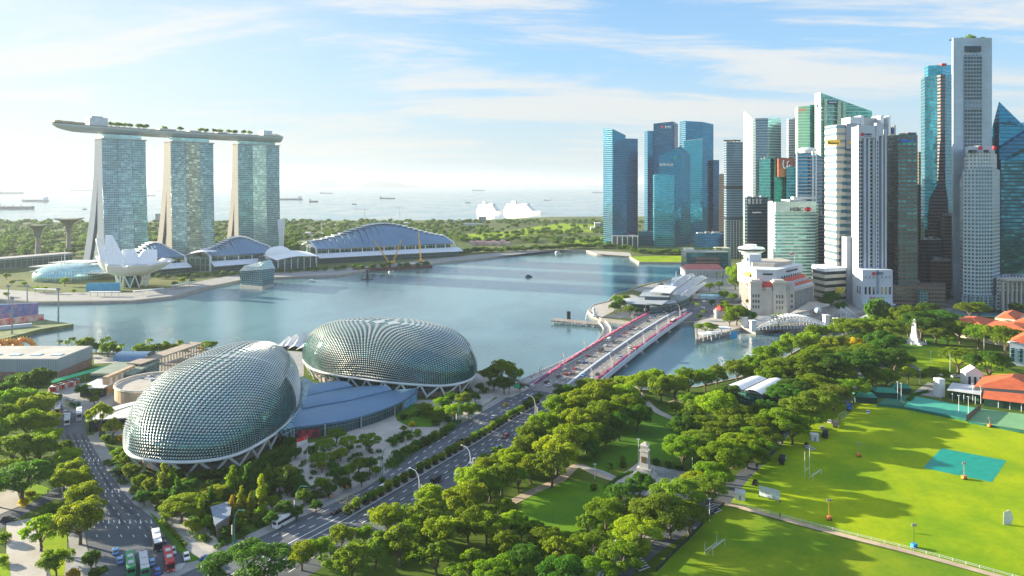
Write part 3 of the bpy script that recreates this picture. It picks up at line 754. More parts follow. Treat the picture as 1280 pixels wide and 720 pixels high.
# covered pavilion roof in the garden (lower left of the road)
pv = thing('garden_pavilion', 'small garden pavilion with tiled blue grey roof among trees below the near dome', 'pavilion', G(268, 655))
tp = [G(*q, z=5) for q in ((263,634),(290,626),(288,644),(269,657))]
MB().prism([p.to_2d() for p in tp], 4.7, 5.2).build('roof', mat('tiled blue roof', (.20,.25,.31), .6, var=.25, vs=1.2), pv)
MB().prism([(p*.0+V((p.x, p.y, 0))).to_2d() for p in [tp[0]*.9+tp[2]*.1, tp[1]*.9+tp[3]*.1, tp[2]*.9+tp[0]*.1, tp[3]*.9+tp[1]*.1]], 0, 4.6).build('wall', M_stone, pv)
# ================================================================== FAR SHORE: hotel towers, museum, halls
M_mbsb = facade('beige glitter hotel glass', (.34, .36, .28), (.16, .26, .28), 3.4, 2.2, .2, .14, .7, .2, var=.8, big=.6, wav=.35)  # glints on the middle tower's centre bay, painted into the glass colour
M_mbsp = facade('painted sheen hotel glass', (.42, .56, .50), (.35, .48, .46), 3.4, 2.2, .16, .12, .7, .2, var=.4, big=.5, wav=.25)  # bright reflected band on the right tower, painted as a lighter glass colour
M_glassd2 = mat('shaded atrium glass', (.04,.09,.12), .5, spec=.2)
M_mbsg = facade('hotel glass', (.17, .29, .32), (.30, .38, .39), 3.4, 2.2, .16, .12, .70, .14, var=.5, big=.30, wav=.15)
M_mbsw = mat('pale hotel concrete', (.34, .335, .315), .95, spec=.03, var=.04, vs=.02)
M_crown = facade('crown glass', (.30, .55, .55), (.6, .65, .65), 5, 3, .05, .1, .5, .15)
tg = 'splayed hotel towers under the sky deck'
def hotel(label, pl, Yl, pr, ztop, dtop, dbot, lean, seed, zap):
    A = V((X(pl, Yl), Yl)); s_ = (pr-640)/F; u = V((.65, .76))
    w = (s_*A.y-A.x)/(u.x-s_*u.y); ang = math.atan2(u.y, u.x)
    M_mbsw_ = M_mbsw if seed > 1 else mat('shaded hotel concrete', (.17, .21, .26), .95, spec=.03, var=.04, vs=.02)  # left tower's end wall: its shade is painted in as a darker, bluer concrete
    root = thing('hotel_tower', label, 'hotel', (A.x, A.y, 0), group=tg)
    M = frame((A.x, A.y, 0), ang)          # x along the facade, +y away from the bay
    t1 = dtop*.42
    def yf(z): k = 1-z/ztop; return -lean*k**1.6
    def yb(z): k = 1-z/ztop; return dtop+(dbot-dtop)*k**1.9
    zs = [0, 12, 25, 40, 55, 72, 90, 110, 130, 155, 175, ztop]
    def slab(f0, f1, nm, m, x0=0, x1=w):
        mb = MB(M); rings = []
        for z in zs:
            if nm == 'front_slab':
                row = [(x0+(x1-x0)*i/8, f0(z)+2.4*math.sin(math.pi*i/8)*0, z) for i in range(9)]+[(x1-(x1-x0)*i/8, f1(z), z) for i in range(9)]
            else: row = [(x0, f0(z), z), (x1, f0(z), z), (x1, f1(z), z), (x0, f1(z), z)]
            rings.append(row)
        return mb.loft(rings).build(nm, m, root)
    leg = lambda z: (yb(z)-yf(z))*(.5-(.20*(1-z/zap) if z < zap else 0))
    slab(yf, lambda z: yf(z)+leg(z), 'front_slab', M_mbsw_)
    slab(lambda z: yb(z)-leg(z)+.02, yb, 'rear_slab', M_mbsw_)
    # glass infill between the legs, set back
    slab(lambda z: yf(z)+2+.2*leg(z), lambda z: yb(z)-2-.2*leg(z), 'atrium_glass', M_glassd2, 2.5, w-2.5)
    # facade glazing: three slightly folded bays in front of the slab
    for k in range(3):
        mb = MB(M); xa, xb = w*k/3, w*(k+1)/3; fold = [(.9, 2.6), (2.6, 2.6), (2.6, .6)][k]
        rows = []
        for z in zs:
            rows.append([(xa+.15, yf(z)-fold[0]+(0 if k != 1 else 0), z), (xb-.15, yf(z)-fold[1]+(0), z), (xb-.15, yf(z)-.02, z), (xa+.15, yf(z)-.02, z)])
        mb.loft(rows).build('glass_facade', M_mbsb if (seed == 2 and k == 1) else (M_mbsp if seed == 3 and k == 1 else M_mbsg), root)
    # crown below the deck
    MB(M).box(w*.06, w*.92, 3, dtop-2, ztop, ztop+7).build('glass_crown', M_crown, root)
    MB(M).box(-.8, w+.8, yf(ztop)-2.8, dtop+.8, ztop-.6, ztop+.8).build('roof_slab', M_mbsw, root)
    return root, A, w, u
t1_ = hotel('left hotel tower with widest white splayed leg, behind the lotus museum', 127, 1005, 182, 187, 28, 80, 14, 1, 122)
t2_ = hotel('middle hotel tower of the three, beige glitter on its glass', 213, 1090, 266.5, 188, 24, 58, 7, 2, 108)
t3_ = hotel('right hotel tower with narrow splayed leg beside the open sea', 297, 1175, 349, 189, 17, 44, 4, 3, 88)
# sky deck
sk = thing('sky_deck', 'long boat shaped sky deck with gardens bridging the tops of three hotel towers', 'roof deck', (-540, 1090, 0))
pts = [P(68, 157, 950), P(90, 160, 968), P(150, 166, 1030), P(210, 172, 1092), P(270, 175, 1150), P(330, 178, 1205), P(353, 179, 1228)]
pts = [V((p.x, p.y, 196.5)) for p in pts]; cl = spline(pts, 7); n = len(cl)
rings = []; topr = []
nrm0 = V((-.76, .65, 0))
for i, p in enumerate(cl):
    t = i/(n-1); w = 19*min(1, (t/.30)**.62+.03) if t < .30 else 19*(1-.35*max(0, t-.9)*3); 
    dp = 9.5*min(1, (t/.22)**.8+.10) if t < .22 else 9.5
    d = (cl[min(i+1, n-1)]-cl[max(i-1, 0)]).normalized(); nr = V((-d.y, d.x, 0)); c = p+nrm0*11
    up = 7.5+ (1.5*(1-t/.22) if t < .22 else 0)
    rings.append([c-nr*w+V((0,0,up)), c-nr*w*.97+V((0,0,up-2.2)), c-nr*w*.72+V((0,0,up-dp*.62)), c-nr*w*.35+V((0,0,up-dp*.95)), c+nr*w*.35+V((0,0,up-dp*.95)), c+nr*w*.72+V((0,0,up-dp*.62)), c+nr*w*.97+V((0,0,up-2.2)), c+nr*w+V((0,0,up))])
    topr.append((c, nr, w, up))
MB().loft(rings).build('hull', mat('hull cladding', (.50,.56,.58), .4, metal=.3, var=.05), sk, smooth=False)
mb = MB(); mb.loft([[c-nr*(w-.6)+V((0,0,up+.9)), c+nr*(w-.6)+V((0,0,up+.9)), c+nr*(w-.6)+V((0,0,up+.1)), c-nr*(w-.6)+V((0,0,up+.1))] for c, nr, w, up in topr]); mb.build('deck', mat('deck planting bed', (.20,.22,.14), .8, var=.3, vs=.1), sk)
mb = MB()
for s_ in (-1, 1): mb.tube([c+nr*s_*(w-.3)+V((0, 0, up+1.4)) for c, nr, w, up in topr], .45, 4)
mb.build('parapet', M_mbsw, sk)
ang = math.atan2(.76, .65)
def onsk(t, off=0):
    i = int(t*(n-1)); c, nr, w, up = topr[i]; return c+nr*off+V((0, 0, up+1))
c = onsk(.27); MB(frame(c, ang)).box(-11, 13, -11, 9, 0, 12.5).build('lift_house', mat('lift house cladding', (.55,.6,.62), .5), sk)
MB(frame(c, ang)).box(-7, 8, -6, 5, 12.5, 14.5).build('plant_screen', M_grey, sk)
c = onsk(.87); MB(frame(c, ang)).box(-8, 9, -9, 8, 0, 9.5).build('lift_house', mat('lift house cladding', (.55,.6,.62)), sk)
for t, ln in ((.14, 24), (.2, 20), (.5, 26), (.6, 18), (.7, 16), (.95, 14)):
    c = onsk(t, -4); MB(frame(c, ang)).box(-ln/2, ln/2, -7, 7, .8, 3.2).build('deck_pavilion', M_croof if t > .2 else M_warm, sk)
# lotus shaped museum
M_petal = mat('white petal shell', (.82, .82, .80), .35, var=.03, vs=.05)
mu = thing('lotus_museum', 'white lotus shaped museum with upcurled petals on a lattice base at the water edge', 'museum', G(165, 362))
c0 = G(166, 358); 
for k in range(10):
    a = 2*math.pi*k/10+.32; ca, sa = math.cos(a), math.sin(a)
    # height highest towards -X
    hh = (.5+.5*math.cos(a-R(178)))
    top = 29+33*hh**5+(9 if k in (2,) else 0); reach = 36-5*hh; wd = 15
    rings = []
    for j in range(13):
        t = j/12; r = 5+reach*t**(.9-.25*hh); z = 13+(top-13)*(t**(1.45+hh*.35))
        w = 3+(wd-3)*math.sin(min(1, t*1.6)*math.pi/2)*(1-(.12+.72*hh)*max(0, (t-.5)/.5)**1.6); th = 1.6+3.4*math.sin(math.pi*min(1, t*1.05))+2.4*(t > .9 and hh < .6)
        if hh < .6 and t > .9: th = 4.2
        row = []
        for q in range(12):
            b = 2*math.pi*q/12; lx = math.cos(b); lz = math.sin(b)
            # lens cross-section, outward bulging
            rr_ = r+(th*(lz if lz < 0 else lz*.35)*-1 if True else 0)
            row.append(V((c0.x+ca*rr_-sa*w*lx*(.95), c0.y+sa*rr_+ca*w*lx*.95, z-(1.2 if lz > 0 else 0)*0)))
        rings.append(row)
    pe = MB().loft(rings).build('petal', M_petal, mu, smooth=True)
    e = rings[-1]; cc_ = sum(e, V())/12; mb = MB(); mb.add([cc_+(p-cc_)*.82+V((ca*.1, sa*.1, .25)) for p in e], [tuple(range(12))]); mb.build('skylight', M_lglass, pe)
MB().lathe([(3, 13.5), (12, 14), (24, 18.5), (33, 25), (33.5, 26.5), (20, 22), (4, 17)], (c0.x, c0.y, 0), 30).build('bowl', M_petal, mu, smooth=True)
MB().lathe([(9, 0), (9, 12), (11, 13.8), (1, 13.8)], (c0.x, c0.y, 0), 16).build('core', M_glassd, mu)
for k in range(10):
    a = 2*math.pi*k/10; a2 = a+.33; p = V((c0.x+15*math.cos(a), c0.y+15*math.sin(a), 0)); 
    MB().tube([p, V((c0.x+19*math.cos(a2), c0.y+19*math.sin(a2), 17))], .7, 6).build('stilt', M_wsteel, mu)
    MB().tube([p, V((c0.x+19*math.cos(a-.33), c0.y+19*math.sin(a-.33), 17))], .7, 6).build('stilt', M_wsteel, mu)
# blue hoarding beside the museum and the white lattice tower
t = thing('hoarding', 'bright blue curved site hoarding at the foot of the lotus museum', 'hoarding', G(128, 362))
panel(G(108, 364), G(150, 363), 0, 9, mat('blue hoarding', (.08,.42,.62), .5, var=.2, vs=.2), 'panel', t, off=0, th=1)
# sweeping halls with stepped roof ridges
M_step = mat('white roof edge', (.72, .72, .68), .5, var=.05)
M_hall = facade('hall glazing', (.06, .14, .12), (.45, .47, .45), 9, 7, .05, .07, .4, .12)
def hall(name, label, a, b, depth, zr0, zr1, pk, nst, zcan, skew=0, cat='hall', canopy=True, zeave=20):
    A, B = G(*a), G(*b); L = (B-A).length; ang = math.atan2(B.y-A.y, B.x-A.x); M = frame((A.x, A.y, 0), ang)
    root = thing(name, label, cat, (A.x, A.y, 0), group='long halls with stepped curved roofs along the far promenade')
    MB(M).box(4, L-4, 22, depth, 0, zeave-.4).build('wall', M_hall, root)
    MB(M).box(2, L-2, 12, depth-4, 0, zeave*.42).build('terrace', M_conc, root)
    zr = lambda t: zr0+(zr1-zr0)*math.exp(-((t-pk)/.34)**2)
    mb = MB(M); me_ = MB(M)
    for k in range(nst):
        t0, t1 = k/nst, (k+1)/nst; x0, x1 = L*t0, L*t1; z = zr((t0+t1)/2)
        prof = [(16, zeave+1.5), (30, zeave+(z-zeave)*.42), (46, zeave+(z-zeave)*.78), (62, z), (74, z-.5), (depth, zeave+(z-zeave)*.55)]
        mb.loft([[(x0, y, h) for y, h in prof]+[(x0, y, h-1) for y, h in prof[::-1]], [(x1, y, h) for y, h in prof]+[(x1, y, h-1) for y, h in prof[::-1]]])
        me_.box(x0-1.2, x1+1, 58, 76, z+.2, z+1.1)
    mb.build('roof', M_roofb, root); me_.build('roof_edge', M_step, root)
    # white ends
    for xe in (0, L):
        MB(M).tube([(xe, 16, 0), (xe, 16, zeave+1.5), (xe, 40, zeave+(zr(xe/L)-zeave)*.7), (xe, 62, zr(xe/L)+1), (xe, depth, zeave)], 1.2, 6).build('end_frame', M_wsteel, root)
    nc = int(L/17)
    for k in range(nc+1):
        x = L*k/nc; MB(M).cyl((x, 10, 0), (x, 10, zeave), .6, n=6).build('column', M_wsteel, root)
    if canopy:
        mb = MB(M); nn = 18
        rows = [[(L*i/nn*1.03, -8+3*math.sin(math.pi*i/nn), zcan-2.5), (L*i/nn*1.03, 13, zcan+2.4), (L*i/nn*1.03, 13, zcan+1.6), (L*i/nn*1.03, -8+3*math.sin(math.pi*i/nn), zcan-3.1)] for i in range(nn+1)]
        mb.loft(rows).build('canopy', mat('white louvred canopy', (.62, .66, .70), .45, var=.1, vs=.3), root)
        MB(M).box(0, L, -2, 12, 0, zcan-4).build('shop_front', M_glassw, root)
    return root, M, L
hall('convention_hall', 'largest of the stepped roof halls, long blue roof right of the hotel towers', (398, 330), (572, 320.5), 120, 26, 54, .52, 24, 12)
hall('shopping_hall', 'stepped roof hall in front of the right hotel tower with bright curved canopy', (266, 341), (350, 335), 90, 24, 42, .55, 18, 12)
hall('casino_hall', 'leftmost stepped roof hall, partly behind the lotus museum', (176, 346), (236, 341), 90, 22, 38, .55, 14, 11)
# white bulbous canopy between the halls
for q, (cx, cy, lab) in enumerate(((246, 340, 'white bulging canopy between the two smaller stepped roof halls'), (372, 337, 'white domed canopy roof at the left end of the largest hall'))):
    p = G(cx, cy); t = thing('bulging_canopy', lab, 'canopy', p)
    if q == 0:
        rings = [[V((p.x-22+44*i/8, p.y+10+j*4-8, 21+5*math.sin(math.pi*i/8)*math.sin(math.pi*(j+1)/6)+(i*.8))) for i in range(9)] for j in range(5)]
        MB().loft(rings, closed=False, caps=False).build('shell', M_petal, t, smooth=True)
        MB().box(p.x-18, p.x+18, p.y+4, p.y+16, 0, 19).build('wall', M_hall, t)
    else:
        A = G(350, 341); B = G(398, 336); M = frame((A.x, A.y, 0), math.atan2(B.y-A.y, B.x-A.x)); L = (B-A).length
        MB(M).box(0, L, 8, 60, 0, 17).build('glass_hall', M_glassw, t)
        rows = []
        for i in range(13):
            x = -4+(L+8)*i/12; rows.append([(x, 2, 17+3*math.sin(math.pi*i/12)), (x, 30, 21+5*math.sin(math.pi*i/12)), (x, 60, 18)])
        MB(M).loft(rows, closed=False, caps=False).build('shell', M_petal, t, smooth=True)
        MB(M).ell((16, 34, 21), (19, 15, 12), 16, 8).build('domed_shell', M_petal, t, smooth=True)
        for k in range(7): MB(M).cyl((L*k/6, 5, 0), (L*k/6, 5, 17.5), .5, n=6).build('column', M_wsteel, t)
# white fin next to the right tower
p = P(351, 311, 1120); t = thing('white_fin', 'tall tapering white fin beside the foot of the right hotel tower', 'sculpture', (p.x, p.y, 0))
MB().loft([[V((p.x-4, p.y, 0)), V((p.x+4, p.y, 0)), V((p.x+4, p.y+4, 0)), V((p.x-4, p.y+4, 0))], [V((p.x-3, p.y, 30)), V((p.x+4, p.y, 30)), V((p.x+4, p.y+3, 30)), V((p.x-3, p.y+3, 30))], [V((p.x-5.5, p.y, 62)), V((p.x+7, p.y, 62)), V((p.x+7, p.y+1.5, 62)), V((p.x-5.5, p.y+1.5, 62))]]).build('blade', M_petal, t)
# crystal pavilion
t = thing('crystal_pavilion', 'faceted glass pavilion standing in the bay off the promenade', 'pavilion', G(320, 357))
q = [G(300, 357), G(328, 359.5), G(343, 355.5), G(338, 350.5), G(306, 350.5)]
MB().prism([p.to_2d() for p in q], -3, 1.0, top=True).build('base', M_conc, t)
zt = [17, 21, 19, 26, 18]
cq = sum(q, V())/5; bot = [cq+(p-cq)*.93+V((0,0,1)) for p in q]; top = [cq+(p-cq)*1.05+V((0,0,z)) for p, z in zip(q, zt)]
MB().add(bot+top+[cq+V((0,0,20))], [(0,1,6,5),(1,2,7,6),(2,3,8,7),(3,4,9,8),(4,0,5,9),(5,6,10),(6,7,10),(7,8,10),(8,9,10),(9,5,10)]).build('glass_hull', M_lglass, t)
# left: low roofs, glass drum, long building
t = thing('glass_drum', 'round glass hall under overlapping flat white roofs left of the lotus museum', 'building', G(75, 352))
p = G(68, 352); MB().lathe([(40, 0), (40, 8), (36, 13), (24, 17), (1, 18)], (p.x, p.y+30, 0), 28).build('drum', M_crown, t, smooth=True)
def flat(px0, px1, py, Y0, Y1, th, nm, sk_=6):
    z = Z(py, Y0); a, b = X(px0, Y0), X(px1, Y0)
    return MB().prism([(a, Y0), (b, Y0), (b+sk_, Y1), (a+sk_*2.5, Y1)], z-th, z).build(nm, mat('white flat roof', (.68,.68,.64), .6, var=.08, vs=.04), t)
flat(36, 103, 333, 870, 905, 1.2, 'roof_plate'); flat(60, 112, 328, 915, 945, 1.2, 'roof_plate'); flat(97, 140, 341, 850, 880, 1.2, 'roof_plate'); flat(36, 55, 339, 840, 858, 1.0, 'roof_plate')
for px in (52, 70, 90, 110, 128): q = P(px, 345, 880); MB().cyl((q.x, q.y, 0), (q.x, q.y, 14), 1, n=6).build('column', M_wsteel, t)
t = thing('long_viaduct', 'long grey flat building or viaduct entering from the left edge across the gardens', 'viaduct', G(20, 350))
a, b = P(-70, 350, 905), P(92, 335, 1040)
mb = MB(); d = (b-a); d.z = 0; L = d.length; M = frame((a.x, a.y, 0), math.atan2(d.y, d.x)); MB(M).box(0, L, 0, 26, 12, 15).build('deck', M_conc, t)
MB(M).box(0, L, 3, 24, 0, 11.99).build('wall', M_hall, t)
# masts
for px, py, hh in ((81, 349, 24), (77, 350, 14)):
    p = G(px, py); t = thing('mast', 'white %s needle mast standing on the museum promenade' % ('tall' if hh > 20 else 'short'), 'mast', p); MB().cyl(p, p+V((0,0,hh+16)), .9, .2, 6).build('shaft', M_wsteel, t); MB().cyl(p, p+V((0,0,1.5)), 1.6, 1.6, 8).build('foot', M_conc, t)
# promenade shelters
for k, (a, b) in enumerate((((110, 371), (148, 371)), ((168, 370), (206, 366)), ((218, 362.5), (246, 357)), ((40, 367), (70, 368)))):
    A, B = G(*a), G(*b); d = B-A; L = d.length; M = frame((A.x, A.y, .2), math.atan2(d.y, d.x))
    t = thing('promenade_shelter', 'white flat shelter on the museum promenade, %s from the left' % ORD[[1, 2, 3, 0][k]], 'shelter', A+V((0,0,.2)), group='white flat shelters on the museum promenade')
    MB(M).box(0, L, 0, 5, 4.4, 5.0).build('roof', M_white, t)
    for j in range(5): MB(M).cyl((1+(L-2)*j/4, 2.5, 0), (1+(L-2)*j/4, 2.5, 4.4), .3, n=6).build('post', M_white, t)
# supertrees
M_st = mat('steel tree trunk', (.22, .21, .19), .7, var=.2, vs=.3)
for k, (px, py, Y, rad, lab) in enumerate(((47.5, 281, 1120, 17, 'lower left one of two funnel topped steel trees rising from the gardens'), (86, 273, 1180, 23, 'taller wider one of two funnel topped steel trees rising from the gardens'), (150, 290, 1250, 14, 'funnel topped steel tree mostly behind the left hotel tower'))[:2]):
    zt = Z(py, Y); x = X(px, Y); t = thing('steel_tree', lab, 'garden structure', (x, Y, 0), group='funnel topped steel trees in the gardens')
    MB().lathe([(5.5, 0), (4, 8), (3.2, zt*.5), (4, zt*.78)], (x, Y, 0), 14).build('trunk', M_st, t)
    mb = MB()
    for j in range(26):
        a = 2*math.pi*j/26; ca, sa = math.cos(a), math.sin(a)
        mb.tube([V((x+ca*3.6, Y+sa*3.6, zt*.62)), V((x+ca*5.5, Y+sa*5.5, zt*.82)), V((x+ca*rad*.6, Y+sa*rad*.6, zt*.95)), V((x+ca*rad, Y+sa*rad, zt))], .42, 4)
        mb.tube([V((x+ca*rad*.6, Y+sa*rad*.6, zt*.95)), V((x+math.cos(a+.12)*rad, Y+math.sin(a+.12)*rad, zt))], .3, 4)
    mb.build('canopy_ribs', M_st, t)
    MB().lathe([(4, zt*.80), (rad*.55, zt*.93), (rad*.9, zt*.975), (rad*.9, zt*.985), (1, zt*.96)], (x, Y, 0), 20).build('canopy', mat('steel tree canopy', (.18,.20,.14), .8), t)
# container-like boxes etc. in the far gardens
rr = random.Random(11)
for k, (px, py, w, h, lab) in enumerate(((603, 276, 9, 6, 'square grey block building on the far coast, left of the cruise ships'), (197, 282, 6, 10, 'small square tower between left and middle hotel towers'), (60, 0, 0, 0, ''))[:2]):
    Y = 2150; x = X(px, Y); t = thing('coast_building', lab, 'building', (x, Y, 0)); s_ = Y/F
    MB().box(x-w*s_/2, x+w*s_/2, Y, Y+18, 0, h*s_).build('wall', M_conc, t); MB().box(x-w*s_/2-.5, x+w*s_/2+.5, Y-.5, Y+18.5, h*s_, h*s_+1.2).build('roof', M_grey, t)
for k, (px, py, w, h) in enumerate(((384, 293, 6, 3), (378, 295, 5, 2.4), (392, 296, 5, 2), (400, 294, 6, 2.5), (590, 281, 26, 2), (747, 284, 7, 6), (741, 287, 5, 3.5), (574, 277, 30, 1.6), (420, 282, 5, 2), (500, 279, 18, 1.5), (815, 298, 30, 0))[:10]):
    p = G(px, py+1); s_ = p.y/F; c = [M_white, M_croof, M_conc][k % 3]
    labs = ['white shed nearest the left end of the largest hall', 'small pale shed beyond the left end of the largest hall', 'low shed just left of the largest hall roof', 'pale shed above the left roof steps of the largest hall', 'long low pale roof right of the largest hall',
            'white building beside the leftmost glass tower across the bay', 'small pink and white house left of the leftmost glass tower', 'longest low roof near the far coast behind the largest hall', 'small grey shed behind the left half of the largest hall', 'long shed behind the ridge of the largest hall']
    t = thing('far_shed', labs[k], 'building', p)
    MB().box(p.x-w*s_/2, p.x+w*s_/2, p.y, p.y+14, 0, h*s_).build('wall', c, t); MB().gable(p.x-w*s_/2, p.x+w*s_/2, p.y, p.y+14, h*s_, h*s_+2.2, eave=.6).build('roof', [M_croof, M_grey, M_white][k % 3], t)
# pale estate on the right of the halls (around 685,305)
for k in range(9):
    px = 590+k*5.5+rr.uniform(-1, 1); py = 306.5+rr.uniform(-1.2, 1.2); p = G(px, py); t = thing('low_house', '%s low pink roofed pavilion from the left among trees right of the largest hall' % ORD[k], 'house', p, group='low pink roofed pavilions right of the largest hall')
    MB().box(p.x-4.5, p.x+4.5, p.y, p.y+9, 0, 6).build('wall', mat('pinkish wall', (.6,.45,.42), .8), t); MB().gable(p.x-4.5, p.x+4.5, p.y, p.y+9, 6, 9, hip=2, eave=.7).build('roof', mat('pink roof', (.5,.3,.27), .8), t)
# barge with crawler cranes
bg_ = thing('work_barge', 'dark work barge loaded with rusty plates moored off the largest hall', 'barge', G(480, 337))
a, b = G(442, 337.5), G(540, 332.5); d = b-a; L = d.length; MBm = frame((a.x, a.y, WZ), math.atan2(d.y, d.x))
MB(MBm).box(0, L, -2, 14, -1, 3.4).build('hull', mat('rusty hull', (.12,.06,.04), .8, var=.3, vs=.2), bg_)
for k in range(11): MB(MBm).box(6+k*9.6, 12+k*9.6, 2+rr.uniform(0,4), 9, 3.41, 5+rr.uniform(0,2.5)).build('cargo', [M_brick, M_grey, M_roofb, M_conc][k % 4], bg_)
M_yel = mat('crane yellow', (.72,.42,.04), .5, var=.1)
for k, (px, py, tx, ty, lab) in enumerate(((487, 333, 467, 300, 'yellow crawler crane on the barge with its boom leaning left'), (491, 332, 502, 299, 'yellow crawler crane on the barge with its boom leaning right'), (526, 330, 523, 289, 'yellow crane with near upright boom at the right end of the barge'))):
    p = G(px, py); p.z = 1.2; t = thing('crawler_crane', lab, 'crane', p, group='yellow crawler cranes on the work barge')
    MB().cbox(p+V((0,0,1)), (7, 6, 1.6)).build('tracks', M_dark, t); MB().cbox(p+V((0,0,3.6)), (6, 4.5, 3.2)).build('cab', M_yel, t)
    tip = V((X(tx, p.y), p.y+2, Z(ty, p.y))); d = tip-(p+V((0,0,3))); mb = MB()
    for ox, oz in ((-.8, 0), (.8, 0), (0, 1.1)): mb.tube([p+V((ox, oz, 3)), p+V((ox*1.6, oz, 3))+d*.5, tip], .38, 4)
    for j in range(12):
        q = p+V((0, 0, 3))+d*(j/12); mb.cyl(q+V((-1, 0, 0)), q+V((1, 0, 0))+d/12, .15, n=3)
    mb.build('boom', M_yel, t); MB().tube([tip, V((tip.x, tip.y, tip.z-12))], .12, 3).build('hoist_cable', M_dark, t)
# small floating marker with a dark tree-like fountain
p = G(459, 349, WZ); t = thing('floating_platform', 'small dark floating platform with upright fin moored in the far bay', 'platform', p)
MB().cyl(p+V((0,0,-.5)), p+V((0,0,.8)), 8, n=14).build('pontoon', M_dark, t); MB().loft([[p+V((-2,0,.8)),p+V((2,0,.8)),p+V((2,1.5,.8)),p+V((-2,1.5,.8))],[p+V((-1,0,9)),p+V((1,0,9)),p+V((1,1,9)),p+V((-1,1,9))],[p+V((-1.6,0,12)),p+V((1.6,0,12)),p+V((1.6,.8,12)),p+V((-1.6,.8,12))]]).build('fin', M_dark, t)
# tower cranes / red-white mast on the far land
for k, (px, py, hh, lab, m) in enumerate(((570, 316, 34, 'pink and white lattice mast at the right end of the largest hall', mat('pink mast', (.6,.3,.32), .6)), (402, 290, 16, 'thin crane mast left of the largest hall roof', M_white), (500, 279, 22, 'thin tower crane on the far coast', M_white), (456, 280, 20, 'thin crane with long level jib on the far coast', mat('pink mast', (.6,.3,.32), .6)))):
    p = G(px, py); t = thing('tower_crane', lab, 'crane', p); hz = hh*p.y/F*(1 if k else .9)
    mb = MB()
    for ox in (-.9, .9): mb.cyl(p+V((ox, 0, 0)), p+V((ox, 0, hz)), .28, n=4)
    for j in range(8): mb.cyl(p+V((-.9, 0, hz*j/8)), p+V((.9, 0, hz*(j+1)/8)), .15, n=3)
    mb.build('tower', m, t)
    if k: MB().cyl(p+V((-34, 0, hz*.94)), p+V((12, 0, hz*.88)), .5, n=4).build('jib', m, t)
# ---- ships
M_hulls = [mat('ship hull %d' % i, c, .6, var=.1, vs=.02) for i, c in enumerate(((.06,.10,.14), (.10,.05,.05), (.16,.17,.17), (.08,.12,.10)))]
def ship(px, py, lenpx, k, lab, flip=False, tall=1.0):
    p = G(px, py, WZ); s_ = p.y/F; L = lenpx*s_; t = thing('cargo_ship', lab, 'ship', p, group='ships at anchor on the open sea')
    M = frame(p, R(180) if flip else 0); h = L*.055*tall; w = L*.13
    sec = lambda x, ww, z0, z1: [(x, -ww, z1), (x, -ww*.8, z0), (x, ww*.8, z0), (x, ww, z1)]
    MB(M).loft([sec(-L/2, w*.35, 0, h*1.1), sec(-L*.42, w*.5, -1, h), sec(L*.35, w*.5, -1, h), sec(L*.46, w*.3, -1, h*1.25), sec(L*.52, w*.02, 0, h*1.5)], closed=True).build('hull', M_hulls[k % 4], t)
    MB(M).box(-L*.46, -L*.33, -w*.4, w*.4, h, h*2.7).build('bridge', M_white, t); MB(M).box(-L*.45, -L*.41, -w*.15, w*.15, h*2.7, h*3.3).build('funnel', M_hulls[(k+1) % 4], t)
    for j in range(3): x = -L*.2+L*.2*j; MB(M).cyl((x, 0, h), (x, 0, h*2.3), L*.006, n=4).build('derrick', M_grey, t)
    for j in range(4): x = -L*.28+L*.17*j; MB(M).box(x, x+L*.14, -w*.35, w*.35, h, h*1.25).build('hatch', [M_conc, M_brick][j % 2], t)
ship(16, 261.5, 52, 2, 'largest ship at the left edge, long low grey hull'); ship(44, 252, 33, 0, 'freighter with derricks above the largest ship at the left edge', True)
ship(12, 242.5, 34, 3, 'faint long ship near the horizon at the left edge'); ship(101, 239, 26, 2, 'faint ship near the horizon just left of the left hotel tower')
ship(187, 245, 14, 1, 'faint small ship between the left and middle hotel towers'); ship(199, 240, 10, 2, 'faintest ship on the horizon between the left and middle towers')
ship(364, 250, 28, 0, 'ship just right of the right hotel tower, long low hull', True); ship(392, 252.5, 11, 1, 'short boxy ship second right of the hotel towers', tall=2.2); ship(408, 242, 15, 2, 'small ship near the horizon right of the hotel towers')
ship(443, 255.5, 6, 1, 'tiny tug above the left end of the largest hall', tall=2); ship(484, 248.5, 19, 0, 'mid sized dark ship above the ridge of the largest hall'); ship(585, 253.5, 6, 3, 'tiny dark ship left of the cruise ships', tall=2)
ship(598, 238.5, 16, 2, 'pale ship on the horizon above the left cruise ship'); ship(684, 250.5, 9, 2, 'small ship right behind the cruise ships'); ship(747, 241, 13, 1, 'ship near the horizon beside the leftmost glass tower'); ship(106, 262, 5, 2, 'little sail shaped boat near left hotel tower', tall=3)
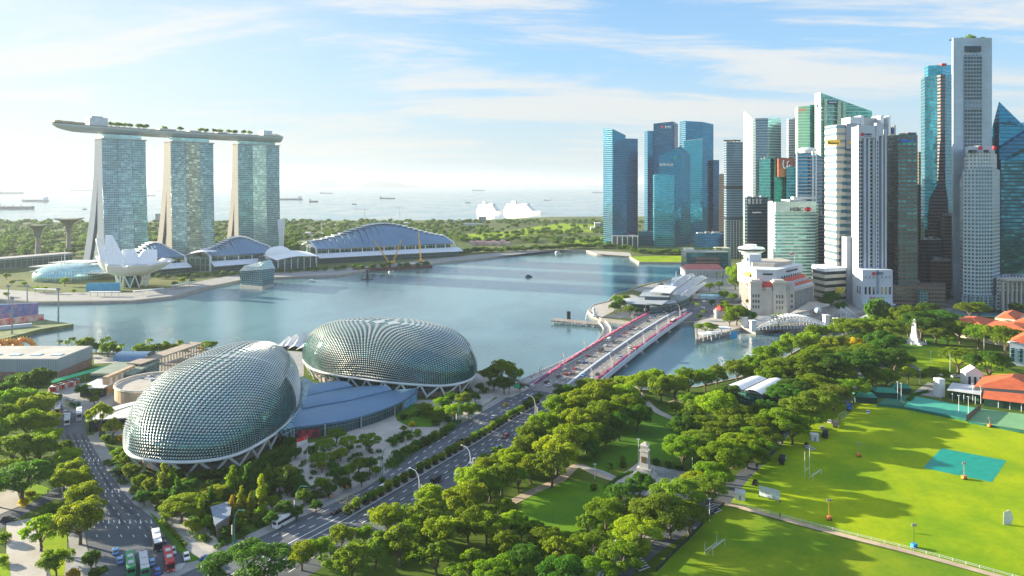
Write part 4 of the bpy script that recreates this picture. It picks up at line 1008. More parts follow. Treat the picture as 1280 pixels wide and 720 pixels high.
def cruise(px, py, lenpx, lab, flip, seed):
    p = G(px, py, WZ); s_ = p.y/F; L = lenpx*s_*1.35; M = frame(p, R(-38 if flip else -52)); t = thing('cruise_ship', lab, 'cruise ship', p, group='white cruise ships at the far terminal'); w = 26
    h = 13; sec = lambda x, ww, z0, z1: [(x, -ww, z1), (x, -ww*.8, z0), (x, ww*.8, z0), (x, ww, z1)]
    MB(M).loft([sec(-L/2, w*.45, -1, h), sec(L*.30, w*.5, -1, h), sec(L*.44, w*.3, -1, h*1.1), sec(L*.54, .5, 1, h*1.3)]).build('hull', mat('cruise hull', (.75,.74,.72), .4) if not flip else M_hulls[0], t)
    mf = facade('cabin rows', (.10,.18,.22), (.95,.94,.92), 3, 3, .78, .3, .3, .2)
    for j in range(6):
        x0, x1 = -L*(.47-.012*j), L*(.36-.035*j); MB(M).box(x0, x1, -w*.46+j*.6, w*.46-j*.6, h+j*4.2, h+j*4.2+3.9).build('deck', mf, t)
    MB(M).box(-L*.28, -L*.16, -5, 5, h+25, h+38).build('funnel', M_white if not flip else M_hulls[0], t); MB(M).box(L*.05, L*.2, -8, 8, h+25, h+30).build('top_house', M_white, t)
    for j in range(6): MB(M).box(-L*.40+j*L*.11, -L*.34+j*L*.11, -w*.5-1.2, -w*.5+.5, h+2, h+4.6).build('lifeboat', mat('lifeboat orange', (.7,.3,.06), .5), t)
    MB(M).cyl((L*.1, 0, h+30), (L*.1, 0, h+44), .6, .2, 5).build('mast', M_white, t)
cruise(612, 267.5, 36, 'left white cruise ship at the far terminal, sunlit stern', False, 1); cruise(652, 267, 50, 'right cruise ship at the far terminal, dark bow and blue grey side', False, 2)
for k, (px, py, lab) in enumerate(((279/4+320, 352.5, 'white tour boat near the far promenade left of the floating platform'), (661, 346.5, 'tiny dark boat alone in the middle of the bay'), (697, 316, 'tiny boat off the right end of the far promenade'), (489, 340, 'small white boat beside the work barge'))):
    p = G(px, py, WZ); t = thing('small_boat', lab, 'boat', p); M = frame(p, .3*k); L = 9 if k != 2 else 11
    sec = lambda x, ww, z0, z1: [(x, -ww, z1), (x, -ww*.6, z0), (x, ww*.6, z0), (x, ww, z1)]
    MB(M).loft([sec(-L/2, 1.5, -.3, 1.4), sec(L*.2, 1.6, -.3, 1.4), sec(L*.5, .1, .2, 2)]).build('hull', M_white if k != 1 else M_hulls[0], t); MB(M).box(-L*.35, L*.15, -1.2, 1.2, 1.4, 3.2).build('cabin', M_white if k % 2 == 0 else M_dark, t)
# ================================================================== BUSINESS DISTRICT
def poly_tower(name, label, chain, D, tops, m, cat='skyscraper', z0=0, parent=None, pname='facade', roofm=None, back=None, loc=True, par=1.4):
    """chain: visible plan corners (px, depth) left to right; tops: one picture height or one per corner"""
    pts = [V((X(px, Y), Y)) for px, Y in chain]
    bk = back if back is not None else 1
    b1 = pts[-1]*(1+D/pts[-1].y); b0 = pts[0]*(1+D/pts[0].y)
    if not isinstance(tops, (list, tuple)): tops = [tops]*len(chain)
    zt = [Z(t, Y) for t, (px, Y) in zip(tops, chain)]
    n = len(pts); allp = pts+[b1, b0]; allz = zt+[zt[-1], zt[0]]
    if parent is None: parent = thing(name, label, cat, (sum(p.x for p in pts)/n, sum(p.y for p in pts)/n, 0))
    mb = MB(); N = len(allp)
    mb.add([(p.x, p.y, z0) for p in allp]+[(p.x, p.y, z) for p, z in zip(allp, allz)], [(i, (i+1) % N, N+(i+1) % N, N+i) for i in range(N)])
    o = mb.build(pname, m, parent)
    # roof slab with parapet, its own mesh
    c = sum(allp, V((0, 0)))/N; ins = [c+(p-c)*.985 for p in allp]
    mb = MB(); mb.add([(p.x, p.y, z-par) for p, z in zip(ins, allz)], [tuple(range(N))])
    mb.build('roof', roofm or M_roofg, parent)
    if name and max(tops)-min(tops) < 6 and z0 == 0:
        q0, q1, q2 = allp[0], allp[n-1], allp[-2]; zz = min(allz); rc = random.Random(int(chain[0][0]*10))
        for k in range(3):
            c_ = q0+(q1-q0)*(.2+.27*k+rc.uniform(-.05, .05))+(q2-q1)*.5; w_ = (q1-q0).length*rc.uniform(.07, .12)
            MB().box(c_.x-w_, c_.x+w_, c_.y-w_, c_.y+w_, zz-par, zz+rc.uniform(.6, 3.2)).build('roof_plant', M_grey if k % 2 else LGREY, parent)
        c_ = q0+(q1-q0)*.6+(q2-q1)*.4; MB().cyl((c_.x, c_.y, zz-par), (c_.x, c_.y, zz+9), .22, .08, 5).build('antenna', M_grey, parent)
    return parent, pts, allp, allz
LGREY = mat('light grey cladding', (.31, .35, .39), .85, spec=.08, var=.06, vs=.03)
TEAL = facade('teal curtain wall', (.012, .22, .38), (.012, .13, .22), 4.0, 1.6, .22, .06, .85, .07, var=.35)
TEALL = facade('light teal curtain wall', (.04, .38, .52), (.04, .24, .32), 4.0, 1.6, .16, .06, .85, .07, var=.3)
TEALD = facade('deep blue curtain wall', (.012, .14, .28), (.01, .08, .15), 4.0, 1.6, .34, .06, .85, .09, var=.3)
GREYB = facade('grey blue curtain wall', (.10, .20, .28), (.22, .28, .33), 3.8, 1.5, .25, .14, .6, .12, var=.4)
GREEN = facade('green curtain wall', (.10, .36, .30), (.30, .45, .38), 4.0, 1.8, .20, .08, .65, .12, var=.5, big=.3)
GREEND = facade('dark green curtain wall', (.03, .22, .22), (.05, .14, .14), 4.0, 1.6, .18, .08, .75, .08, var=.4)
PALE = facade('pale ribbed glass', (.28, .42, .42), (.54, .58, .55), 4.0, 1.6, .30, .28, .4, .2, var=.4)
DARKT = facade('dark banded glass', (.012, .05, .08), (.03, .06, .08), 4.0, 1.8, .30, .05, .6, .1, var=.5)
BROWN = facade('brown stone and ribbon glass', (.02, .22, .22), (.16, .12, .10), 4.0, 6.0, .55, .30, .6, .12, var=.9, big=.3)
BROWN2 = facade('brown fine grid', (.03, .09, .10), (.18, .11, .08), 3.8, 2.6, .5, .2, .5, .15, var=.4)
WHITE_ = mat('white cladding', (.54, .59, .64), .85, spec=.08, var=.05, vs=.05)
CREAM = mat('cream cladding', (.46, .43, .36), .85, spec=.08, var=.05, vs=.05)
LGREY = mat('light grey cladding', (.31, .35, .39), .85, spec=.08, var=.06, vs=.03)
def bands(parent, chain, D, ys0, ys1, fh, m, name='floor_band', proud=.5, th=1.6):
    """white or stone spandrel rings, each floor a part"""
    pts = [V((X(px, Y), Y)) for px, Y in chain]; b1 = pts[-1]*(1+D/pts[-1].y); b0 = pts[0]*(1+D/pts[0].y)
    allp = pts+[b1, b0]; c = sum(allp, V((0, 0)))/len(allp); z = ys0; o = []
    while z < ys1:
        ring = [p+(p-c).normalized()*proud for p in allp]
        o.append(MB().prism(ring, z, z+th).build(name, m, parent)); z += fh
    return o
def logo_disc(p, r, m, parent, name='logo'):
    return MB().cyl(V(p)+V((0, .3, 0)), V(p)+V((0, -.4, 0)), r, n=20).build(name, m, parent)
M_red = mat('sign red', (.62, .02, .04), .5); M_signw = mat('sign white', (.85, .85, .85), .5); M_navy = mat('sign navy', (.02,.05,.14), .5); M_signy = mat('sign yellow', (.85,.52,.02), .5)
# --- group of teal towers across the bay
A_, *_r = poly_tower('teal_tower', 'leftmost teal glass tower of the bay group with slanted split top', [(754, 1372), (765.5, 1350), (782, 1352)], 40, [161, 161, 169], TEAL)
poly_tower('', '', [(768, 1349), (783, 1347), (797.3, 1362)], 44, [178, 173, 173.5], TEALD, parent=A_, pname='rear_wing')
B_, *_r = poly_tower('teal_tower', 'tall blue glass tower with red and white bank sign near its top', [(816.8, 1440), (841.5, 1425), (847.5, 1460)], 46, [154.5, 151.8, 155], TEALD)
poly_tower('', '', [(805.5, 1462), (809.5, 1440), (817, 1442)], 40, [164, 163.5, 163.5], TEAL, parent=B_, pname='side_wing')
p = P(828.5, 158.6, 1430); d = .0
MB().cbox(p+V((0, -.9, 0)), (4.4, 1, 4.4), .25).build('sign_emblem', M_red, B_); text('DBS', P(835, 160.4, 1426)+V((0, -1.5, 0)), Matrix.Rotation(R(-20)*0, 4, 'Z') @ FACE, 7.4, M_signw, B_, ext=.3)
C_, *_r = poly_tower('teal_tower', 'lower front teal tower with rising gabled top and green and blue knot emblem', [(823.8, 1330), (851.3, 1322), (862.8, 1345)], 46, [195.5, 182.5, 194], TEAL)
poly_tower('', '', [(816.3, 1322), (818, 1308), (843, 1300), (844, 1322)], 22, [219, 217.5, 219, 219], TEALL, parent=C_, pname='front_wing')
p = P(843.6, 196.5, 1322)
for k, (dx, dz, mm) in enumerate(((-1.6, 2.4, 'blue'), (1.8, .4, 'green'), (-1.4, -2, 'green'), (1.2, -3.6, 'blue'))):
    MB().ell(p+V((dx, -1.2, dz)), (2.5, .5, 1.8), 10, 5).build('emblem_loop', mat('emblem %s' % mm, (.02,.35,.75) if mm == 'blue' else (.05,.5,.12), .5), C_)
for k in range(4): q = P(826+k*4.6, 205.5, 1321); MB().box(q.x-3, q.x+2.4, q.y-1.6, q.y-.8, q.z-3, q.z+2).build('plant_louvre', M_croof, C_)
D_, *_r = poly_tower('teal_tower', 'widest blue glass tower right of the gabled one with pale folded left edge', [(849.5, 1402), (857, 1382), (878, 1384), (891.8, 1408)], 46, [151.2, 151.2, 152.4, 155.3], TEAL)
poly_tower('', '', [(891.4, 1396), (899, 1404)], 36, [200, 200], TEALD, parent=D_, pname='side_wing')
poly_tower('', '', [(855, 1378), (878, 1370), (879, 1381)], 6, [176, 173.5, 174], TEALL, parent=D_, pname='front_wing')
mb = MB(); q0, q1 = P(855, 176, 1376), P(878.3, 173.3, 1368); mb.cyl(q0, q1, .9, n=4); mb.build('white_edge', M_wsteel, D_)
# low podium between them
t, *_r = poly_tower('podium_block', 'low white framed glass podium between the leftmost teal tower and its neighbours', [(766, 1300), (797, 1296), (797.5, 1320)], 30, [295.5, 296, 296], M_glassw, cat='building')
for k in range(6):
    q = P(765.5+k*6.3, 300, 1294); MB().box(q.x-.8, q.x+.8, q.y-1, q.y, 0, Z(294.5, 1294)).build('frame_post', M_white, t)
q0, q1 = P(765, 294.6, 1293), P(798, 295, 1289); MB().cyl(q0, q1, 1.5, n=4).build('frame_beam', M_white, t)
poly_tower('podium_block', 'dark glass podium at the foot of the tall blue tower', [(798, 1330), (818, 1325)], 30, [290, 290], TEALD, cat='building')
E_, *_r = poly_tower('brown_tower', 'thin sliver of a brown tower left of the grey blue one', [(898.5, 1190), (906, 1185)], 24, [218, 218], BROWN2)
F_, *_r = poly_tower('grey_tower', 'grey blue tower with reddish roof garden left of the white bladed one', [(904.9, 1110), (908, 1092), (928.5, 1098)], 36, [178.5, 177, 177.5], GREYB)
bands(F_, [(904.9, 1110), (908, 1092), (928.5, 1098)], 36, Z(236, 1100), Z(236, 1100)+1, 5, M_dark, name='sky_gap', proud=.3, th=5)
bands(F_, [(904.9, 1110), (908, 1092), (928.5, 1098)], 36, Z(274, 1100), Z(274, 1100)+1, 5, M_dark, name='sky_gap', proud=.3, th=3)
for k in range(7): q = P(906+k*3.6, 286, 1094); MB().box(q.x-.6, q.x+.6, q.y-1.4, q.y-.4, 0, Z(275, 1094)).build('pier', CREAM, F_)
# white blade tower
G_, *_r = poly_tower('bladed_tower', 'glass tower with a tall curved white blade rising to a point on its left', [(944, 985), (960, 980), (976.3, 992)], 40, [148, 147.6, 147.6], GREYB)
mb = MB(); rows = []
bl = [(929.5, 1010, 139), (933, 1000, 141.5), (937, 992, 145), (941, 986, 149), (944.6, 984, 152)]
for z in (0, .35, .65, .85, 1.0):
    rows.append([V((X(px, Y), Y, Z(tp, Y)*z)) for px, Y, tp in bl]+[V((X(px+.4, Y+9), Y+9, Z(tp, Y)*z)) for px, Y, tp in bl[::-1]])
mb.loft(rows).build('white_blade', PALE, G_)
q = P(943, 140, 990); 
H_, *_r = poly_tower('dark_office_block', 'dark blue office block with white sign strip behind the domed round podium', [(930.5, 850), (934, 842), (960, 844)], 30, [247, 246.5, 247], DARKT, cat='office block')
for k in range(4): q = P(937+k*4.4, 251, 841); MB().box(q.x-1.4, q.x+1.2, q.y-1, q.y-.3, q.z-4, q.z+2.5).build('plant_louvre', M_grey, H_)
mb = MB(); 
for k in range(9): q = P(941+k*1.25, 265.8, 841); mb.box(q.x-.45, q.x+.25, q.y-1, q.y-.5, q.z-.6, q.z+(.8 if k % 3 else 1.3))
mb.build('sign_strip', M_signw, H_)
# green boxes, red screen
I_, *_r = poly_tower('green_glass_block', 'green glass office block with orange red roof panel bearing a white curl', [(949, 905), (963, 895), (966, 900)], 40, [199, 197, 197], GREEND, cat='office block')
poly_tower('', '', [(964, 903), (968, 893), (994, 896)], 40, [198, 196.5, 198], GREEND, parent=I_, pname='right_wing')
q0 = P(980, 209, 890); MB().box(X(972.5, 890), X(994, 890), 889, 892, Z(221, 890), Z(198, 890)).build('orange_panel', mat('orange panel', (.42, .10, .04), .5, var=.15), I_)
mb = MB(); 
mb.tube([P(979.5+dx, 200+dy, 888.5) for dx, dy in ((0,0), (-.8,6), (.5,10), (3,10.5), (4.5,7), (4.6,2.5), (7,1.5))], .9, 5); mb.build('white_curl', M_signw, I_)
poly_tower('green_glass_block', 'small plain green glass block in front of the orange panel', [(983, 868), (994.5, 866)], 20, [209, 208], GREEN, cat='office block')
K_, *_r = poly_tower('slatted_tower', 'narrow dark tower edged with white balcony slats', [(986, 1040), (999, 1036)], 30, [150, 146], DARKT)
for k in range(24):
    zz = Z(150+k*2.1, 1038); MB().box(X(984.3, 1034), X(996+(k % 3), 1034), 1031, 1036, zz, zz+1.0).build('balcony_slat', M_wsteel, K_)
L_, *_r = poly_tower('green_tower', 'pale green tower with small orange sign beside the slant topped one', [(994, 962), (997.5, 950), (1012, 948)], 36, [135, 133.5, 132], facade('pale green wall', (.30, .48, .38), (.46, .55, .44), 4.0, 30, .3, .0, .35, .25, var=.1))
poly_tower('', '', [(1012.3, 947), (1020, 949)], 36, [131, 131], GREEND, parent=L_, pname='right_face')
text('pwc', P(1003.3, 138.6, 945), FACE, 6.5, mat('sign orange', (.6,.15,.04), .5), L_, ext=.3)
M_, *_r = poly_tower('slant_top_tower', 'tall green glass tower with steeply slanted top behind the cream striped one', [(1018.7, 925), (1025.5, 905), (1090, 912)], 40, [117.5, 115.8, 139], GREEN)
mb = MB(); mb.add([P(1018.5, 117.2, 924), P(1025.7, 115.5, 904.5), P(1027.5, 330, 904.5), P(1018.5, 330, 924)], [(0, 3, 2, 1)]); 
MB().loft([[P(1018.4, 116.8, 924.5), P(1025.6, 115.4, 903.8), P(1026.6, 116, 903.8), P(1019.4, 117.2, 924.5)], [P(1018.4, 330, 924.5), P(1026.6, 330, 903.8), P(1027.6, 330, 903.8), P(1019.4, 330, 924.5)]][::-1]).build('cream_edge', PALE, M_)
MB().ell(P(1021.8, 132.5, 908)+V((0,-1,0)), (1.3, .4, 1.8), 8, 5).build('faint_emblem', M_navy, M_)
MB().box(X(1035.5, 903), X(1046.5, 903), 901.5, 904, Z(129.4, 903), Z(126, 903)).build('sign_board', M_navy, M_)
mb = MB(); 
for k in range(8): q = P(1036.8+k*1.2, 127.9, 901.3); mb.box(q.x-.4, q.x+.35, q.y, q.y+.3, q.z-.7, q.z+.7)
mb.build('sign_letters', M_signw, M_)
for yy in (134.6, 139.6, 144.6, 149.6): 
    q0, q1 = P(1027, yy, 902), P(1027+(yy-116)*2.6 if yy < 139 else 1089, yy, 909); MB().cyl(q0, q1, .7, n=4).build('belt_course', PALE, M_)
for x0, w in ((1030.5, 3.2), (1047, 4.2), (1053, 4.0)):
    q = P(x0, 180, 903.5); MB().box(X(x0, 903), X(x0+w, 903), 902, 905, 60, Z(123 if x0 < 1040 else 126+ (x0-1047)*.3, 903)).build('pale_bay', facade('lit pale bay', (.42,.48,.30), (.25,.42,.36), 4.0, 2.0, .3, .3, .2, .3, var=.6), M_)
# framed blue tower
J_, *_r = poly_tower('framed_tower', 'blue banded tower with white edge frames directly behind the bank block', [(994, 835), (997, 826), (1019.5, 828), (1027.5, 845)], 30, [192, 191.5, 191.5, 196], TEALD)
for k in range(15):
    zz = Z(196+k*4.4, 826); MB().box(X(996.5, 824), X(1019.6, 824), 822.8, 825.5, zz, zz+1.3).build('spandrel', LGREY, J_)
for px in (996.4, 1015.8, 1019.8): MB().box(X(px, 823)-.7, X(px, 823)+.7, 822, 824, 40, Z(189, 823)).build('edge_frame', WHITE_, J_)
mb = MB()
for k in range(28):
    zz = Z(200+k*4.6, 835); mb.box(X(1020.3, 832), X(1027.2, 842), 831, 833, zz, zz+.8)
mb.build('balcony_rails', LGREY, J_)
MB().lathe([(9, 0), (10.5, 3), (10.5, 5), (8, 6.5), (1, 7)], (X(1009, 840), 840, Z(191, 830)), 20).build('round_crown', WHITE_, J_)
for px0, px1, yt, yb in ((991, 1020, 246, 249), (990, 1019, 251.5, 254)): MB().box(X(px0, 800), X(px1, 800), 798, 806, Z(yb, 800), Z(yt, 800)).build('terrace_slab', WHITE_, J_)
# bank block with horizontal bands
V_, *_r = poly_tower('bank_block', 'square pale green banded office block with bank name and red and white hexagon sign', [(966, 770), (969, 752), (1019, 755), (1023, 772)], 30, [253.5, 252.6, 252.6, 254], facade('hsbc ribbon glazing', (.06, .24, .24), (.50, .62, .56), 3.45, 2.4, .42, .05, .4, .12, var=.7, big=.35), cat='office block')
MB().box(X(968.6, 751), X(1019.4, 751), 749.8, 753, Z(265.5, 751), Z(252.4, 751)).build('sign_fascia', mat('pale green fascia', (.42,.54,.50), .5), V_)
text('HSBC', P(996, 264.0, 749.5), FACE, 5.9, M_dark, V_, ext=.2, bold=.08)
q = P(1010, 261.6, 749.3); s_ = 750/F
MB().add([q+V((dx*s_*1.15, 0, dz*s_*1.15)) for dx, dz in ((-4, 0), (-2, 2.2), (2, 2.2), (4, 0), (2, -2.2), (-2, -2.2))]+[q+V((dx*s_*1.15, .4, dz*s_*1.15)) for dx, dz in ((-4, 0), (-2, 2.2), (2, 2.2), (4, 0), (2, -2.2), (-2, -2.2))], [(0,5,4,3,2,1), (0,1,7,6), (1,2,8,7), (2,3,9,8), (3,4,10,9), (4,5,11,10), (5,0,6,11)]).build('hexagon_sign', M_red, V_)
mb = MB(); q = q+V((0, -.25, 0))
for dz in (1, -1): mb.add([q+V((dx*s_*1.15, 0, z_*s_*1.15)) for dx, z_ in ((-1.9, 2.0*dz), (1.9, 2.0*dz), (0, .15*dz))], [(0, 1, 2), (2, 1, 0)])
mb.build('hexagon_wedge', M_signw, V_)
poly_tower('', '', [(959.7, 785), (966, 778)], 30, [252, 252], mat('grey concrete flank', (.30,.33,.37), .7, var=.05), parent=V_, pname='grey_flank')
MB().box(X(985, 770), X(1005, 770), 765, 790, Z(252, 760), Z(249.5, 770)).build('plant_room', LGREY, V_)
# cream striped tower
NF = facade('cream stripes', (.03, .14, .22), (.50, .49, .45), 7.2, 40, .52, .0, .5, .12, var=.25)
N_, *_r = poly_tower('striped_tower', 'cream and glass striped bank tower with curved cream corner and yellow signs', [(1031, 728), (1046, 700), (1058, 702)], 30, [158, 156, 155.4], NF)
poly_tower('', '', [(1058.1, 701), (1070.5, 703)], 30, [154.5, 154.8], facade('grey stripes', (.05,.16,.22), (.34,.38,.40), 7.2, 40, .45, 0, .5, .15, var=.2), parent=N_, pname='grey_wing')
mb = MB(); rows = []
for zt_, ex in ((1.0, 10), (.9, 8.4), (.75, 6.4), (.55, 4.2), (.35, 2.4), (.18, 1.4), (0, 1.2)):
    z = Z(157, 700)*zt_
    a = V((X(1030.8, 728.4), 728.4)); b = V((X(1045.9, 699.4), 699.4)); dd = (b-a)
    e = a+dd*1.0+V((X(1057.8, 701.5)-b.x, 2))*(ex/10)
    rows.append([V((a.x, a.y, z)), V((b.x-.4, b.y, z)), V((e.x, e.y-.9, z)), V((e.x, e.y+.1, z)), V((b.x+.4, b.y+1.5, z)), V((a.x+1, a.y+1, z))])
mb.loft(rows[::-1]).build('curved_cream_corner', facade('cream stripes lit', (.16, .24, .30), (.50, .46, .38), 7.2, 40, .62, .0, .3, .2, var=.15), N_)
MB().box(X(1057.5, 700), X(1070.8, 700), 698.9, 701, Z(186, 700), Z(154.2, 700)).build('grey_crown', LGREY, N_)
q0, q1 = P(1033.5, 181, 722), P(1044.5, 181, 703)
mb = MB(); dd = (q1-q0); nrm = V((dd.y, -dd.x, 0)).normalized()
MB().add([q0+nrm*-1.2, q1+nrm*-1.2, q1+nrm*-1.2+V((0,0,4.6)), q0+nrm*-1.2+V((0,0,4.6))], [(0,1,2,3), (3,2,1,0)]).build('yellow_sign', M_signy, N_)
MB().box(X(1034, 697.9), X(1049.5, 697.9), 697.2, 698.6, Z(181, 698), Z(175, 698)).build('yellow_sign', M_signy, N_)
MB().box(X(1061.5, 698), X(1069.8, 698), 697.6, 698.8, Z(179.4, 698), Z(177, 698)).build('yellow_sign', M_signy, N_)
text('Maybank', P(1041.8, 180.1, 696.9), FACE, 3.2, M_dark, N_, ext=.15)
for k, yb in enumerate(range(322, 372, 8)):
    e = k*.7; MB().prism([(X(1014.5-e*0, 715), 715), (X(1014.5+(k*0), 700), 700), (X(1031, 678), 678), (X(1058, 688), 688), (X(1058, 720), 720)], Z(yb+16, 690), Z(yb+16, 690)+3.2).build('podium_band', CREAM if k else WHITE_, N_)
MB().prism([(X(1016, 714), 714), (X(1016, 701), 701), (X(1032, 680), 680), (X(1057.5, 690), 690), (X(1057.5, 718), 718)], 0, Z(337, 690)).build('podium_glass', M_glassd, N_)
MB().box(X(1058, 688), X(1070.6, 688), 687, 700, 0, Z(296, 690)).build('grey_shaft', LGREY, N_)
MB().box(X(1044, 676), X(1055, 676), 674, 676, Z(366, 676), Z(359, 676)).build('lit_shop_sign', mat('shop sign', (.5,.42,.05), .5, var=.5, vs=.5), N_)
# white bank tower
OF = WHITE_
def wtower():
    root = thing('white_bank_tower', 'slender white tower with vertical window slots, red round emblem and white base', 'skyscraper', (X(1090, 660), 660, 0))
    Yf = 668; z1 = Z(161, Yf)
    MB().box(X(1070.8, Yf), X(1106, Yf), Yf, Yf+8, 0, z1-5).build('core', OF, root)
    MB().box(X(1071, Yf+9), X(1108, Yf+9), Yf+8.1, Yf+20, 0, Z(158, Yf+9)).build('rear_slab', LGREY, root)
    # ribs and recessed slots
    def rib(px0, px1, y0=156, dy=3.0, m=OF, zb=Z(336, 668), nm='rib'):
        MB().box(X(px0, Yf), X(px1, Yf), Yf-dy, Yf-.01, zb, Z(y0, Yf)).build(nm, m, root)
    rib(1070.9, 1074.2, 160); rib(1078.4, 1080.4, 173); rib(1083.8, 1086.2, 173, 2.2); rib(1090, 1091.4, 173); rib(1092.6, 1096, 157, 4.0); rib(1099.6, 1101.4, 158, 4.0); rib(1104.2, 1106.2, 162)
    MB().box(X(1071, Yf), X(1092.6, Yf), Yf-3.3, Yf-.01, Z(172.6, Yf), Z(157, Yf)).build('sign_fascia', OF, root)
    MB().box(X(1092.6, Yf), X(1101.4, Yf), Yf-4.2, Yf-.01, Z(170, Yf), Z(154, Yf)).build('crown_fin', OF, root)
    blue = mat('slate blue panel', (.18, .26, .36), .4, metal=.2)
    MB().box(X(1081, Yf), X(1083.4, Yf), Yf-.8, Yf-.05, Z(336, Yf), Z(174, Yf)).build('blue_shaft', blue, root)
    MB().box(X(1096.4, Yf), X(1099.4, Yf), Yf-1.2, Yf-.05, Z(336, Yf), Z(172, Yf)).build('blue_shaft', blue, root)
    # window strips: small dark windows in columns, one mesh for each strip
    for c_, (px0, px1) in enumerate(((1074.6, 1078.0), (1086.4, 1089.9), (1072, 1073.4), (1102.2, 1103.7), (1093.6, 1095.0))):
        mb = MB(); z = Z(333, Yf); y = Yf-.35 if c_ < 2 else (Yf-3.25 if c_ == 2 else (Yf-.35 if c_ == 3 else Yf-4.2))
        while z < Z(176, Yf):
            mb.box(X(px0, Yf), X(px1, Yf), y, y+.3, z, z+2.3); z += 3.75
        mb.build('window_strip', M_glassd, root)
    logo_disc(P(1078, 168, Yf-3.6), 1.7, M_red, root, 'emblem'); text('中国银行', P(1084.6, 169, Yf-3.5), FACE, 2.2, M_navy, root, ext=.15); text('BANK OF CHINA', P(1084.7, 170.8, Yf-3.5), FACE, .95, M_navy, root, ext=.1)
    # base
    Yb = 652; a, b = X(1077.8, Yb), X(1115.8, Yb)
    MB().prism([(X(1070, Yb+16), Yb+16), (a, Yb), (b, Yb), (b, Yb+22), (X(1070, Yb+16)+4, Yb+22)], 0, Z(337.4, Yb)).build('base_block', WHITE_, root)
    for k, px in enumerate((1080.8, 1085.8, 1090.8, 1101, 1106, 1111)):
        MB().box(X(px, Yb), X(px+2.6, Yb), Yb-.1, Yb+.4, Z(368, Yb), Z(358.6, Yb)).build('window', M_glassd, root)
        MB().box(X(px, Yb), X(px+2.6, Yb), Yb-.1, Yb+.4, Z(348, Yb), Z(345.4, Yb)).build('pale_panel', LGREY, root)
    MB().box(X(1095.4, Yb), X(1098.8, Yb), Yb-.25, Yb+.4, Z(367.5, Yb), Z(337.6, Yb)).build('blue_shaft', blue, root)
    for px in (1072.5, 1075.3):
        Y_ = Yb+16-(px-1070)*2.05; MB().cbox((X(px, Y_)-.3, Y_-.3, 18), (1.2, .8, 7), -.6).build('window', M_glassd, root)
    logo_disc(P(1092.3, 342, Yb-.4), 1.6, M_red, root, 'emblem'); text('中国银行', P(1099.6, 342.2, Yb-.4), FACE, 1.9, M_navy, root, ext=.12); text('BANK OF CHINA', P(1099.6, 343.8, Yb-.4), FACE, .85, M_navy, root, ext=.1)
    text('BANK OF CHINA', P(1098, 373, Yb-.3), FACE, 1.5, M_navy, root, ext=.12); logo_disc(P(1088.5, 372.2, Yb-.3), .8, M_red, root, 'emblem')
    for k in range(6): q = X(1081+k*6, Yb); MB().box(q, q+1, Yb-5, Yb-4, 0, 5).build('porch_pier', WHITE_, root)
    MB().box(a, b, Yb-5.5, Yb-.3, 5.01, 6).build('porch_slab', WHITE_, root)
wtower()
# grey angular block behind the white tower
t, *_r = poly_tower('angular_grey_tower', 'pale grey tower with open angular roof frames behind the white bank tower', [(1061, 780), (1074, 760), (1111, 770)], 40, [150, 147.5, 147], LGREY)
for px0, px1, y0, y1 in ((1061, 1074, 146.5, 149.5), (1074.5, 1078, 144.5, 158), (1099, 1103, 144.5, 160), (1109, 1111.5, 145, 163)): MB().box(X(px0, 758), X(px1, 758), 755, 775, Z(y1+6, 758), Z(y0, 758)).build('roof_frame', WHITE_, t)
poly_tower('small_tower', 'small pale tower with dark blue sign peeking between white and brown towers', [(1111.5, 800), (1120, 800)], 20, [158.5, 158.5], CREAM)
MB().box(X(1114.5, 798), X(1117.5, 798), 797, 799.5, Z(167, 798), Z(160, 798)).build('blue_panel', mat('deep blue panel', (.02,.07,.3)), bpy.data.objects['small_tower'])
# brown tower
P_, *_r = poly_tower('brown_office_tower', 'dark brown stone tower with teal ribbon windows and blue rooftop sign', [(1106.8, 700), (1123, 668), (1147, 672)], 36, [170, 168.6, 168.6], BROWN)
MB().box(X(1131, 690), X(1142, 690), 685, 700, Z(169, 690), Z(166, 690)).build('plant_room', BROWN2, P_)
M_sb = mat('sign blue', (.01,.14,.6), .4); mb = MB()
for k, hh in enumerate((2.0, 1.2, 1.5, 1.1, 1.3, 1.2, 1.9)): q = P(1127+k*2.3, 177, 667.4); mb.box(q.x-.8, q.x+.65, q.y-.4, q.y, q.z-1, q.z+hh*1.3)
mb.build('sign_strokes', M_sb, P_)
mb = MB(); mb.tube([P(1127.5, 179.3, 666.5), P(1134, 178.6, 666.5), P(1142, 177.2, 666.8)], .45, 4); mb.build('green_underline', mat('sign green', (.03,.5,.15)), P_)
MB().prism([(X(1116, 662), 662), (X(1182, 655), 655), (X(1182, 680), 680), (X(1116, 690), 690)], 0, Z(357.5, 660)).build('podium', BROWN2, P_)
MB().box(X(1148, 655), X(1158, 655), 653, 656, 3, Z(363, 655)).build('podium_glazing', M_lglass, P_)
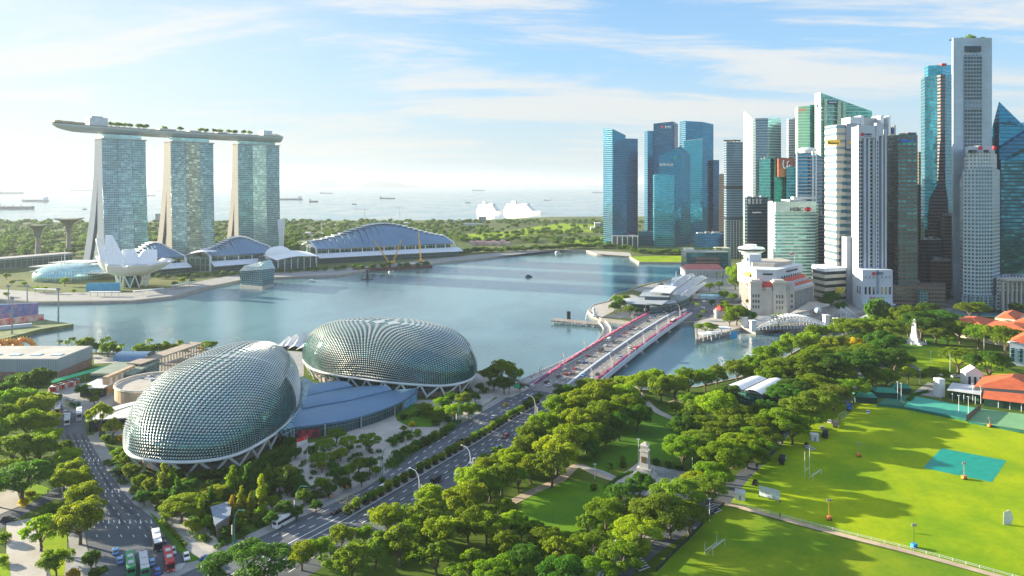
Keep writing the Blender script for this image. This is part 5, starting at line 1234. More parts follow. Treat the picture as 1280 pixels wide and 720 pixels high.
# tapered pink-grey tower
QG = facade('granite and teal bays', (.03, .24, .32), (.10, .17, .20), 4.0, 1.8, .16, .10, .8, .08, var=.4)
Q_, *_r = poly_tower('faceted_tower', 'tall faceted teal glass and brown granite tower left of the tallest pale slab', [(1151, 842), (1156, 826), (1177, 818), (1190, 836)], 40, [99, 96, 95, 93], QG)
poly_tower('', '', [(1155.5, 846), (1160, 832), (1178, 826), (1189, 840)], 30, [83, 82, 81, 81], TEALL, parent=Q_, pname='crown', z0=Z(98, 836))
GR = facade('granite floors', (.03, .10, .12), (.20, .13, .12), 4.0, 50, .55, 0, .6, .1, var=.3)
MB().box(X(1175, 815), X(1181, 815), 814, 822, 0, Z(93, 815)).build('granite_spine', GR, Q_)
MB().loft([[P(1158, 330, 813), P(1186, 330, 813), P(1186, 330, 835), P(1158, 330, 835)], [P(1163, 250, 813), P(1185, 250, 813), P(1185, 250, 835), P(1163, 250, 835)], [P(1172, 232, 813), P(1182, 232, 813), P(1182, 232, 835), P(1172, 232, 835)], [P(1175, 178, 813), P(1181, 172, 813), P(1181, 172, 835), P(1175, 178, 835)]]).build('granite_base', GR, Q_)
MB().box(X(1172, 812), X(1180, 812), 811.3, 813, Z(310, 812), Z(275, 812)).build('dark_bay', DARKT, Q_)
MB().box(X(1176, 826), X(1182, 826), 824, 830, Z(82, 826), Z(79.5, 826)).build('red_plant', mat('red plant box', (.5,.06,.06)), Q_)
MB().box(X(1147.8, 850), X(1153, 850), 849, 870, 0, Z(190, 850)).build('brown_flank', BROWN2, Q_)
# the tall pale slab
RS = facade('pale panel grid', (.42, .52, .58), (.36, .45, .51), 8, 3.2, .05, .05, .12, .35, var=.08, wav=.03)
R_, *_r = poly_tower('pale_slab_tower', 'tallest pale blue grey slab tower with rooftop trees and central window grid', [(1189.8, 706), (1191.6, 694), (1240, 697)], 40, [48, 47.2, 47.2], RS)
def wgrid(px0, px1, y0, y1, nr, nc, Y, root, m=M_glassd, nm='window_row', lint=.36, gap=.22):
    for r in range(nr):
        zt_ = Z(y0+(y1-y0)*r/nr, Y); zb_ = Z(y0+(y1-y0)*(r+1-lint)/nr, Y); mb = MB()
        for c in range(nc):
            a = px0+(px1-px0)*(c+gap/2)/nc; b = px0+(px1-px0)*(c+1-gap/2)/nc
            mb.box(X(a, Y), X(b, Y), Y-.12, Y+.5, zb_, zt_)
        mb.build(nm, m, root)
Yr = 694
MB().box(X(1205.5, Yr), X(1227.5, Yr), Yr-.05, Yr+.4, Z(188, Yr), Z(70, Yr)).build('window_field', mat('field grey', (.26,.36,.42), .5), R_)
wgrid(1206, 1227, 57.5, 65, 1, 6, Yr, R_, m=M_glassd, lint=0); wgrid(1205.5, 1227.5, 71, 126, 12, 6, Yr, R_); wgrid(1205.5, 1227.5, 137, 185, 10, 6, Yr, R_)
for yy in (69, 128.6, 134.5):
    mb = MB(); 
    for c in range(5): q = P(1207+c*4.6, yy, Yr); mb.box(q.x-.5, q.x+.5, Yr-.2, Yr+.2, q.z-.5, q.z+.5)
    mb.build('vent_row', M_dark, R_)
# stepped octagonal tower in front
SF = facade('punched window grid', (.03, .12, .16), (.42, .50, .54), 3.6, 3.0, .42, .38, .5, .12, var=.5)
SW = facade('pale punched grid', (.05, .14, .18), (.60, .62, .60), 3.6, 3.0, .5, .4, .5, .12, var=.5)
S_, *_r = poly_tower('octagonal_tower', 'pale gridded octagonal tower with stepped top and red square signs before the tall slab', [(1199.6, 672), (1204, 658), (1222, 650), (1240, 652), (1250, 668)], 30, [226, 213, 209, 209, 213], SF)
poly_tower('', '', [(1205, 671), (1209, 664), (1224, 657), (1240, 659), (1246, 668)], 24, [198, 191, 189.5, 190, 193], SW, parent=S_, pname='upper_stage', z0=Z(213, 660))
poly_tower('', '', [(1206.5, 672), (1210, 666), (1225, 660), (1238, 661), (1243.5, 668)], 20, [185, 182.5, 182, 182, 184.5], WHITE_, parent=S_, pname='crown', z0=Z(192, 664))
for px, w in ((1212, 6), (1230, 3.2)): MB().box(X(px, 660), X(px+w, 660), 656.6, 662, Z(191, 660), Z(187.5, 660)).build('crown_opening', M_glassd, S_)
for px in (1225.3, 1243): MB().box(X(px-1.6, 655), X(px+1.6, 655), 654, 656, Z(187.4, 655), Z(182.6, 655)).build('red_sign', M_red, S_)
MB().prism([(X(1203, 655), 655), (X(1222, 645.5), 645.5), (X(1241, 647), 647), (X(1246, 655), 655), (X(1246, 670), 670), (X(1203, 670), 670)], Z(382, 650), Z(370, 650)).build('lobby', M_lglass, S_)
for k in range(9):
    px = 1203.5+k*5.2; Y_ = 655-(9 if 3 <= k <= 6 else 5); MB().cyl((X(px, Y_), Y_, 0), (X(px, Y_), Y_, 14), .7, n=6).build('column', LGREY, S_)
# glass pyramid-topped tower
T_ = thing('prism_topped_tower', 'teal glass tower with a giant triangular prism top at the right edge', 'skyscraper', (X(1262, 715), 715, 0))
MB().add([P(1240, 160, 740), P(1248.8, 127, 715), P(1300, 177, 712), P(1300, 380, 712), P(1248.8, 380, 715), P(1240, 380, 740), P(1296, 150, 760), P(1296, 380, 760)],
         [(0, 5, 4, 1), (1, 4, 3, 2), (2, 3, 7, 6), (6, 7, 5, 0), (0, 1, 2), (0, 2, 6)]).build('facade', TEAL, T_)
MB().add([P(1248.9, 186, 711), P(1285, 163, 709), P(1300, 172, 709), P(1300, 182, 711), P(1249, 204, 711), P(1248.9, 186, 714), P(1285, 163, 714), P(1300, 172, 714), P(1300, 182, 714), P(1249, 204, 714)],
         [(0, 4, 3, 2, 1), (0, 1, 6, 5), (4, 9, 8, 3), (1, 2, 7, 6)]).build('dark_prism_face', TEALD, T_)
MB().box(X(1250.5, 705), X(1300, 705), 704, 712, 0, Z(200, 705)).build('lower_facade', facade('dark busy glazing', (.02, .15, .20), (.02, .06, .08), 3.8, 1.8, .35, .05, .8, .08, var=1.0, big=.5), T_)
mb = MB()
for k in range(9): q = P(1253+k*2.3, 153.6+k*.25, 712.6); mb.box(q.x-.75, q.x+.55, q.y-.3, q.y, q.z-.9, q.z+(3.2 if k == 4 else .9))
mb.build('sign_strokes', mat('faint sign teal', (.02,.10,.16)), T_)
# low civic building on the far right
U_, *_r = poly_tower('low_civic_building', 'low pale stone and glass building at the foot of the prism topped tower', [(1243, 668), (1246, 652), (1300, 650)], 22, [347, 346, 345], SW, cat='building')
MB().box(X(1252, 649), X(1300, 649), 645, 650, 0, Z(366, 648)).build('glass_base', M_lglass, U_)
for k in range(9): px = 1252+k*5.5; MB().box(X(px, 645), X(px, 645)+1.4, 643, 645, 0, Z(352, 645)).build('pier', CREAM, U_)
MB().box(X(1252, 648), X(1300, 648), 642, 651, Z(350.6, 648), Z(348.5, 648)).build('cornice', CREAM, U_)
# round viewing deck podium
t = thing('round_podium', 'white double disc round tower in front of the dark office block', 'tower', (X(939, 770), 770, 0)); c = (X(939, 770), 770, 0); s_ = 770/F
MB().lathe([(5, 0), (5, Z(316, 770))], c, 16).build('shaft', M_conc, t)
MB().lathe([(10*s_, Z(319, 770)), (12*s_, Z(317, 770)), (11*s_, Z(315.5, 770)), (14*s_, Z(314.8, 770)), (16.2*s_, Z(312.5, 770)), (16.2*s_, Z(310.5, 770)), (14.5*s_, Z(308.6, 770)), (2, Z(308, 770))], c, 28).build('disc', M_petal, t, smooth=True)
MB().lathe([(16.25*s_, Z(313, 770)), (16.5*s_, Z(311.6, 770)), (16.25*s_, Z(310.4, 770))], c, 28).build('window_band', M_glassd, t)
MB().lathe([(6.6*s_, Z(309, 770)), (6.6*s_, Z(305.4, 770)), (1, Z(305.2, 770))], c, 20).build('roof_drum', M_petal, t)
# dim background blocks between the towers
for k, (px0, px1, Y, tp, m, lab) in enumerate(((1150, 1178, 740, 300, DARKT, 'dark low block in shadow left of the tall slab base'), (1163, 1188, 715, 326, BROWN2, 'low brown block with roof garden beside the tall slab base'), (1176, 1192, 770, 270, BROWN2, 'brown block behind, at the left foot of the tall slab'),
        (868, 905, 1150, 292, TEALD, 'dark low block at the foot of the widest blue tower'), (1020, 1032, 800, 270, GREYB, 'narrow grey block between the bank block and the striped tower'), (1196, 1206, 760, 330, GREYB, 'grey sliver behind the octagonal tower'), (965, 975, 1100, 178, TEALD, 'distant dark tower right of the white bladed one'))):
    poly_tower('city_block', lab, [(px0, Y+6), (px0+(px1-px0)*.3, Y), (px1, Y+2)], 30, [tp, tp, tp], m, cat='office block')
# ================================================================== RIVER MOUTH: bridges, hotel, waterfront halls
BO, BD, BN = V((28.2, 394.8)), V((.456, .890)), V((.890, -.456)); BL = 274.0
def bz(s): return .35+2.7*max(0.0, math.sin(math.pi*min(1, max(0, s/BL))))**.7
def bp(s, off, dz=0.0):
    p = BO+BD*s+BN*off; return V((p.x, p.y, bz(s)+dz))
def strip(s0, s1, o0, o1, z0, z1, n=40):
    rows = []
    for i in range(n+1):
        s = s0+(s1-s0)*i/n; rows.append([bp(s, o0, z0), bp(s, o1, z0), bp(s, o1, z1), bp(s, o0, z1)])
    return MB().loft(rows)
br = thing('road_bridge', 'wide low road bridge with pink flowering edges crossing the river mouth', 'bridge', (BO.x+BD.x*BL/2, BO.y+BD.y*BL/2, 0))
strip(-6, BL+6, -18.6, 14.7, -1.2, 0).build('deck', mat('bridge deck', (.20, .19, .18), .85, var=.1, vs=.05), br)
strip(0, BL, -19.4, -18.0, -1.9, .95).build('parapet', WHITE_, br); strip(0, BL, 14.1, 15.5, -1.9, .95).build('parapet', WHITE_, br)
strip(-2, BL, -.6, .6, .01, .9).build('median_barrier', WHITE_, br)
strip(0, BL, -17.95, -15.6, .003, .16).build('footway', M_pave, br); strip(0, BL, 11.8, 14.05, .003, .16).build('footway', M_pave2, br)
for off in (-14, -9.3, -4.6, 4, 8.3): strip(0, BL, off-.35, off+.35, -2.6, -1.21).build('girder', M_conc, br)
for k in range(1, 7):
    s = BL*k/7.0
    mb = MB(); a, b = bp(s, -17, 0), bp(s, 13.5, 0); c = (a+b)/2; ang = math.atan2(BN.y, BN.x)
    M = frame((c.x, c.y, 0), ang); MB(M).box(-15.6, 15.6, -1.2, 1.2, -6, bz(s)-2.62).build('pier', WHITE_, br); MB(M).box(-16.4, 16.4, -2.2, 2.2, -6, -1.6).build('pier_footing', M_conc, br)
for off in (-14.1, -10, -5.6, 4.4, 8.2):
    for k in range(34):
        s = 4+k*8; strip(s, s+2.8, off-.15, off+.15, .006, .012, 2) if False else None
mb = MB()
for off in (-12.2, -8.4, -4.6, 4.2, 7.9):
    for k in range(34):
        s = 4+k*8; a, b, c, d = bp(s, off-.15, .012), bp(s, off+.15, .012), bp(s+2.8, off+.15, .012), bp(s+2.8, off-.15, .012); mb.add([a, b, c, d], [(0, 1, 2, 3)])
mb.build('lane_marking', M_mark, br)
M_pink = leafmat('bougainvillea', (.38, .05, .28), (.66, .18, .48), .3)
def leafstrip(pts, w, h, n, size, seed):
    rnd = np.random.RandomState(seed); vs = []; fs = []
    for i in range(n):
        t = rnd.rand()*(len(pts)-1); k = int(t); p = pts[k]*(1-(t-k))+pts[min(k+1, len(pts)-1)]*(t-k)
        c = p+V((rnd.normal()*w*.5, rnd.normal()*w*.5, abs(rnd.normal())*h*.5)); a = V(rnd.normal(size=3)).normalized(); b = a.orthogonal().normalized()
        s = size*(.6+.8*rnd.rand()); j = len(vs); vs += [c-a*s, c+b*s, c+a*s, c-b*s]; fs.append((j, j+1, j+2, j+3))
    m = MB(); m.v = vs; m.f = fs; return m
M_hedge = leafmat('hedge leaf', (.018, .055, .010), (.06, .13, .016), .25)
for off, nm in ((-17.4, 'left'), (13.6, 'right')):
    o = thing('flower_trough', 'pink flowering trough along the %s edge of the road bridge' % nm, 'flower trough', bp(BL/2, off))
    strip(1, BL-1, off-.55, off+.55, .17, .85).build('trough', M_conc, o)
    pts = [bp(1+(BL-2)*i/60, off, .9) for i in range(61)]
    leafstrip(pts, .8, 1.1, 4600, .32, 3).build('flowers', M_pink, o)
    leafstrip(pts, .9, .8, 2600, .32, 4).build('leaves', M_hedge, o)
# waterside footbridge (curved)
fb = thing('curved_footbridge', 'pale curved footbridge with railings beside the left edge of the road bridge', 'footbridge', G(700, 460))
cpts = spline([G(654, 478.5, 1.6), G(672, 470, 1.9), G(700, 457, 2), G(722, 446, 2), G(742, 434, 2), G(755, 422, 2), G(759, 412, 1.8), G(752, 402, 1.2)], 8)
def flat_ribbon(c, w, z0, z1, m, name, parent, off=0):
    rows = []
    for i, p in enumerate(c):
        d = (c[min(i+1, len(c)-1)]-c[max(i-1, 0)]).normalized(); nn = V((-d.y, d.x, 0))
        rows.append([p+nn*(off-w/2)+V((0,0,z0)), p+nn*(off+w/2)+V((0,0,z0)), p+nn*(off+w/2)+V((0,0,z1)), p+nn*(off-w/2)+V((0,0,z1))])
    return MB().loft(rows).build(name, m, parent)
flat_ribbon(cpts, 6.5, -.7, 0, M_pave2, 'deck', fb)
for s_ in (-3.1, 3.1): flat_ribbon(cpts, .12, .95, 1.1, M_wsteel, 'handrail', fb, s_); flat_ribbon(cpts, .05, .01, .9, mat('railing mesh', (.45,.46,.46), .5), 'railing', fb, s_)
for k in range(3, len(cpts)-2, 9): p = cpts[k]; MB().cyl((p.x, p.y, -6), (p.x, p.y, p.z-.7), .7, n=8).build('pier', M_conc, fb)
# jetty with dark hut
jt = thing('viewing_jetty', 'timber viewing jetty with dark hut and crowd rails near the fountain point', 'jetty', G(718, 402))
flat_ribbon([G(691, 399.5, 0), G(712, 401, 0), G(735, 403.5, 0), G(752, 404.5, 0)], 11, -.7, .3, mat('jetty timber', (.28,.25,.22), .8, bump=.2), 'deck', jt)
for k in range(8): p = G(692+k*7.5, 401+k*.5); [MB().cyl((p.x, p.y+dy, -6), (p.x, p.y+dy, -.4), .45, n=6).build('pile', M_conc, jt) for dy in (-4, 4)]
p = G(711, 399.5); MB().box(p.x-1.6, p.x+1.6, p.y, p.y+3, .3, 7).build('hut', M_dark, jt)
# merlion style fountain statue on the point: described by look
fs = thing('fountain_statue', 'white fountain statue with curled tail on a wave base spouting at the point', 'statue', G(743, 397))
p = G(743, 396)
MB().lathe([(2.6, 0), (2.9, .6), (2.2, 1.2), (1.4, 1.5)], p, 14).build('wave_base', M_white, fs)
MB().loft([[p+V((ox+r*math.cos(t), oy+r*math.sin(t), z)) for t in [2*math.pi*k/10 for k in range(10)]] for ox, oy, z, r in ((0,0,1.4,1.5), (.3,0,2.6,1.6), (.1,0,4,1.2), (-.2,0,5.4,1.1), (-.4,0,6.6,1.4), (-.7,0,7.6,1.3), (-.6,0,8.4,.7))]).build('body', M_white, fs, smooth=True)
MB().tube([p+V((1.4,0,1.6)), p+V((2.6,0,2.8)), p+V((2.4,0,4.4)), p+V((3.2,0,5.4))], .6, 7, .25).build('tail', M_white, fs)
MB().tube([p+V((-1.8,0,7.2)), p+V((-4.2,0,7.0)), p+V((-6.2,0,4.8)), p+V((-7.4,0,.8)), p+V((-7.7,0,-2.5))], .14, 5, .35).build('water_jet', M_white, fs)
# waterfront halls with sail roofs
wf = thing('waterfront_pavilion', 'round ended glass pavilion with flat disc roof beside the far bridge end', 'restaurant', G(806, 392))
p = G(806, 391); MB().lathe([(16, 0), (16, 7.5)], (p.x+6, p.y+16, 0), 24, 1.25, .9).build('glass_wall', M_glassw, wf)
MB().lathe([(20, 7.6), (21, 8.4), (14, 9.6), (1, 10)], (p.x+6, p.y+16, 0), 28, 1.3, .95).build('disc_roof', LGREY, wf)
wg = thing('waterfront_hall', 'long waterfront hall with stacked terraces and swooping grey wing roofs', 'building', G(845, 372))
def slab3(px, z0, z1, m, name, par): 
    return MB().prism(GP(px, z1), z0, z1).build(name, m, par)
slab3([(812,384),(838,381),(862,372),(848,366),(812,373)], 0, 8, M_glassw, 'lower_hall', wg)
slab3([(806,372),(838,372),(842,364),(812,363)], 0, 12, M_glassw, 'rear_hall', wg)
for k, (px, z) in enumerate((([(799,370),(836,371),(842,362),(806,362)], 12.2), ([(812,364),(838,366),(846,358),(824,356)], 15.5), ([(800,377),(828,380),(838,374),(808,372)], 9.0))):
    slab3(px, z, z+.9, [LGREY, WHITE_, LGREY][k], 'terrace_roof', wg)
for k, (a, b, w, h) in enumerate((((842, 368), (879, 354), 16, 15), ((850, 373), (880, 359), 12, 11), ((832, 365), (866, 353), 12, 18))):
    A, B = G(*a, z=h*.6), G(*b, z=h*.6); d = (B-A).to_2d().normalized(); nn = V((-d.y, d.x, 0)); rows = []
    for i in range(9):
        t = i/8; c = A+(B-A)*t; c.z = 3+h*math.sin(.35+t*1.55)**1.1; ww = w*(.6+.5*math.sin(math.pi*t)); rows.append([c-nn*ww*.5+V((0,0,-2.2)), c+V((0,0,1.0)), c+nn*ww*.5+V((0,0,-1.2)), c+nn*ww*.5+V((0,0,-1.8)), c+V((0,0,.4)), c-nn*ww*.5+V((0,0,-2.8))])
    MB().loft(rows).build('wing_roof', mat('wing roof zinc', (.34,.37,.42), .4, metal=.3), wg)
slab3([(846,372),(872,364),(876,352),(850,357)], 0, 5.5, M_glassd, 'core', wg)
p = G(829, 362, 14); MB().ell(p, (5, 4, 3.5), 12, 6).build('bubble_skylight', M_petal, wg)
# boat-shaped tip / ferry pier domes
t = thing('ferry_pavilion', 'small white domed pavilion and mast on the water side of the grey wing roofs', 'pavilion', G(845, 357)); p = G(845, 355.5)
MB().lathe([(5, 0), (5, 4), (6, 4.4), (4, 7.5), (1, 9), (.3, 16)], p, 16).build('dome', M_petal, t, smooth=True); MB().lathe([(6.2, 0), (6.2, .8)], p, 16).build('base', M_conc, t)
# red roofed pier building and glass hotel behind
pr = thing('pier_building', 'long low white colonnade building with dull red roof on the waterfront', 'building', G(882, 352))
Yp = 880; x0, x1 = X(857, Yp), X(906, Yp)
MB().box(x0, x1, Yp, Yp+26, 0, 8.5).build('wall', mat('arcade wall', (.45,.43,.40), .7), pr)
MB().box(x0-1, x1+1, Yp-1, Yp+27, 8.51, 9.3).build('cornice', WHITE_, pr)
MB().gable(x0+1, x1-1, Yp, Yp+26, 9.31, 15.5, hip=4, eave=.5).build('roof', mat('dull red roof', (.42,.13,.12), .75, var=.1, vs=.1), pr)
for k in range(13): x = x0+1+(x1-x0-2)*k/12; MB().cyl((x, Yp-1.6, 0), (x, Yp-1.6, 8.5), .6, n=8).build('column', WHITE_, pr)
gh = thing('glass_hotel', 'five storey glass hotel with roof garden behind the dull red roof', 'hotel', G(885, 345)); Yh = 935
x0, x1 = X(858, Yh), X(910, Yh)
MB().box(x0, x1, Yh, Yh+28, 0, Z(316, Yh)).build('facade', facade('hotel bay glass', (.03,.16,.20), (.05,.12,.14), 4.2, 3.0, .2, .12, .6, .1, var=.8, big=.2), gh)
MB().box(x0-1, x1+1, Yh-1, Yh+29, Z(316, Yh)+.01, Z(314.5, Yh)).build('roof', M_conc, gh)
for k in range(3): MB().box(X(869, Yh), X(899, Yh), Yh-2.4-k*.3, Yh-.3, Z(322+k*4.6, Yh)-2.4, Z(322+k*4.6, Yh)).build('balcony_band', mat('terracotta screen', (.30,.14,.12), .7) if k < 2 else WHITE_, gh)
MB().box(X(897, Yh+20), X(914, Yh+20), Yh+20, Yh+40, 0, Z(312, Yh)).build('rear_block', CREAM, gh)
MB().box(X(858, Yh), X(869, Yh), Yh+6, Yh+16, Z(314.4, Yh), Z(311, Yh)).build('roof_pavilion', M_croof, gh)
# site tents by the square
t = thing('event_tents', 'row of pale blue and white event tents at the square beyond the bridge', 'tent', G(868, 373))
for k in range(6):
    p = G(848+k*9, 373+k*.3); M = frame(p, -.05); MB(M).box(0, 8.5, 0, 7, 0, 3.4).build('tent_wall', WHITE_ if k < 3 else mat('pale blue canvas', (.30,.52,.60), .7), t); MB(M).gable(0, 8.5, 0, 7, 3.41, 5, hip=1, eave=.2).build('tent_roof', WHITE_ if k < 3 else mat('pale blue canvas', (.30,.52,.60)), t)
# ---- the grand classical hotel
M_fstone = mat('pale classical stone', (.43, .42, .385), .75, var=.08, vs=.15, bump=.1)
M_terra = mat('terracotta tiles', (.50, .11, .04), .8, var=.15, vs=.3, bump=.2); M_terrad = mat('dark red tiles', (.40, .05, .035), .8, var=.15, vs=.3, bump=.2)
fh = thing('grand_hotel', 'grand cream classical hotel with colonnade, red mansard roofs and white rooftop storeys', 'hotel', (250, 655, 0))
P0, P1, P2, P3, P4 = V((234, 700)), V((220, 628)), V((250.5, 622)), V((297, 672)), V((283, 722))
MB().prism([P0, P1, P2, P3, P4], 0, 21).build('wall', M_fstone, fh)
MB().prism([p+(p-V((257,668))).normalized()*1.0 for p in (P0, P1, P2, P3, P4)], 21.01, 22.3).build('cornice', M_fstone, fh)
MB().prism([p+(p-V((257,668))).normalized()*.6 for p in (P0, P1, P2, P3, P4)], 0, 4.2).build('base_course', mat('rusticated base', (.44,.42,.38), .8, bump=.3), fh)
def mansard(a, b, inw, z0, z1, m, dh=0, nm='mansard_roof'):
    d = (b-a).normalized(); n = V((-d.y, d.x)); q = [a, b, b+n*inw, a+n*inw]
    c = [V((a.x, a.y, z0)), V((b.x, b.y, z0)), V((b.x+n.x*inw, b.y+n.y*inw, z1)), V((a.x+n.x*inw, a.y+n.y*inw, z1))]
    lo = [v-V((0, 0, .6)) for v in c]
    return MB().add(c+lo, [(0,1,2,3), (7,6,5,4), (0,4,5,1), (1,5,6,2), (2,6,7,3), (3,7,4,0)]).build(nm, m, fh)
u01 = (P0-P1).normalized(); u23 = (P3-P2).normalized(); u12 = (P2-P1).normalized()
mansard(P0-u01*6, P1+u01*12, 10, 22.4, 31.5, M_terra); 
mansard(P2+u23*13, P3-u23*5, 9, 25, 31.5, M_terrad); mansard(P1+u12*9, P2-u12*9, 6, 25.6, 30, M_terrad)
MB().prism([P2+u23*12, P3-u23*3, P3-u23*3+V((-7,6)), P2+u23*12+V((-7,6))], 22.31, 24.9).build('attic_wall', WHITE_, fh)
d = P3-P2
for k in range(8):
    p = P2+u23*(16+k*6.0)+V((-u23.y, u23.x))*3.4; MB(frame((p.x, p.y, 0), math.atan2(u23.y, u23.x))).box(-.9, .9, -1.6, 1.4, 26.6, 28.8).build('dormer', WHITE_, fh)
# pavilions at the corners of the front
for c_, (w, h) in ((P1+V((5, 4)), (10, 31)), (P2+V((-5.5, 6)), (11, 31.5)), (P2+V((5, 10)), (9, 29))):
    o = MB(frame((c_.x, c_.y, 0), math.atan2(u12.y, u12.x))).box(-w/2, w/2, -w/2-.8, w/2, 0, h-2).build('corner_pavilion', M_fstone, fh)
    MB(frame((c_.x, c_.y, 0), math.atan2(u12.y, u12.x))).box(-w/2-.7, w/2+.7, -w/2-1.5, w/2+.7, h-1.99, h-.8).build('pavilion_cornice', M_fstone, o)
    MB(frame((c_.x, c_.y, 0), math.atan2(u12.y, u12.x))).box(-w/2+1, w/2-1, -w/2+.4, w/2-1, h-.79, h+.6).build('pavilion_cap', M_fstone, o)
    for kx in (-2.4, 0, 2.4):
        for kz in (6, 11, 16):
            MB(frame((c_.x, c_.y, 0), math.atan2(u12.y, u12.x))).box(kx-.6, kx+.6, -w/2-.95, -w/2-.7, kz, kz+2.8).build('window', M_glassd, o)
MB(frame((235.5, 627, 0), math.atan2(u12.y, u12.x))).box(-3, 3, -2.6, 3, 21, 25.4).build('dormer_front', M_fstone, fh)
# colonnade along the river side
nrm = V((u23.y, -u23.x))
pa, pb = P2+u23*14, P3-u23*7
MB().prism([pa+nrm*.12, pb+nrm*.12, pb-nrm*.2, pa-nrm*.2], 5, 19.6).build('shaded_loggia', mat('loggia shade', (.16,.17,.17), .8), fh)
for k in range(12):
    p = pa+(pb-pa)*(k/11)+nrm*1.1; MB().cyl((p.x, p.y, 4.2), (p.x, p.y, 20.2), .85, .72, 10).build('column', M_fstone, fh)
    if k < 11:
        q = pa+(pb-pa)*((k+.5)/11)+nrm*.25
        for kz in (6, 10.6, 15.2): MB().cbox((q.x, q.y, kz+1.3), (1.4, .5, 2.6), math.atan2(u23.y, u23.x)).build('window', M_glassd, fh)
MB().prism([pa+nrm*2.2-u23, pb+nrm*2.2+u23, pb+nrm*.1+u23, pa+nrm*.1-u23], 20.21, 21.6).build('entablature', M_fstone, fh)
for k in range(11):
    p = P1+u01*(7+k*6)+V((-.25, 0))
    for kz in (2, 7, 12, 17): MB().cbox((p.x-.15, p.y, kz+1.2), (.9, 1.6, 2.4), math.atan2(u01.y, u01.x)-math.pi/2).build('window', M_glassd, fh)
    q = P1+u01*(10+k*6); MB().cyl((q.x-.9, q.y, 4.2), (q.x-.9, q.y, 20.8), .6, n=8).build('pilaster', M_fstone, fh)
# white upper storeys
W4 = [V((228, 690)), V((229, 640)), V((246, 636)), V((252, 642)), V((289, 680)), V((281, 712)), V((240, 705))]
MB().prism(W4, 22.3, 39).build('white_storeys', WHITE_, fh); MB().prism([p+(p-V((257,668))).normalized()*.9 for p in W4], 39.01, 40).build('white_cornice', WHITE_, fh)
MB().prism([V((233, 692)), V((234, 664)), V((252, 656)), V((281, 684)), V((276, 704)), V((243, 700))], 40.01, 43.5).build('roof_deck', M_pave2, fh)
MB().box(232, 244, 668, 680, 40.02, 51).build('lift_tower', WHITE_, fh); MB().box(231.6, 233, 669, 675, 44, 48).build('lift_window', M_navy, fh)
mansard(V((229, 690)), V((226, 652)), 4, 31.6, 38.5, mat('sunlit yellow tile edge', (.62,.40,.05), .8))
ru = (V((289, 680))-V((252, 642))).normalized(); rn = V((ru.y, -ru.x)); aa = math.atan2(ru.y, ru.x)
for k in range(9):
    q = V((252, 642))+ru*(5+k*5.3)+rn*.15; MB().cbox((q.x, q.y, 31.6), (1.6, .5, 2.6), aa).build('window', M_glassd, fh)
q = V((252, 642))+ru*27+rn*.5; text('THE FULLERTON HOTEL', (q.x, q.y, 35.6), Matrix.Rotation(aa, 4, 'Z') @ FACE, 2.5, M_navy, fh, ext=.15, bold=.05)
q = V((239, 637.6)); MB().box(234, 243, 636.4, 637.4, 35, 36.6).build('sign_panel', M_dark, fh)
flagpole(V((283, 684, 40)), 12, 'rooftop flagpole with red and white flag on the grand cream hotel')
# lower riverside terrace of the hotel
t = thing('riverside_terrace', 'low terraced wing with awnings between grand hotel and river', 'building', G(1000, 396))
q = [G(984, 403), G(1036, 391), G(1036, 384), G(1010, 386)]; MB().prism([p.to_2d() for p in q], 0, 6).build('wall', M_fstone, t)
MB().prism([p.to_2d()+V((.4, -.6)) for p in q], 6.01, 6.8).build('deck', M_pave2, t)
for k in range(3): p = G(992+k*13, 400.5-k*3); MB(frame(p, .62)).gable(-6, 6, -2.4, 3, 3.0, 4.4, eave=.2).build('awning', [mat('pale green awning', (.40,.52,.45)), WHITE_, mat('maroon awning', (.30,.05,.05))][k], t)
MB().cyl(G(1022, 388, 6.8), G(1022, 388, 9), 3.4, .3, 10).build('parasol', WHITE_, t)
# stone promontory with canopies
t = thing('stone_promontory_pavilion', 'open pavilion with flat white canopies on the stone quay right of the bridge', 'pavilion', G(890, 420))
for k, (px, py, w, d) in enumerate(((882, 417, 9, 8), (892, 414.5, 9, 7), (905, 409.5, 10, 8))):
    p = G(px, py, 5); MB(frame(p, .25)).box(-w/2, w/2, -d/2, d/2, -.3, .2).build('canopy', WHITE_, t)
    for sx in (-1, 1):
        for sy in (-1, 1): q = frame(p, .25) @ V((sx*w*.4, sy*d*.35, -5)); MB().cyl(q, q+V((0, 0, 4.7)), .25, n=6).build('post', WHITE_, t)
t = thing('blue_hoarding', 'small bright blue panel on the quay wall beside the riverside trees', 'hoarding', G(917, 424)); panel(G(913, 423), G(921, 421), -1, 5, mat('bright blue panel', (.02,.30,.55), .5), 'panel', t)
t = thing('red_roofed_kiosk', 'small white kiosk with red pyramidal roof near the far end of the bridge', 'kiosk', G(901, 398)); p = G(901, 398)
MB().box(p.x-4, p.x+4, p.y, p.y+8, 0, 7).build('wall', CREAM, t); MB().lathe([(6.2, 7), (.3, 11)], (p.x, p.y+4, 0), 4).build('roof', M_terrad, t); MB().box(p.x-4.6, p.x-3, p.y-1, p.y, 0, 9).build('pier', WHITE_, t)
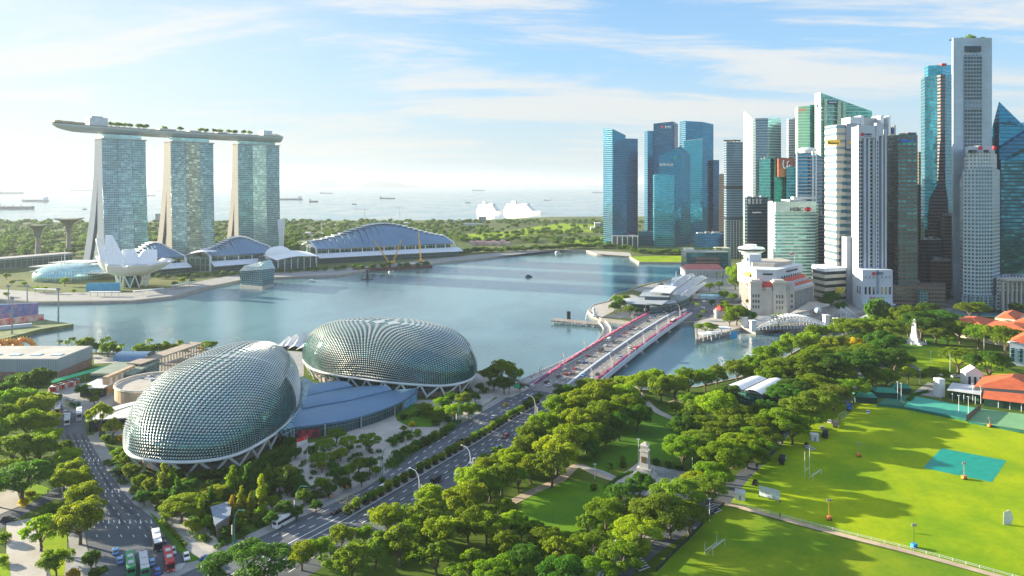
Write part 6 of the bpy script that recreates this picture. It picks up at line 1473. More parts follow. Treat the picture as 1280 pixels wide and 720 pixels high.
# ---- white arched steel bridge
ab = thing('arched_bridge', 'white arched steel truss bridge over the river between trees', 'bridge', G(985, 414))
A, B = G(940, 411.5), G(1035, 409); A.z = B.z = .6; d = (B-A); L = d.length; ang = math.atan2(d.y, d.x); M = frame(A, ang)
MB(M).box(-3, L+3, -6, 6, -.9, .1).build('deck', M_road, ab)
for yo in (-6.5, 6.5):
    mb = MB(M); N = 22; zt = lambda t: .9+9.5*math.sin(math.pi*t)**.85
    up = [(L*i/N, yo, zt(i/N)) for i in range(N+1)]; lo = [(L*i/N, yo, zt(i/N)*.62-.2) for i in range(N+1)]
    mb.tube(up, .42, 5); mb.tube(lo, .34, 5)
    for i in range(N+1):
        mb.cyl((L*i/N, yo, .1), (L*i/N, yo, zt(i/N)), .2, n=4)
        if i < N: mb.cyl(up[i], lo[i+1], .24, n=4); mb.cyl(lo[i], up[i+1], .24, n=4)
    mb.build('arch_truss', M_wsteel, ab)
mb = MB(M)
for i in range(4, 19): t = i/22; mb.cyl((L*t, -6.5, zt(t)), (L*t, 6.5, zt(t)), .22, n=4)
for i in range(4, 18): mb.cyl((L*i/22, -6.5, zt(i/22)), (L*(i+1)/22, 6.5, zt((i+1)/22)), .15, n=4)
mb.build('portal_bracing', M_wsteel, ab)
for xx in (-3, L+3):
    for yo in (-7.5, 7.5):
        o = MB(M).box(xx-2, xx+2, yo-2, yo+2, -.6, 7.5).build('gate_pier', M_white, ab); MB(M).box(xx-2.4, xx+2.4, yo-2.4, yo+2.4, 7.51, 8.4).build('cap', M_white, o)
# suspension footbridge upriver
sb = thing('suspension_footbridge', 'slim old suspension footbridge with white stay bars upriver of the arched bridge', 'footbridge', G(1070, 400))
A, B = G(1052, 396, .4), G(1095, 403.5, .4); d = B-A; L = d.length; M = frame(A, math.atan2(d.y, d.x)); MB(M).box(0, L, -4, 4, -.6, .2).build('deck', M_conc, sb)
for yo in (-4, 4):
    mb = MB(M)
    for x0 in (2, L-2):
        for k in range(1, 6): mb.cyl((x0, yo, 9), (x0+(1 if x0 < 9 else -1)*L*.45*k/5, yo, .3), .14, n=4)
        for k in range(1, 3): mb.cyl((x0, yo, 9), (x0+(-1 if x0 < 9 else 1)*9*k/2, yo, .3), .14, n=4)
    mb.build('stay_bars', M_wsteel, sb)
    for x0 in (2, L-2): MB(M).cyl((x0, yo, 0), (x0, yo, 9.4), .6, n=8).build('tower', M_white, sb)
# river fountain spray
sp = thing('water_fountain', 'small white water fountain spraying in the river before the riverside trees', 'fountain', G(902, 458, WZ)); p = G(902, 457, WZ)
leafstrip([p, p+V((.3, 0, 3.4)), p+V((-.2, 0, 6.0))], 2.4, 1.2, 260, .16, 9).build('spray', M_white, sp); MB().lathe([(1.6, -.3), (1.6, .15)], p, 12).build('nozzle_ring', M_grey, sp)
# ---- left: floating stage spit with hoardings, dragon arches, masts
t = thing('floating_stage', 'floating stage platform with colourful hoardings at the left edge of the bay', 'platform', G(30, 415))
q = GP([(-40,424),(2,424.5),(50,412),(92,405.5),(64,401.5),(40,396),(-40,392)]); MB().prism(q, -4, .4).build('deck', mat('platform turf', (.16,.2,.08), .9, var=.3, vs=.1), t)
M_mur = mat('painted mural', (.05,.20,.42), .6, var=0, vs=.25, col2=(.45,.25,.40))
panel(G(-30, 402), G(48, 398), .4, 14, M_mur, 'mural_wall', t, off=0, th=2); panel(G(-20, 410), G(54, 400), .4, 5.5, mat('red banner', (.55,.05,.03), .6, var=0, vs=.2, col2=(.7,.55,.5)), 'banner_wall', t, off=0, th=1.5)
panel(G(-20, 414), G(40, 408), .4, 3, WHITE_, 'white_canopy', t, off=0, th=3)
M_drag = mat('orange red dragon', (.62,.10,.02), .5, var=0, vs=.5, col2=(.75,.40,.06))
for k, (px, py, w) in enumerate(((30, 441, 8), (14, 443, 8.5), (0, 444, 7))):
    t = thing('dragon_arch', '%s of the orange inflatable dragon arches beside the warehouse' % ['rightmost', 'middle', 'leftmost'][k], 'inflatable', G(px, py), group='orange inflatable dragon arches'); p = G(px, py)
    pts = [p+V((w*math.cos(a), .6*math.sin(3*a), 9.5*math.sin(a))) for a in [math.pi*i/14 for i in range(15)]]; MB().tube(pts, 1.7, 8).build('arch', M_drag, t, smooth=True)
    mb = MB()
    for i in range(1, 14): q = pts[i]; dd = (q-p).normalized(); mb.cyl(q+dd*1.5, q+dd*3.0, .7, .05, 4)
    mb.build('spine_crest', mat('dragon yellow', (.75,.5,.08), .5), t)
for k, (px, py, yt) in enumerate(((73, 403, 361), (34, 390, 357), (10.5, 397, 357), (15, 418, 372))):
    p = G(px, py); p.z = .4; t = thing('light_mast', '%s grey light mast on the floating stage from the right' % ORD[k], 'light mast', p, group='grey light masts on the floating stage')
    zz = Z(yt, p.y); MB().cyl(p, V((p.x, p.y, zz)), .7, .4, 8).build('shaft', M_grey, t); MB().box(p.x-1.5, p.x+1.5, p.y-.4, p.y+.4, zz-1.5, zz+.8).build('lamp_head', M_grey, t)
# ================================================================== PARK AND PLAYING FIELD
# memorial
cm = thing('war_memorial', 'tall pale stone memorial tower with stepped base in the park plaza', 'memorial', G(806, 596)); p = G(806, 595)
M_gran = mat('memorial granite', (.46,.44,.40), .8, var=.12, vs=.5, bump=.2)
M = frame(p, R(-28))
for k, (w, d, z0, z1) in enumerate(((9.5, 7.2, .12, .5), (8.6, 6.2, .501, .9), (7.6, 5.2, .901, 1.3))): MB(M).box(-w/2, w/2, -d/2, d/2, z0, z1).build('step', M_gran, cm)
MB(M).prism([(-3, -1.9), (3, -1.9), (3, 1.9), (-3, 1.9)], 1.301, 3.6).build('pedestal', M_gran, cm)
MB(M).prism([(-1.9, -1.5), (1.9, -1.5), (1.9, 1.5), (-1.9, 1.5)], 3.601, 10.4, taper=.86).build('shaft', M_gran, cm)
MB(M).box(-1.9, 1.9, -1.6, 1.6, 10.401, 10.9).build('cornice', M_gran, cm)
for sx in (-1, 1):
    for sy in (-1, 1): MB(M).box(sx*1.2-.3, sx*1.2+.3, sy*.95-.3, sy*.95+.3, 10.901, 12.3).build('belfry_pier', M_gran, cm)
MB(M).box(-1.7, 1.7, -1.4, 1.4, 12.301, 12.9).build('belfry_roof', M_gran, cm); MB(M).prism([(-1.2, -1), (1.2, -1), (1.2, 1), (-1.2, 1)], 12.901, 13.9, taper=.5).build('cap', M_gran, cm)
MB(M).box(-1, 1, -1.62, -1.45, 6, 8.4).build('wreath_panel', mat('bronze', (.16,.12,.06), .5, metal=.5), cm)
M_bench = mat('blue grey seats', (.20,.26,.34), .6)
def bleacher(px, py, ang, n, w, lab, m=M_bench):
    p = G(px, py); t = thing('bench_stand', lab, 'bench stand', p); M = frame(p, ang)
    for k in range(n): MB(M).box(-w/2, w/2, k*.9, k*.9+.35, .35+k*.28, .45+k*.28).build('seat', m, t)
    mb = MB(M)
    for x in (-w/2+.3, 0, w/2-.3): mb.box(x-.05, x+.05, -.1, n*.9, .02, .34); mb.add([(x-.05, 0, .34), (x+.05, 0, .34), (x+.05, n*.9, .34+n*.28), (x-.05, n*.9, .34+n*.28)], [(0,1,2,3)])
    mb.build('frame', M_grey, t); return t
bleacher(830, 597, R(-25), 6, 9, 'block of seat rows nearest the right side of the stone memorial'); bleacher(806, 617, R(62), 7, 9, 'block of seat rows below the stone memorial half under a tree')
bleacher(898, 641, R(35), 5, 4.2, 'white stepped bench stand near the sandy path', M_white); bleacher(806, 713, R(30), 5, 4.4, 'white stepped bench stand near the bottom edge', M_white)
bleacher(1016, 563, R(30), 4, 4, 'small white bench stand beside the rugby posts', M_white)
# obelisk
ob = thing('white_obelisk', 'white obelisk monument on a stepped base with lamps beyond the park', 'monument', G(1143, 429)); p = G(1143, 429); M = frame(p, R(45))
for k, (w, z0, z1) in enumerate(((13, .05, .7), (10, .701, 1.5), (6.4, 1.501, 4.2), (4.6, 4.201, 6.8))): MB(M).box(-w/2, w/2, -w/2, w/2, z0, z1).build('base_step', M_white, ob)
MB(M).prism([(-1.8, -1.8), (1.8, -1.8), (1.8, 1.8), (-1.8, 1.8)], 6.801, 16.5, taper=.72).build('shaft', M_white, ob); MB(M).prism([(-1.3, -1.3), (1.3, -1.3), (1.3, 1.3), (-1.3, 1.3)], 16.501, 18.4, taper=.06).build('pyramidion', M_white, ob)
for a in range(4): q = M @ V((7.6*math.cos(a*math.pi/2), 7.6*math.sin(a*math.pi/2), 0)); MB().cyl(q, q+V((0,0,3.6)), .5, .3, 8).build('lamp_pedestal', M_white, ob)
# event hall with two arched white roofs
eh = thing('event_hall', 'black framed event hall with twin white membrane roofs among park trees', 'building', G(940, 503))
zc = 9.0
c = [G(*q, z=zc) for q in ((905, 482), (953, 493.5), (984, 475.5), (937, 470.5))]
MB().prism([p.to_2d() for p in c], 0, zc-.6).build('dark_walls', facade('dark event wall', (.02,.08,.08), (.05,.16,.12), 3.4, 2.4, .15, .08, .3, .2), eh)
mb = MB(); mb.tube([p+V((0,0,-.1)) for p in c+c[:1]], .35, 4); mb.build('roof_frame', M_dark, eh)
for s0, s1 in ((.03, .48), (.52, .97)):
    rows = []
    for j in range(9):
        t = j/8; row = []
        for i in range(7):
            s = s0+(s1-s0)*i/6; a = c[0]+(c[1]-c[0])*s; b = c[3]+(c[2]-c[3])*s; q = a+(b-a)*(.02+.96*t); q = V((q.x, q.y, zc+1.2*math.sin(math.pi*i/6)-.1)); row.append(q)
        rows.append(row)
    MB().loft(rows, closed=False, caps=False).build('membrane_roof', mat('white membrane', (.74,.74,.73), .5, var=.05, vs=.3), eh, smooth=True)
MB().prism([p.to_2d() for p in (G(936, 508), G(958, 511), G(964, 504), G(942, 501))], 0, 3).build('annex', WHITE_, eh)
# ---- right side: clubs and civic buildings
M_cream = mat('cream plaster', (.62,.55,.40), .8, var=.06, vs=.2)
def hiproof(px, z0, rise, m, name, par, ov=.0):
    q = [G(a, b, z0) for a, b in px]; c = sum(q, V())/4; q = [c+(p-c)*(1+ov) for p in q]
    la, lb = (q[0]-q[1]).length, (q[1]-q[2]).length
    if la >= lb: e0, e1 = (q[0]+q[3])/2, (q[1]+q[2])/2; f = lb/la*.5; r0, r1 = e0+(e1-e0)*f, e1+(e0-e1)*f; F4 = [(0,1,5,4), (2,3,4,5), (1,2,5), (3,0,4)]
    else: e0, e1 = (q[0]+q[1])/2, (q[3]+q[2])/2; f = la/lb*.5; r0, r1 = e0+(e1-e0)*f, e1+(e0-e1)*f; F4 = [(1,2,5,4), (3,0,4,5), (0,1,4), (2,3,5)]
    r0 = r0+V((0,0,rise)); r1 = r1+V((0,0,rise)); return MB().add(q+[r0, r1], F4+[(3,2,1,0)]).build(name, m, par)
mz = thing('civic_museum', 'cream civic building with several hipped orange tile roofs behind the obelisk lawn', 'museum', G(1240, 415))
def wallblock(px, z0, z1, m, name, par): return MB().prism([G(a, b, z1).to_2d() for a, b in px], z0, z1).build(name, m, par)
for k, (px, z, rise) in enumerate(((((1188,402),(1232,409),(1248,400),(1206,395)), 11, 5), (((1222,409),(1300,421),(1312,408),(1240,400)), 11, 5.5), (((1244,397),(1270,400),(1282,392),(1256,389)), 13, 5), (((1262,404),(1310,409),(1318,399),(1276,396)), 13, 5))):
    wallblock(px, 0, z-.01, M_cream, 'wall', mz); wallblock([((a-sum(q[0] for q in px)/4)*1.03+sum(q[0] for q in px)/4, (b-sum(q[1] for q in px)/4)*1.03+sum(q[1] for q in px)/4) for a, b in px], z, z+.9, CREAM, 'cornice', mz)
    hiproof([((a-sum(q[0] for q in px)/4)*.94+sum(q[0] for q in px)/4, (b-sum(q[1] for q in px)/4)*.94+sum(q[1] for q in px)/4) for a, b in px], z+.91, rise*.62, M_terra, 'hipped_roof', mz)
for k in range(13):
    a, b = G(1190, 410), G(1300, 430); q = G(1188, 402, 11)+(G(1232, 409, 11)-G(1188, 402, 11))*((k+.5)/6) if k < 6 else G(1222, 409, 11)+(G(1300, 421, 11)-G(1222, 409, 11))*((k-5.5)/8)
    MB().cbox((q.x-.1, q.y-.25, 6.5), (1.3, .5, 3.2), -.25).build('window', M_glassd, mz)
ch = thing('concert_hall', 'white classical hall with orange roof and tall glazed arch cut by the right edge', 'hall', G(1272, 462))
wallblock([(1262,428),(1300,431),(1306,422),(1266,420)], 0, 15, WHITE_, 'wall', ch)
a, b = G(1262, 428, 15), G(1300, 431, 15); hiproof([(1261,428),(1300,431),(1308,421),(1266,419.5)], 15.01, 5, M_terra, 'roof', ch)
q = G(1264.5, 428, 15); MB().cbox((q.x+1, q.y-.3, 5.5), (1.2, 1, 11), 0).build('corner_pilaster', M_white, ch)
for k in range(4): q = a+(b-a)*((k+.35)/3.6); MB().cbox((q.x, q.y-.2, 7), (3.0, .6, 9), .05).build('arched_window', M_lglass, ch); MB().cbox((q.x+3, q.y-.5, 7), (.9, 1, 14), .05).build('pilaster', M_white, ch)
MB().cbox(((a.x+b.x)/2, a.y-.2, 15.4), (abs(b.x-a.x)+2, 1.6, .8), .05).build('cornice', M_white, ch)
cc = thing('cricket_club', 'club pavilion with terracotta roofs, white gable and dark green awnings beside courts', 'clubhouse', G(1240, 500))
z = 7.5
wallblock([(1218,483),(1300,489),(1312,472),(1232,470)], 0, z, CREAM, 'wall', cc); hiproof([(1217,483.5),(1302,490),(1316,471),(1230,469)], z+.01, 4.2, M_terra, 'main_roof', cc)
wallblock([(1230,497),(1300,505),(1300,492),(1232,487)], 0, 4.6, mat('dark green screen', (.02,.08,.06), .7), 'verandah', cc)
MB().add([G(1228,498,4.7), G(1302,507,4.7), G(1302,494,6.4), G(1230,488,6.4)], [(0,1,2,3), (3,2,1,0)]).build('verandah_roof', M_terra, cc)
wallblock([(1186,486),(1224,492),(1228,484),(1192,479)], 0, 5, mat('dark green screen', (.02,.08,.06)), 'wing', cc); wallblock([(1184,486.5),(1226,492.5),(1230,483),(1190,478)], 5.01, 5.6, mat('pale metal roof', (.50,.52,.54), .5), 'wing_roof', cc)
q = G(1219, 486); M = frame((q.x, q.y, 0), -.2); MB(M).add([(-5, 0, 0), (5, 0, 0), (5, 0, 9), (0, 0, 12.5), (-5, 0, 9), (-5, 7, 0), (5, 7, 0), (5, 7, 9), (0, 7, 12.5), (-5, 7, 9)], [(0,1,2,3,4), (9,8,7,6,5), (0,5,6,1), (1,6,7,2), (2,7,8,3), (3,8,9,4), (4,9,5,0)]).build('gable_front', M_white, cc)
for x in (-3, 0, 3): MB(M).box(x-.6, x+.6, -.2, .1, 2, 7).build('window', M_glassd, cc)
q = G(1174, 495); MB().cbox((q.x, q.y, 5), (4, 4, 10), .2).build('porch_tower', M_white, cc)
for k in range(16):
    q = G(1176+k*7.2, 499+k*1.1); 
    if k % 2 == 0: MB().cyl((q.x, q.y, 0), (q.x, q.y, 4.4), .14, n=6).build('verandah_post', M_white, cc)
# courts
M_court = mat('green court', (.05,.34,.24), .8, var=.06, vs=.1); M_court2 = mat('pale green court', (.16,.34,.16), .85, var=.08, vs=.1)
sheet('sports_court', [(1128,510),(1141,495),(1224,511),(1208,525.5)], M_court, .09); sheet('sports_court', [(1098,506),(1108,494),(1140,494.5),(1127,509)], mat('dark green court', (.03,.16,.09), .85), .08)
sheet('sports_court', [(1210,527),(1226,511),(1320,523),(1320,544)], M_court2, .09); sheet('sports_court', [(1160,478),(1178,482),(1176,498),(1140,492)], M_pave, .07)
mb = MB()
def cl(a, b): 
    a, b = G(*a), G(*b); d = (b-a).normalized(); n = V((-d.y, d.x, 0))*.07; mb.add([(v.x, v.y, .13) for v in (a-n, b-n, b+n, a+n)], [(0,1,2,3)])
for k in range(4):
    o = k*18; cl((1134+o, 509+o*.19), (1146+o, 498+o*.19)); cl((1134+o, 509+o*.19), (1147+o, 511.5+o*.19)); cl((1140+o, 503.5+o*.19), (1153+o, 506+o*.19)); cl((1146+o, 498+o*.19), (1159+o, 500.4+o*.19)); cl((1147+o, 511.5+o*.19), (1159+o, 500.4+o*.19))
for k in range(4):
    o = k*20; cl((1222+o, 526+o*.2), (1236+o, 514+o*.13)); cl((1222+o, 526+o*.2), (1238+o, 529+o*.2)); cl((1236+o, 514+o*.13), (1251+o, 516+o*.13))
mb.build('court_line', M_mark, kind='structure')
cf = thing('court_fence', 'green mesh fence with posts around the near side of the courts', 'fence', G(1160, 520))
M_mesh = mat('green mesh', (.02,.16,.12), .8)
def fence(pts, h, m, par, post=M_dark, step=6, rail=False, th=.06):
    P_ = [G(*q) for q in pts]; 
    for a, b in zip(P_, P_[1:]):
        d = (b-a).normalized(); n = V((-d.y, d.x))*th/2; L = (b-a).length
        if not rail: MB().prism([(a.x-n.x, a.y-n.y), (b.x-n.x, b.y-n.y), (b.x+n.x, b.y+n.y), (a.x+n.x, a.y+n.y)], .06, h).build('mesh_panel', m, par)
        else: mb = MB(); [mb.cyl(V((a.x, a.y, z)), V((b.x, b.y, z)), .05, n=4) for z in (h, h*.55)]; mb.build('rail', m, par)
        k = max(1, int(L/step))
        mb = MB()
        for i in range(k+1): q = a+(b-a)*(i/k); mb.cyl((q.x, q.y, .03), (q.x, q.y, h+.15), .07, n=5)
        mb.build('posts', post, par)
fence([(1096,508),(1127,511),(1208,527)], 1.6, M_mesh, cf); fence([(1208,527),(1226,512)], 3.2, mat('brown screen', (.2,.12,.09)), cf); fence([(1210,529),(1300,545)], 1.1, M_mesh, cf)
t = thing('green_marquee', 'dark green tent roofs at the corner of the courts', 'tent', G(1090, 505))
for px, py, w in ((1083, 504, 11), (1110, 498, 12), (1128, 492, 9)): q = G(px, py); MB(frame(q, -.2)).box(-w/2, w/2, 0, w*.7, 0, 3.2).build('tent_wall', mat('dark green canvas', (.015,.06,.05), .8), t); MB(frame(q, -.2)).gable(-w/2, w/2, 0, w*.7, 3.21, 5, hip=2, eave=.4).build('tent_roof', mat('mid green canvas', (.02,.20,.13) if px < 1090 else (.02,.2,.13), .8), t)
# rail fence along the sandy path, touchline ropes
t = thing('rail_fence', 'thin white rail fence running along the sandy path across the field', 'fence', G(1070, 668)); fence([(912,629),(974,645.5),(1055,667),(1142,688.5),(1242,715.5),(1290,729)], 1.0, M_white, t, post=M_white, step=3.5, rail=True)
t = thing('mesh_fence', 'dark mesh fence between tree row and small pitch', 'fence', G(880, 660)); fence([(905,632),(884,650),(868,668),(845,690),(820,716)], 1.4, mat('dark mesh', (.02,.035,.03), .8), t)
# pitch cover
pc = MB(); g0 = [G(1153.5, 585), G(1177, 560.5), G(1258, 576), G(1240, 603)]; rows = []
for j in range(15):
    row = []
    for i in range(19):
        s, t_ = i/18, j/14; a = g0[0]+(g0[3]-g0[0])*s; b = g0[1]+(g0[2]-g0[1])*s; q = a+(b-a)*t_; row.append(V((q.x, q.y, .12+.10*random.random()*(0 < i < 18)*(0 < j < 14))))
    rows.append(row)
o = pc.loft(rows, closed=False, caps=False).build('pitch_cover', mat('teal tarpaulin', (.0,.26,.19), .45, var=.08, vs=.3, bump=.3, bs=.6), None, 'large teal tarpaulin laid flat on the playing field', 'tarpaulin')
# floodlight towers on trailers
M_or = mat('trailer orange', (.62,.22,.05), .5)
for k, (px, py, hp, m, w) in enumerate(((1073, 571, 17, 'orange', 'below the courts at the far left of the field'), (1205, 599, 21, 'orange', 'standing on the teal tarpaulin'), (1036, 650, 26, 'orange', 'nearest the sandy path'), (1142.5, 685, 30, 'blue', 'tall lamp with blue base beside the sandy path'), (1237, 534, 12, 'orange', 'in front of the pale green court'))):
    p = G(px, py); hh = hp*p.y/F; t = thing('floodlight_trailer', ('mobile floodlight with %s trailer, %s' % (m, w)), 'floodlight', p, group='mobile floodlight masts on the field')
    MB(frame(p, .3)).box(-.9, .9, -.6, .6, .35, 1.5).build('trailer', M_or if m == 'orange' else mat('trailer blue', (.04,.30,.60), .5), t); MB().cyl(p+V((0,0,1.5)), p+V((0,0,hh)), .09, .06, 6).build('mast', M_or if m == 'orange' else M_dark, t)
    for s_ in (-.45, .45):
        for z_ in (0, .5): MB().cbox(p+V((s_, -.1, hh-z_)), (.6, .3, .4)).build('lamp_head', M_grey, t)
    for s_ in (-.6, .6): MB().cyl(p+V((s_, -.75, .35)), p+V((s_, -.55, .35)), .35, n=10).build('wheel', M_dark, t)
# rugby posts, goals
def rugby(px0, py0, px1, py1, lab, h=11):
    a, b = G(px0, py0), G(px1, py1); t = thing('rugby_posts', lab, 'goal posts', (a+b)/2)
    for q in (a, b): MB().cyl(q, q+V((0,0,h)), .11, .08, 6).build('upright', M_white, t)
    MB().cyl(a+V((0,0,h*.28)), b+V((0,0,h*.28)), .09, n=6).build('crossbar', M_white, t)
rugby(1006, 598, 1012, 593, 'white rugby posts in the tree shade at the left of the big field')
def goal(px0, py0, px1, py1, h, lab, nm='football_goal'):
    a, b = G(px0, py0), G(px1, py1); t = thing(nm, lab, 'goal', (a+b)/2); d = (b-a).normalized(); n = V((-d.y, d.x, 0))*1.5
    mb = MB(); mb.tube([a, a+V((0,0,h)), b+V((0,0,h)), b], .09, 5); mb.build('frame', M_white, t)
    mb = MB()
    for q in (a, b): mb.tube([q+V((0,0,h)), q+n*.5+V((0,0,h)), q+n*1.3, q], .05, 4)
    for k in range(9): q = a+(b-a)*(k/8); mb.tube([q+V((0,0,h)), q+n*.5+V((0,0,h)), q+n*1.3], .02, 3)
    mb.cyl(a+n*1.3, b+n*1.3, .05, n=4)
    for k in range(1, 4): mb.cyl(a+n*(.5+.8*k/4)+V((0,0,h*(1-k/4))), b+n*(.5+.8*k/4)+V((0,0,h*(1-k/4))), .02, n=3)
    mb.build('net', mat('net white', (.6,.62,.62), .8), t)
goal(891, 695, 906, 684, 2.6, 'white goal on the small pitch'); goal(1016, 601, 1027, 594, 2.3, 'tipped white goal beside the rugby posts'); goal(1057, 519, 1048, 524, 2.3, 'far goal beside the courts near the parked vehicles')
rugby(881, 692.5, 896, 681.5, 'thin rugby uprights behind the white goal on the small pitch', 3.6)
p = G(1260, 656); t = thing('practice_net', 'white leaf shaped practice net on the right of the big field', 'net', p)
MB().loft([[p+V((-1.6,0,0)), p+V((1.0,0,0))], [p+V((-1.5,.1,2.2)), p+V((1.9,0,2.0))], [p+V((-1,.2,4.4)), p+V((1.5,0,4.0))], [p+V((.2,.2,5.2)), p+V((.5,0,5.2))]], closed=False, caps=False).build('net_panel', mat('net white', (.6,.62,.62)), t); MB().cyl(p+V((-1.6,0,0)), p+V((-1.6,0,4.6)), .06, n=5).build('pole', M_white, t)
# sight screen
p = G(948, 621); t = thing('sight_screen', 'white slatted cricket sight screen on wheels beside the sandy path', 'sight screen', p); a, b = G(949, 621), G(975, 628); d = (b-a); L = d.length; M = frame(a, math.atan2(d.y, d.x))
for k in range(6): MB(M).box(L*k/6+.05, L*(k+1)/6-.05, -.08, .08, .7, 4.4).build('panel', WHITE_, t)
mb = MB(M); mb.box(0, L, -.05, .05, .5, .69)
for k in range(7): mb.cyl((L*k/6, 0, .5), (L*k/6, 1.4, .1), .06, n=4)
mb.build('frame', M_grey, t)
for k in (0, 3, 6): MB(M).cyl((L*k/6, -.15, .3), (L*k/6, .15, .3), .3, n=10).build('wheel', M_dark, t)
def hut(px, py, w, d, h, ang, lab, m=M_white, rf=M_croof):
    p = G(px, py); t = thing('white_cabin', lab, 'cabin', p); M = frame(p, ang); MB(M).box(-w/2, w/2, 0, d, .05, h).build('wall', m, t); MB(M).box(-w/2-.1, w/2+.1, -.1, d+.1, h+.01, h+.15).build('roof', rf, t); MB(M).box(-.4, .4, -.06, .02, .1, 2.0).build('door', M_grey, t)
hut(925, 626, 3.6, 3.4, 2.8, -.35, 'white cabin at the left end of the sandy path'); hut(1019, 552, 3.4, 3, 3.0, -.2, 'white cabin beside the lane left of the rugby posts')
# pavilion tents in the park under trees (bottom)
t = thing('park_marquee', 'white marquee roof partly hidden under trees at the bottom centre', 'tent', G(760, 688))
for px, py, w in ((757, 686, 6.5), (742, 703, 5), (734, 716, 5)): q = G(px, py, 3); MB(frame((q.x, q.y, 0), .6)).gable(-w, w, -2.5, 2.5, 2.9, 4.2, hip=1.5, eave=.1).build('tent_roof', M_white, t); MB(frame((q.x, q.y, 0), .6)).box(-w+.2, w-.2, -2.3, 2.3, 0, 2.89).build('tent_wall', WHITE_, t)
# small items: park lamp posts
def lamp_post(px, py, h, lab, group, m=M_wsteel, arm=1.2):
    p = G(px, py); t = thing('park_lamp', lab, 'lamp post', p, group=group); MB().cyl(p, p+V((0,0,h)), .13, .08, 6).build('pole', m, t); MB().box(p.x-arm/2, p.x+arm/2, p.y-.15, p.y+.15, h, h+.25).build('lamp_head', m, t)
for k, (px, py, h, w) in enumerate(((798, 580, 10.5, 'left beside the stone memorial'), (865.5, 588, 9, 'right of the memorial plaza'), (743.5, 599, 6, 'left of the memorial plaza path'), (1048, 560, 0, ''), (1187.5, 470, 13, 'right of the cut through road beyond the field'), (1163.5, 458, 9.5, 'on the lawn below the obelisk'), (1122, 500, 10, 'left of the two posts in the dark court'),
        (1126.5, 502, 10, 'right of the two posts in the dark court'), (1198.5, 516, 9, 'middle of the front edge of the teal court'), (1210.5, 519, 9.5, 'right end of the teal court front'), (1150, 481, 9, 'behind the dark court'), (1230, 440, 16, 'tallest, in front of the civic museum'), (887, 652, 8, 'by the mesh fence near the small pitch'), (1216, 503, 10, 'between teal court and clubhouse'), (1226, 506, 10, 'in front of the clubhouse gable'), (1108, 453, 7, 'in the park trees left of the lawn'))):
    if h: lamp_post(px, py, h, 'thin pale lamp post ' + w, 'thin pale lamp posts of park and courts')
# ================================================================== PEOPLE (tiny figures)
def person_mesh(seed):
    rnd = random.Random(seed); mb = MB(); st = rnd.uniform(.12, .28)
    mb.loft([[V((x0+r*math.cos(a), r*.7*math.sin(a), z)) for a in [2*math.pi*k/8 for k in range(8)]] for x0, z, r in ((0, .82, .17), (0, 1.0, .16), (0, 1.25, .19), (0, 1.42, .2), (0, 1.5, .08), (0, 1.55, .07), (0, 1.62, .1), (0, 1.7, .11), (0, 1.78, .07))])
    for s in (-1, 1):
        mb.tube([(s*.09, 0, .86), (s*.1, st*s*.6, .45), (s*.1, st*s, .04), (s*.1, st*s-.12, .02)], .09, 6, .055)
        mb.tube([(s*.2, 0, 1.42), (s*.25, -s*st*.5, 1.12), (s*.24, -s*st*.8-.05, .86)], .055, 6, .035)
    return mb
PC = [(.5,.5,.5), (.06,.08,.15), (.45,.08,.06), (.1,.1,.1), (.55,.5,.38)]
pproto = {}
def person(p, seed, lab, group=None, rz=0):
    k = seed % 5
    if k not in pproto:
        o = person_mesh(seed).build('person', mat('clothes %d' % k, PC[k], .8), None, lab, 'person', smooth=True)
        pproto[k] = o
    else: o = pproto[k].copy(); COL.objects.link(o)
    o['label'] = lab; o.location = p; o.rotation_euler = (0, 0, rz)
    if group: o['group'] = group
rr = random.Random(3)
clo = ['grey', 'navy', 'red', 'black', 'beige']
for k in range(16):
    i = 2+int(k*(len(cpts)-5)/16); p = cpts[i]+V((rr.uniform(-2, 2), rr.uniform(-2, 2), 0)); person(p, k, 'walker in %s, %s along the curved footbridge from its near end' % (clo[k % 5], ORD[k]), 'walkers on the curved footbridge', rr.uniform(0, 6))
for k in range(12):
    p = G(693+k*4.6, 400.5+k*.25+rr.uniform(-1, 1.5), .3); person(p, k+2, 'visitor in %s, %s from the left on the viewing jetty' % (clo[(k+2) % 5], ORD[k]), 'visitors on the viewing jetty', rr.uniform(0, 6))
person(G(975, 647), 3, 'person in black walking on the sandy path near the sight screen'); person(G(482, 589), 1, 'person in navy on the pavement below the garden lamp'); person(G(60, 617), 1, 'person in navy at the side road near the big left tree')
person(G(635, 508), 3, 'motorbike courier in black seen standing near the taxi'); person(G(1187, 503), 2, 'player in red on the teal court')
# ================================================================== VEHICLES
M_tyre = mat('tyre', (.02,.02,.022), .8); M_cglass = mat('car glass', (.015,.02,.03), .06, metal=.3, spec=.9); M_hl = mat('headlamp', (.8,.8,.75), .2); M_tl = mat('tail lamp', (.45,.02,.02), .3)
def paint(n, c): return mat('car paint '+n, c, .22, metal=.15, var=.02, spec=.7)
PAINT = {'white': (.78,.78,.77), 'silver': (.45,.47,.48), 'black': (.02,.022,.025), 'dark grey': (.07,.075,.085), 'blue': (.015,.09,.38), 'light blue': (.10,.32,.62), 'red': (.42,.03,.03), 'dark red': (.20,.02,.02), 'violet': (.16,.09,.36), 'yellow': (.68,.42,.03), 'green': (.04,.26,.10)}
PRO = {}
def wheels(root, L, w, r, xs):
    for x in xs:
        for s in (-1, 1): 
            o = MB().cyl((x, s*(w/2-.18), r), (x, s*(w/2+.02), r), r, n=12).build('wheel', M_tyre, root); MB().cyl((x, s*(w/2+.021), r), (x, s*(w/2+.04), r), r*.55, n=8).build('rim', M_grey, o)
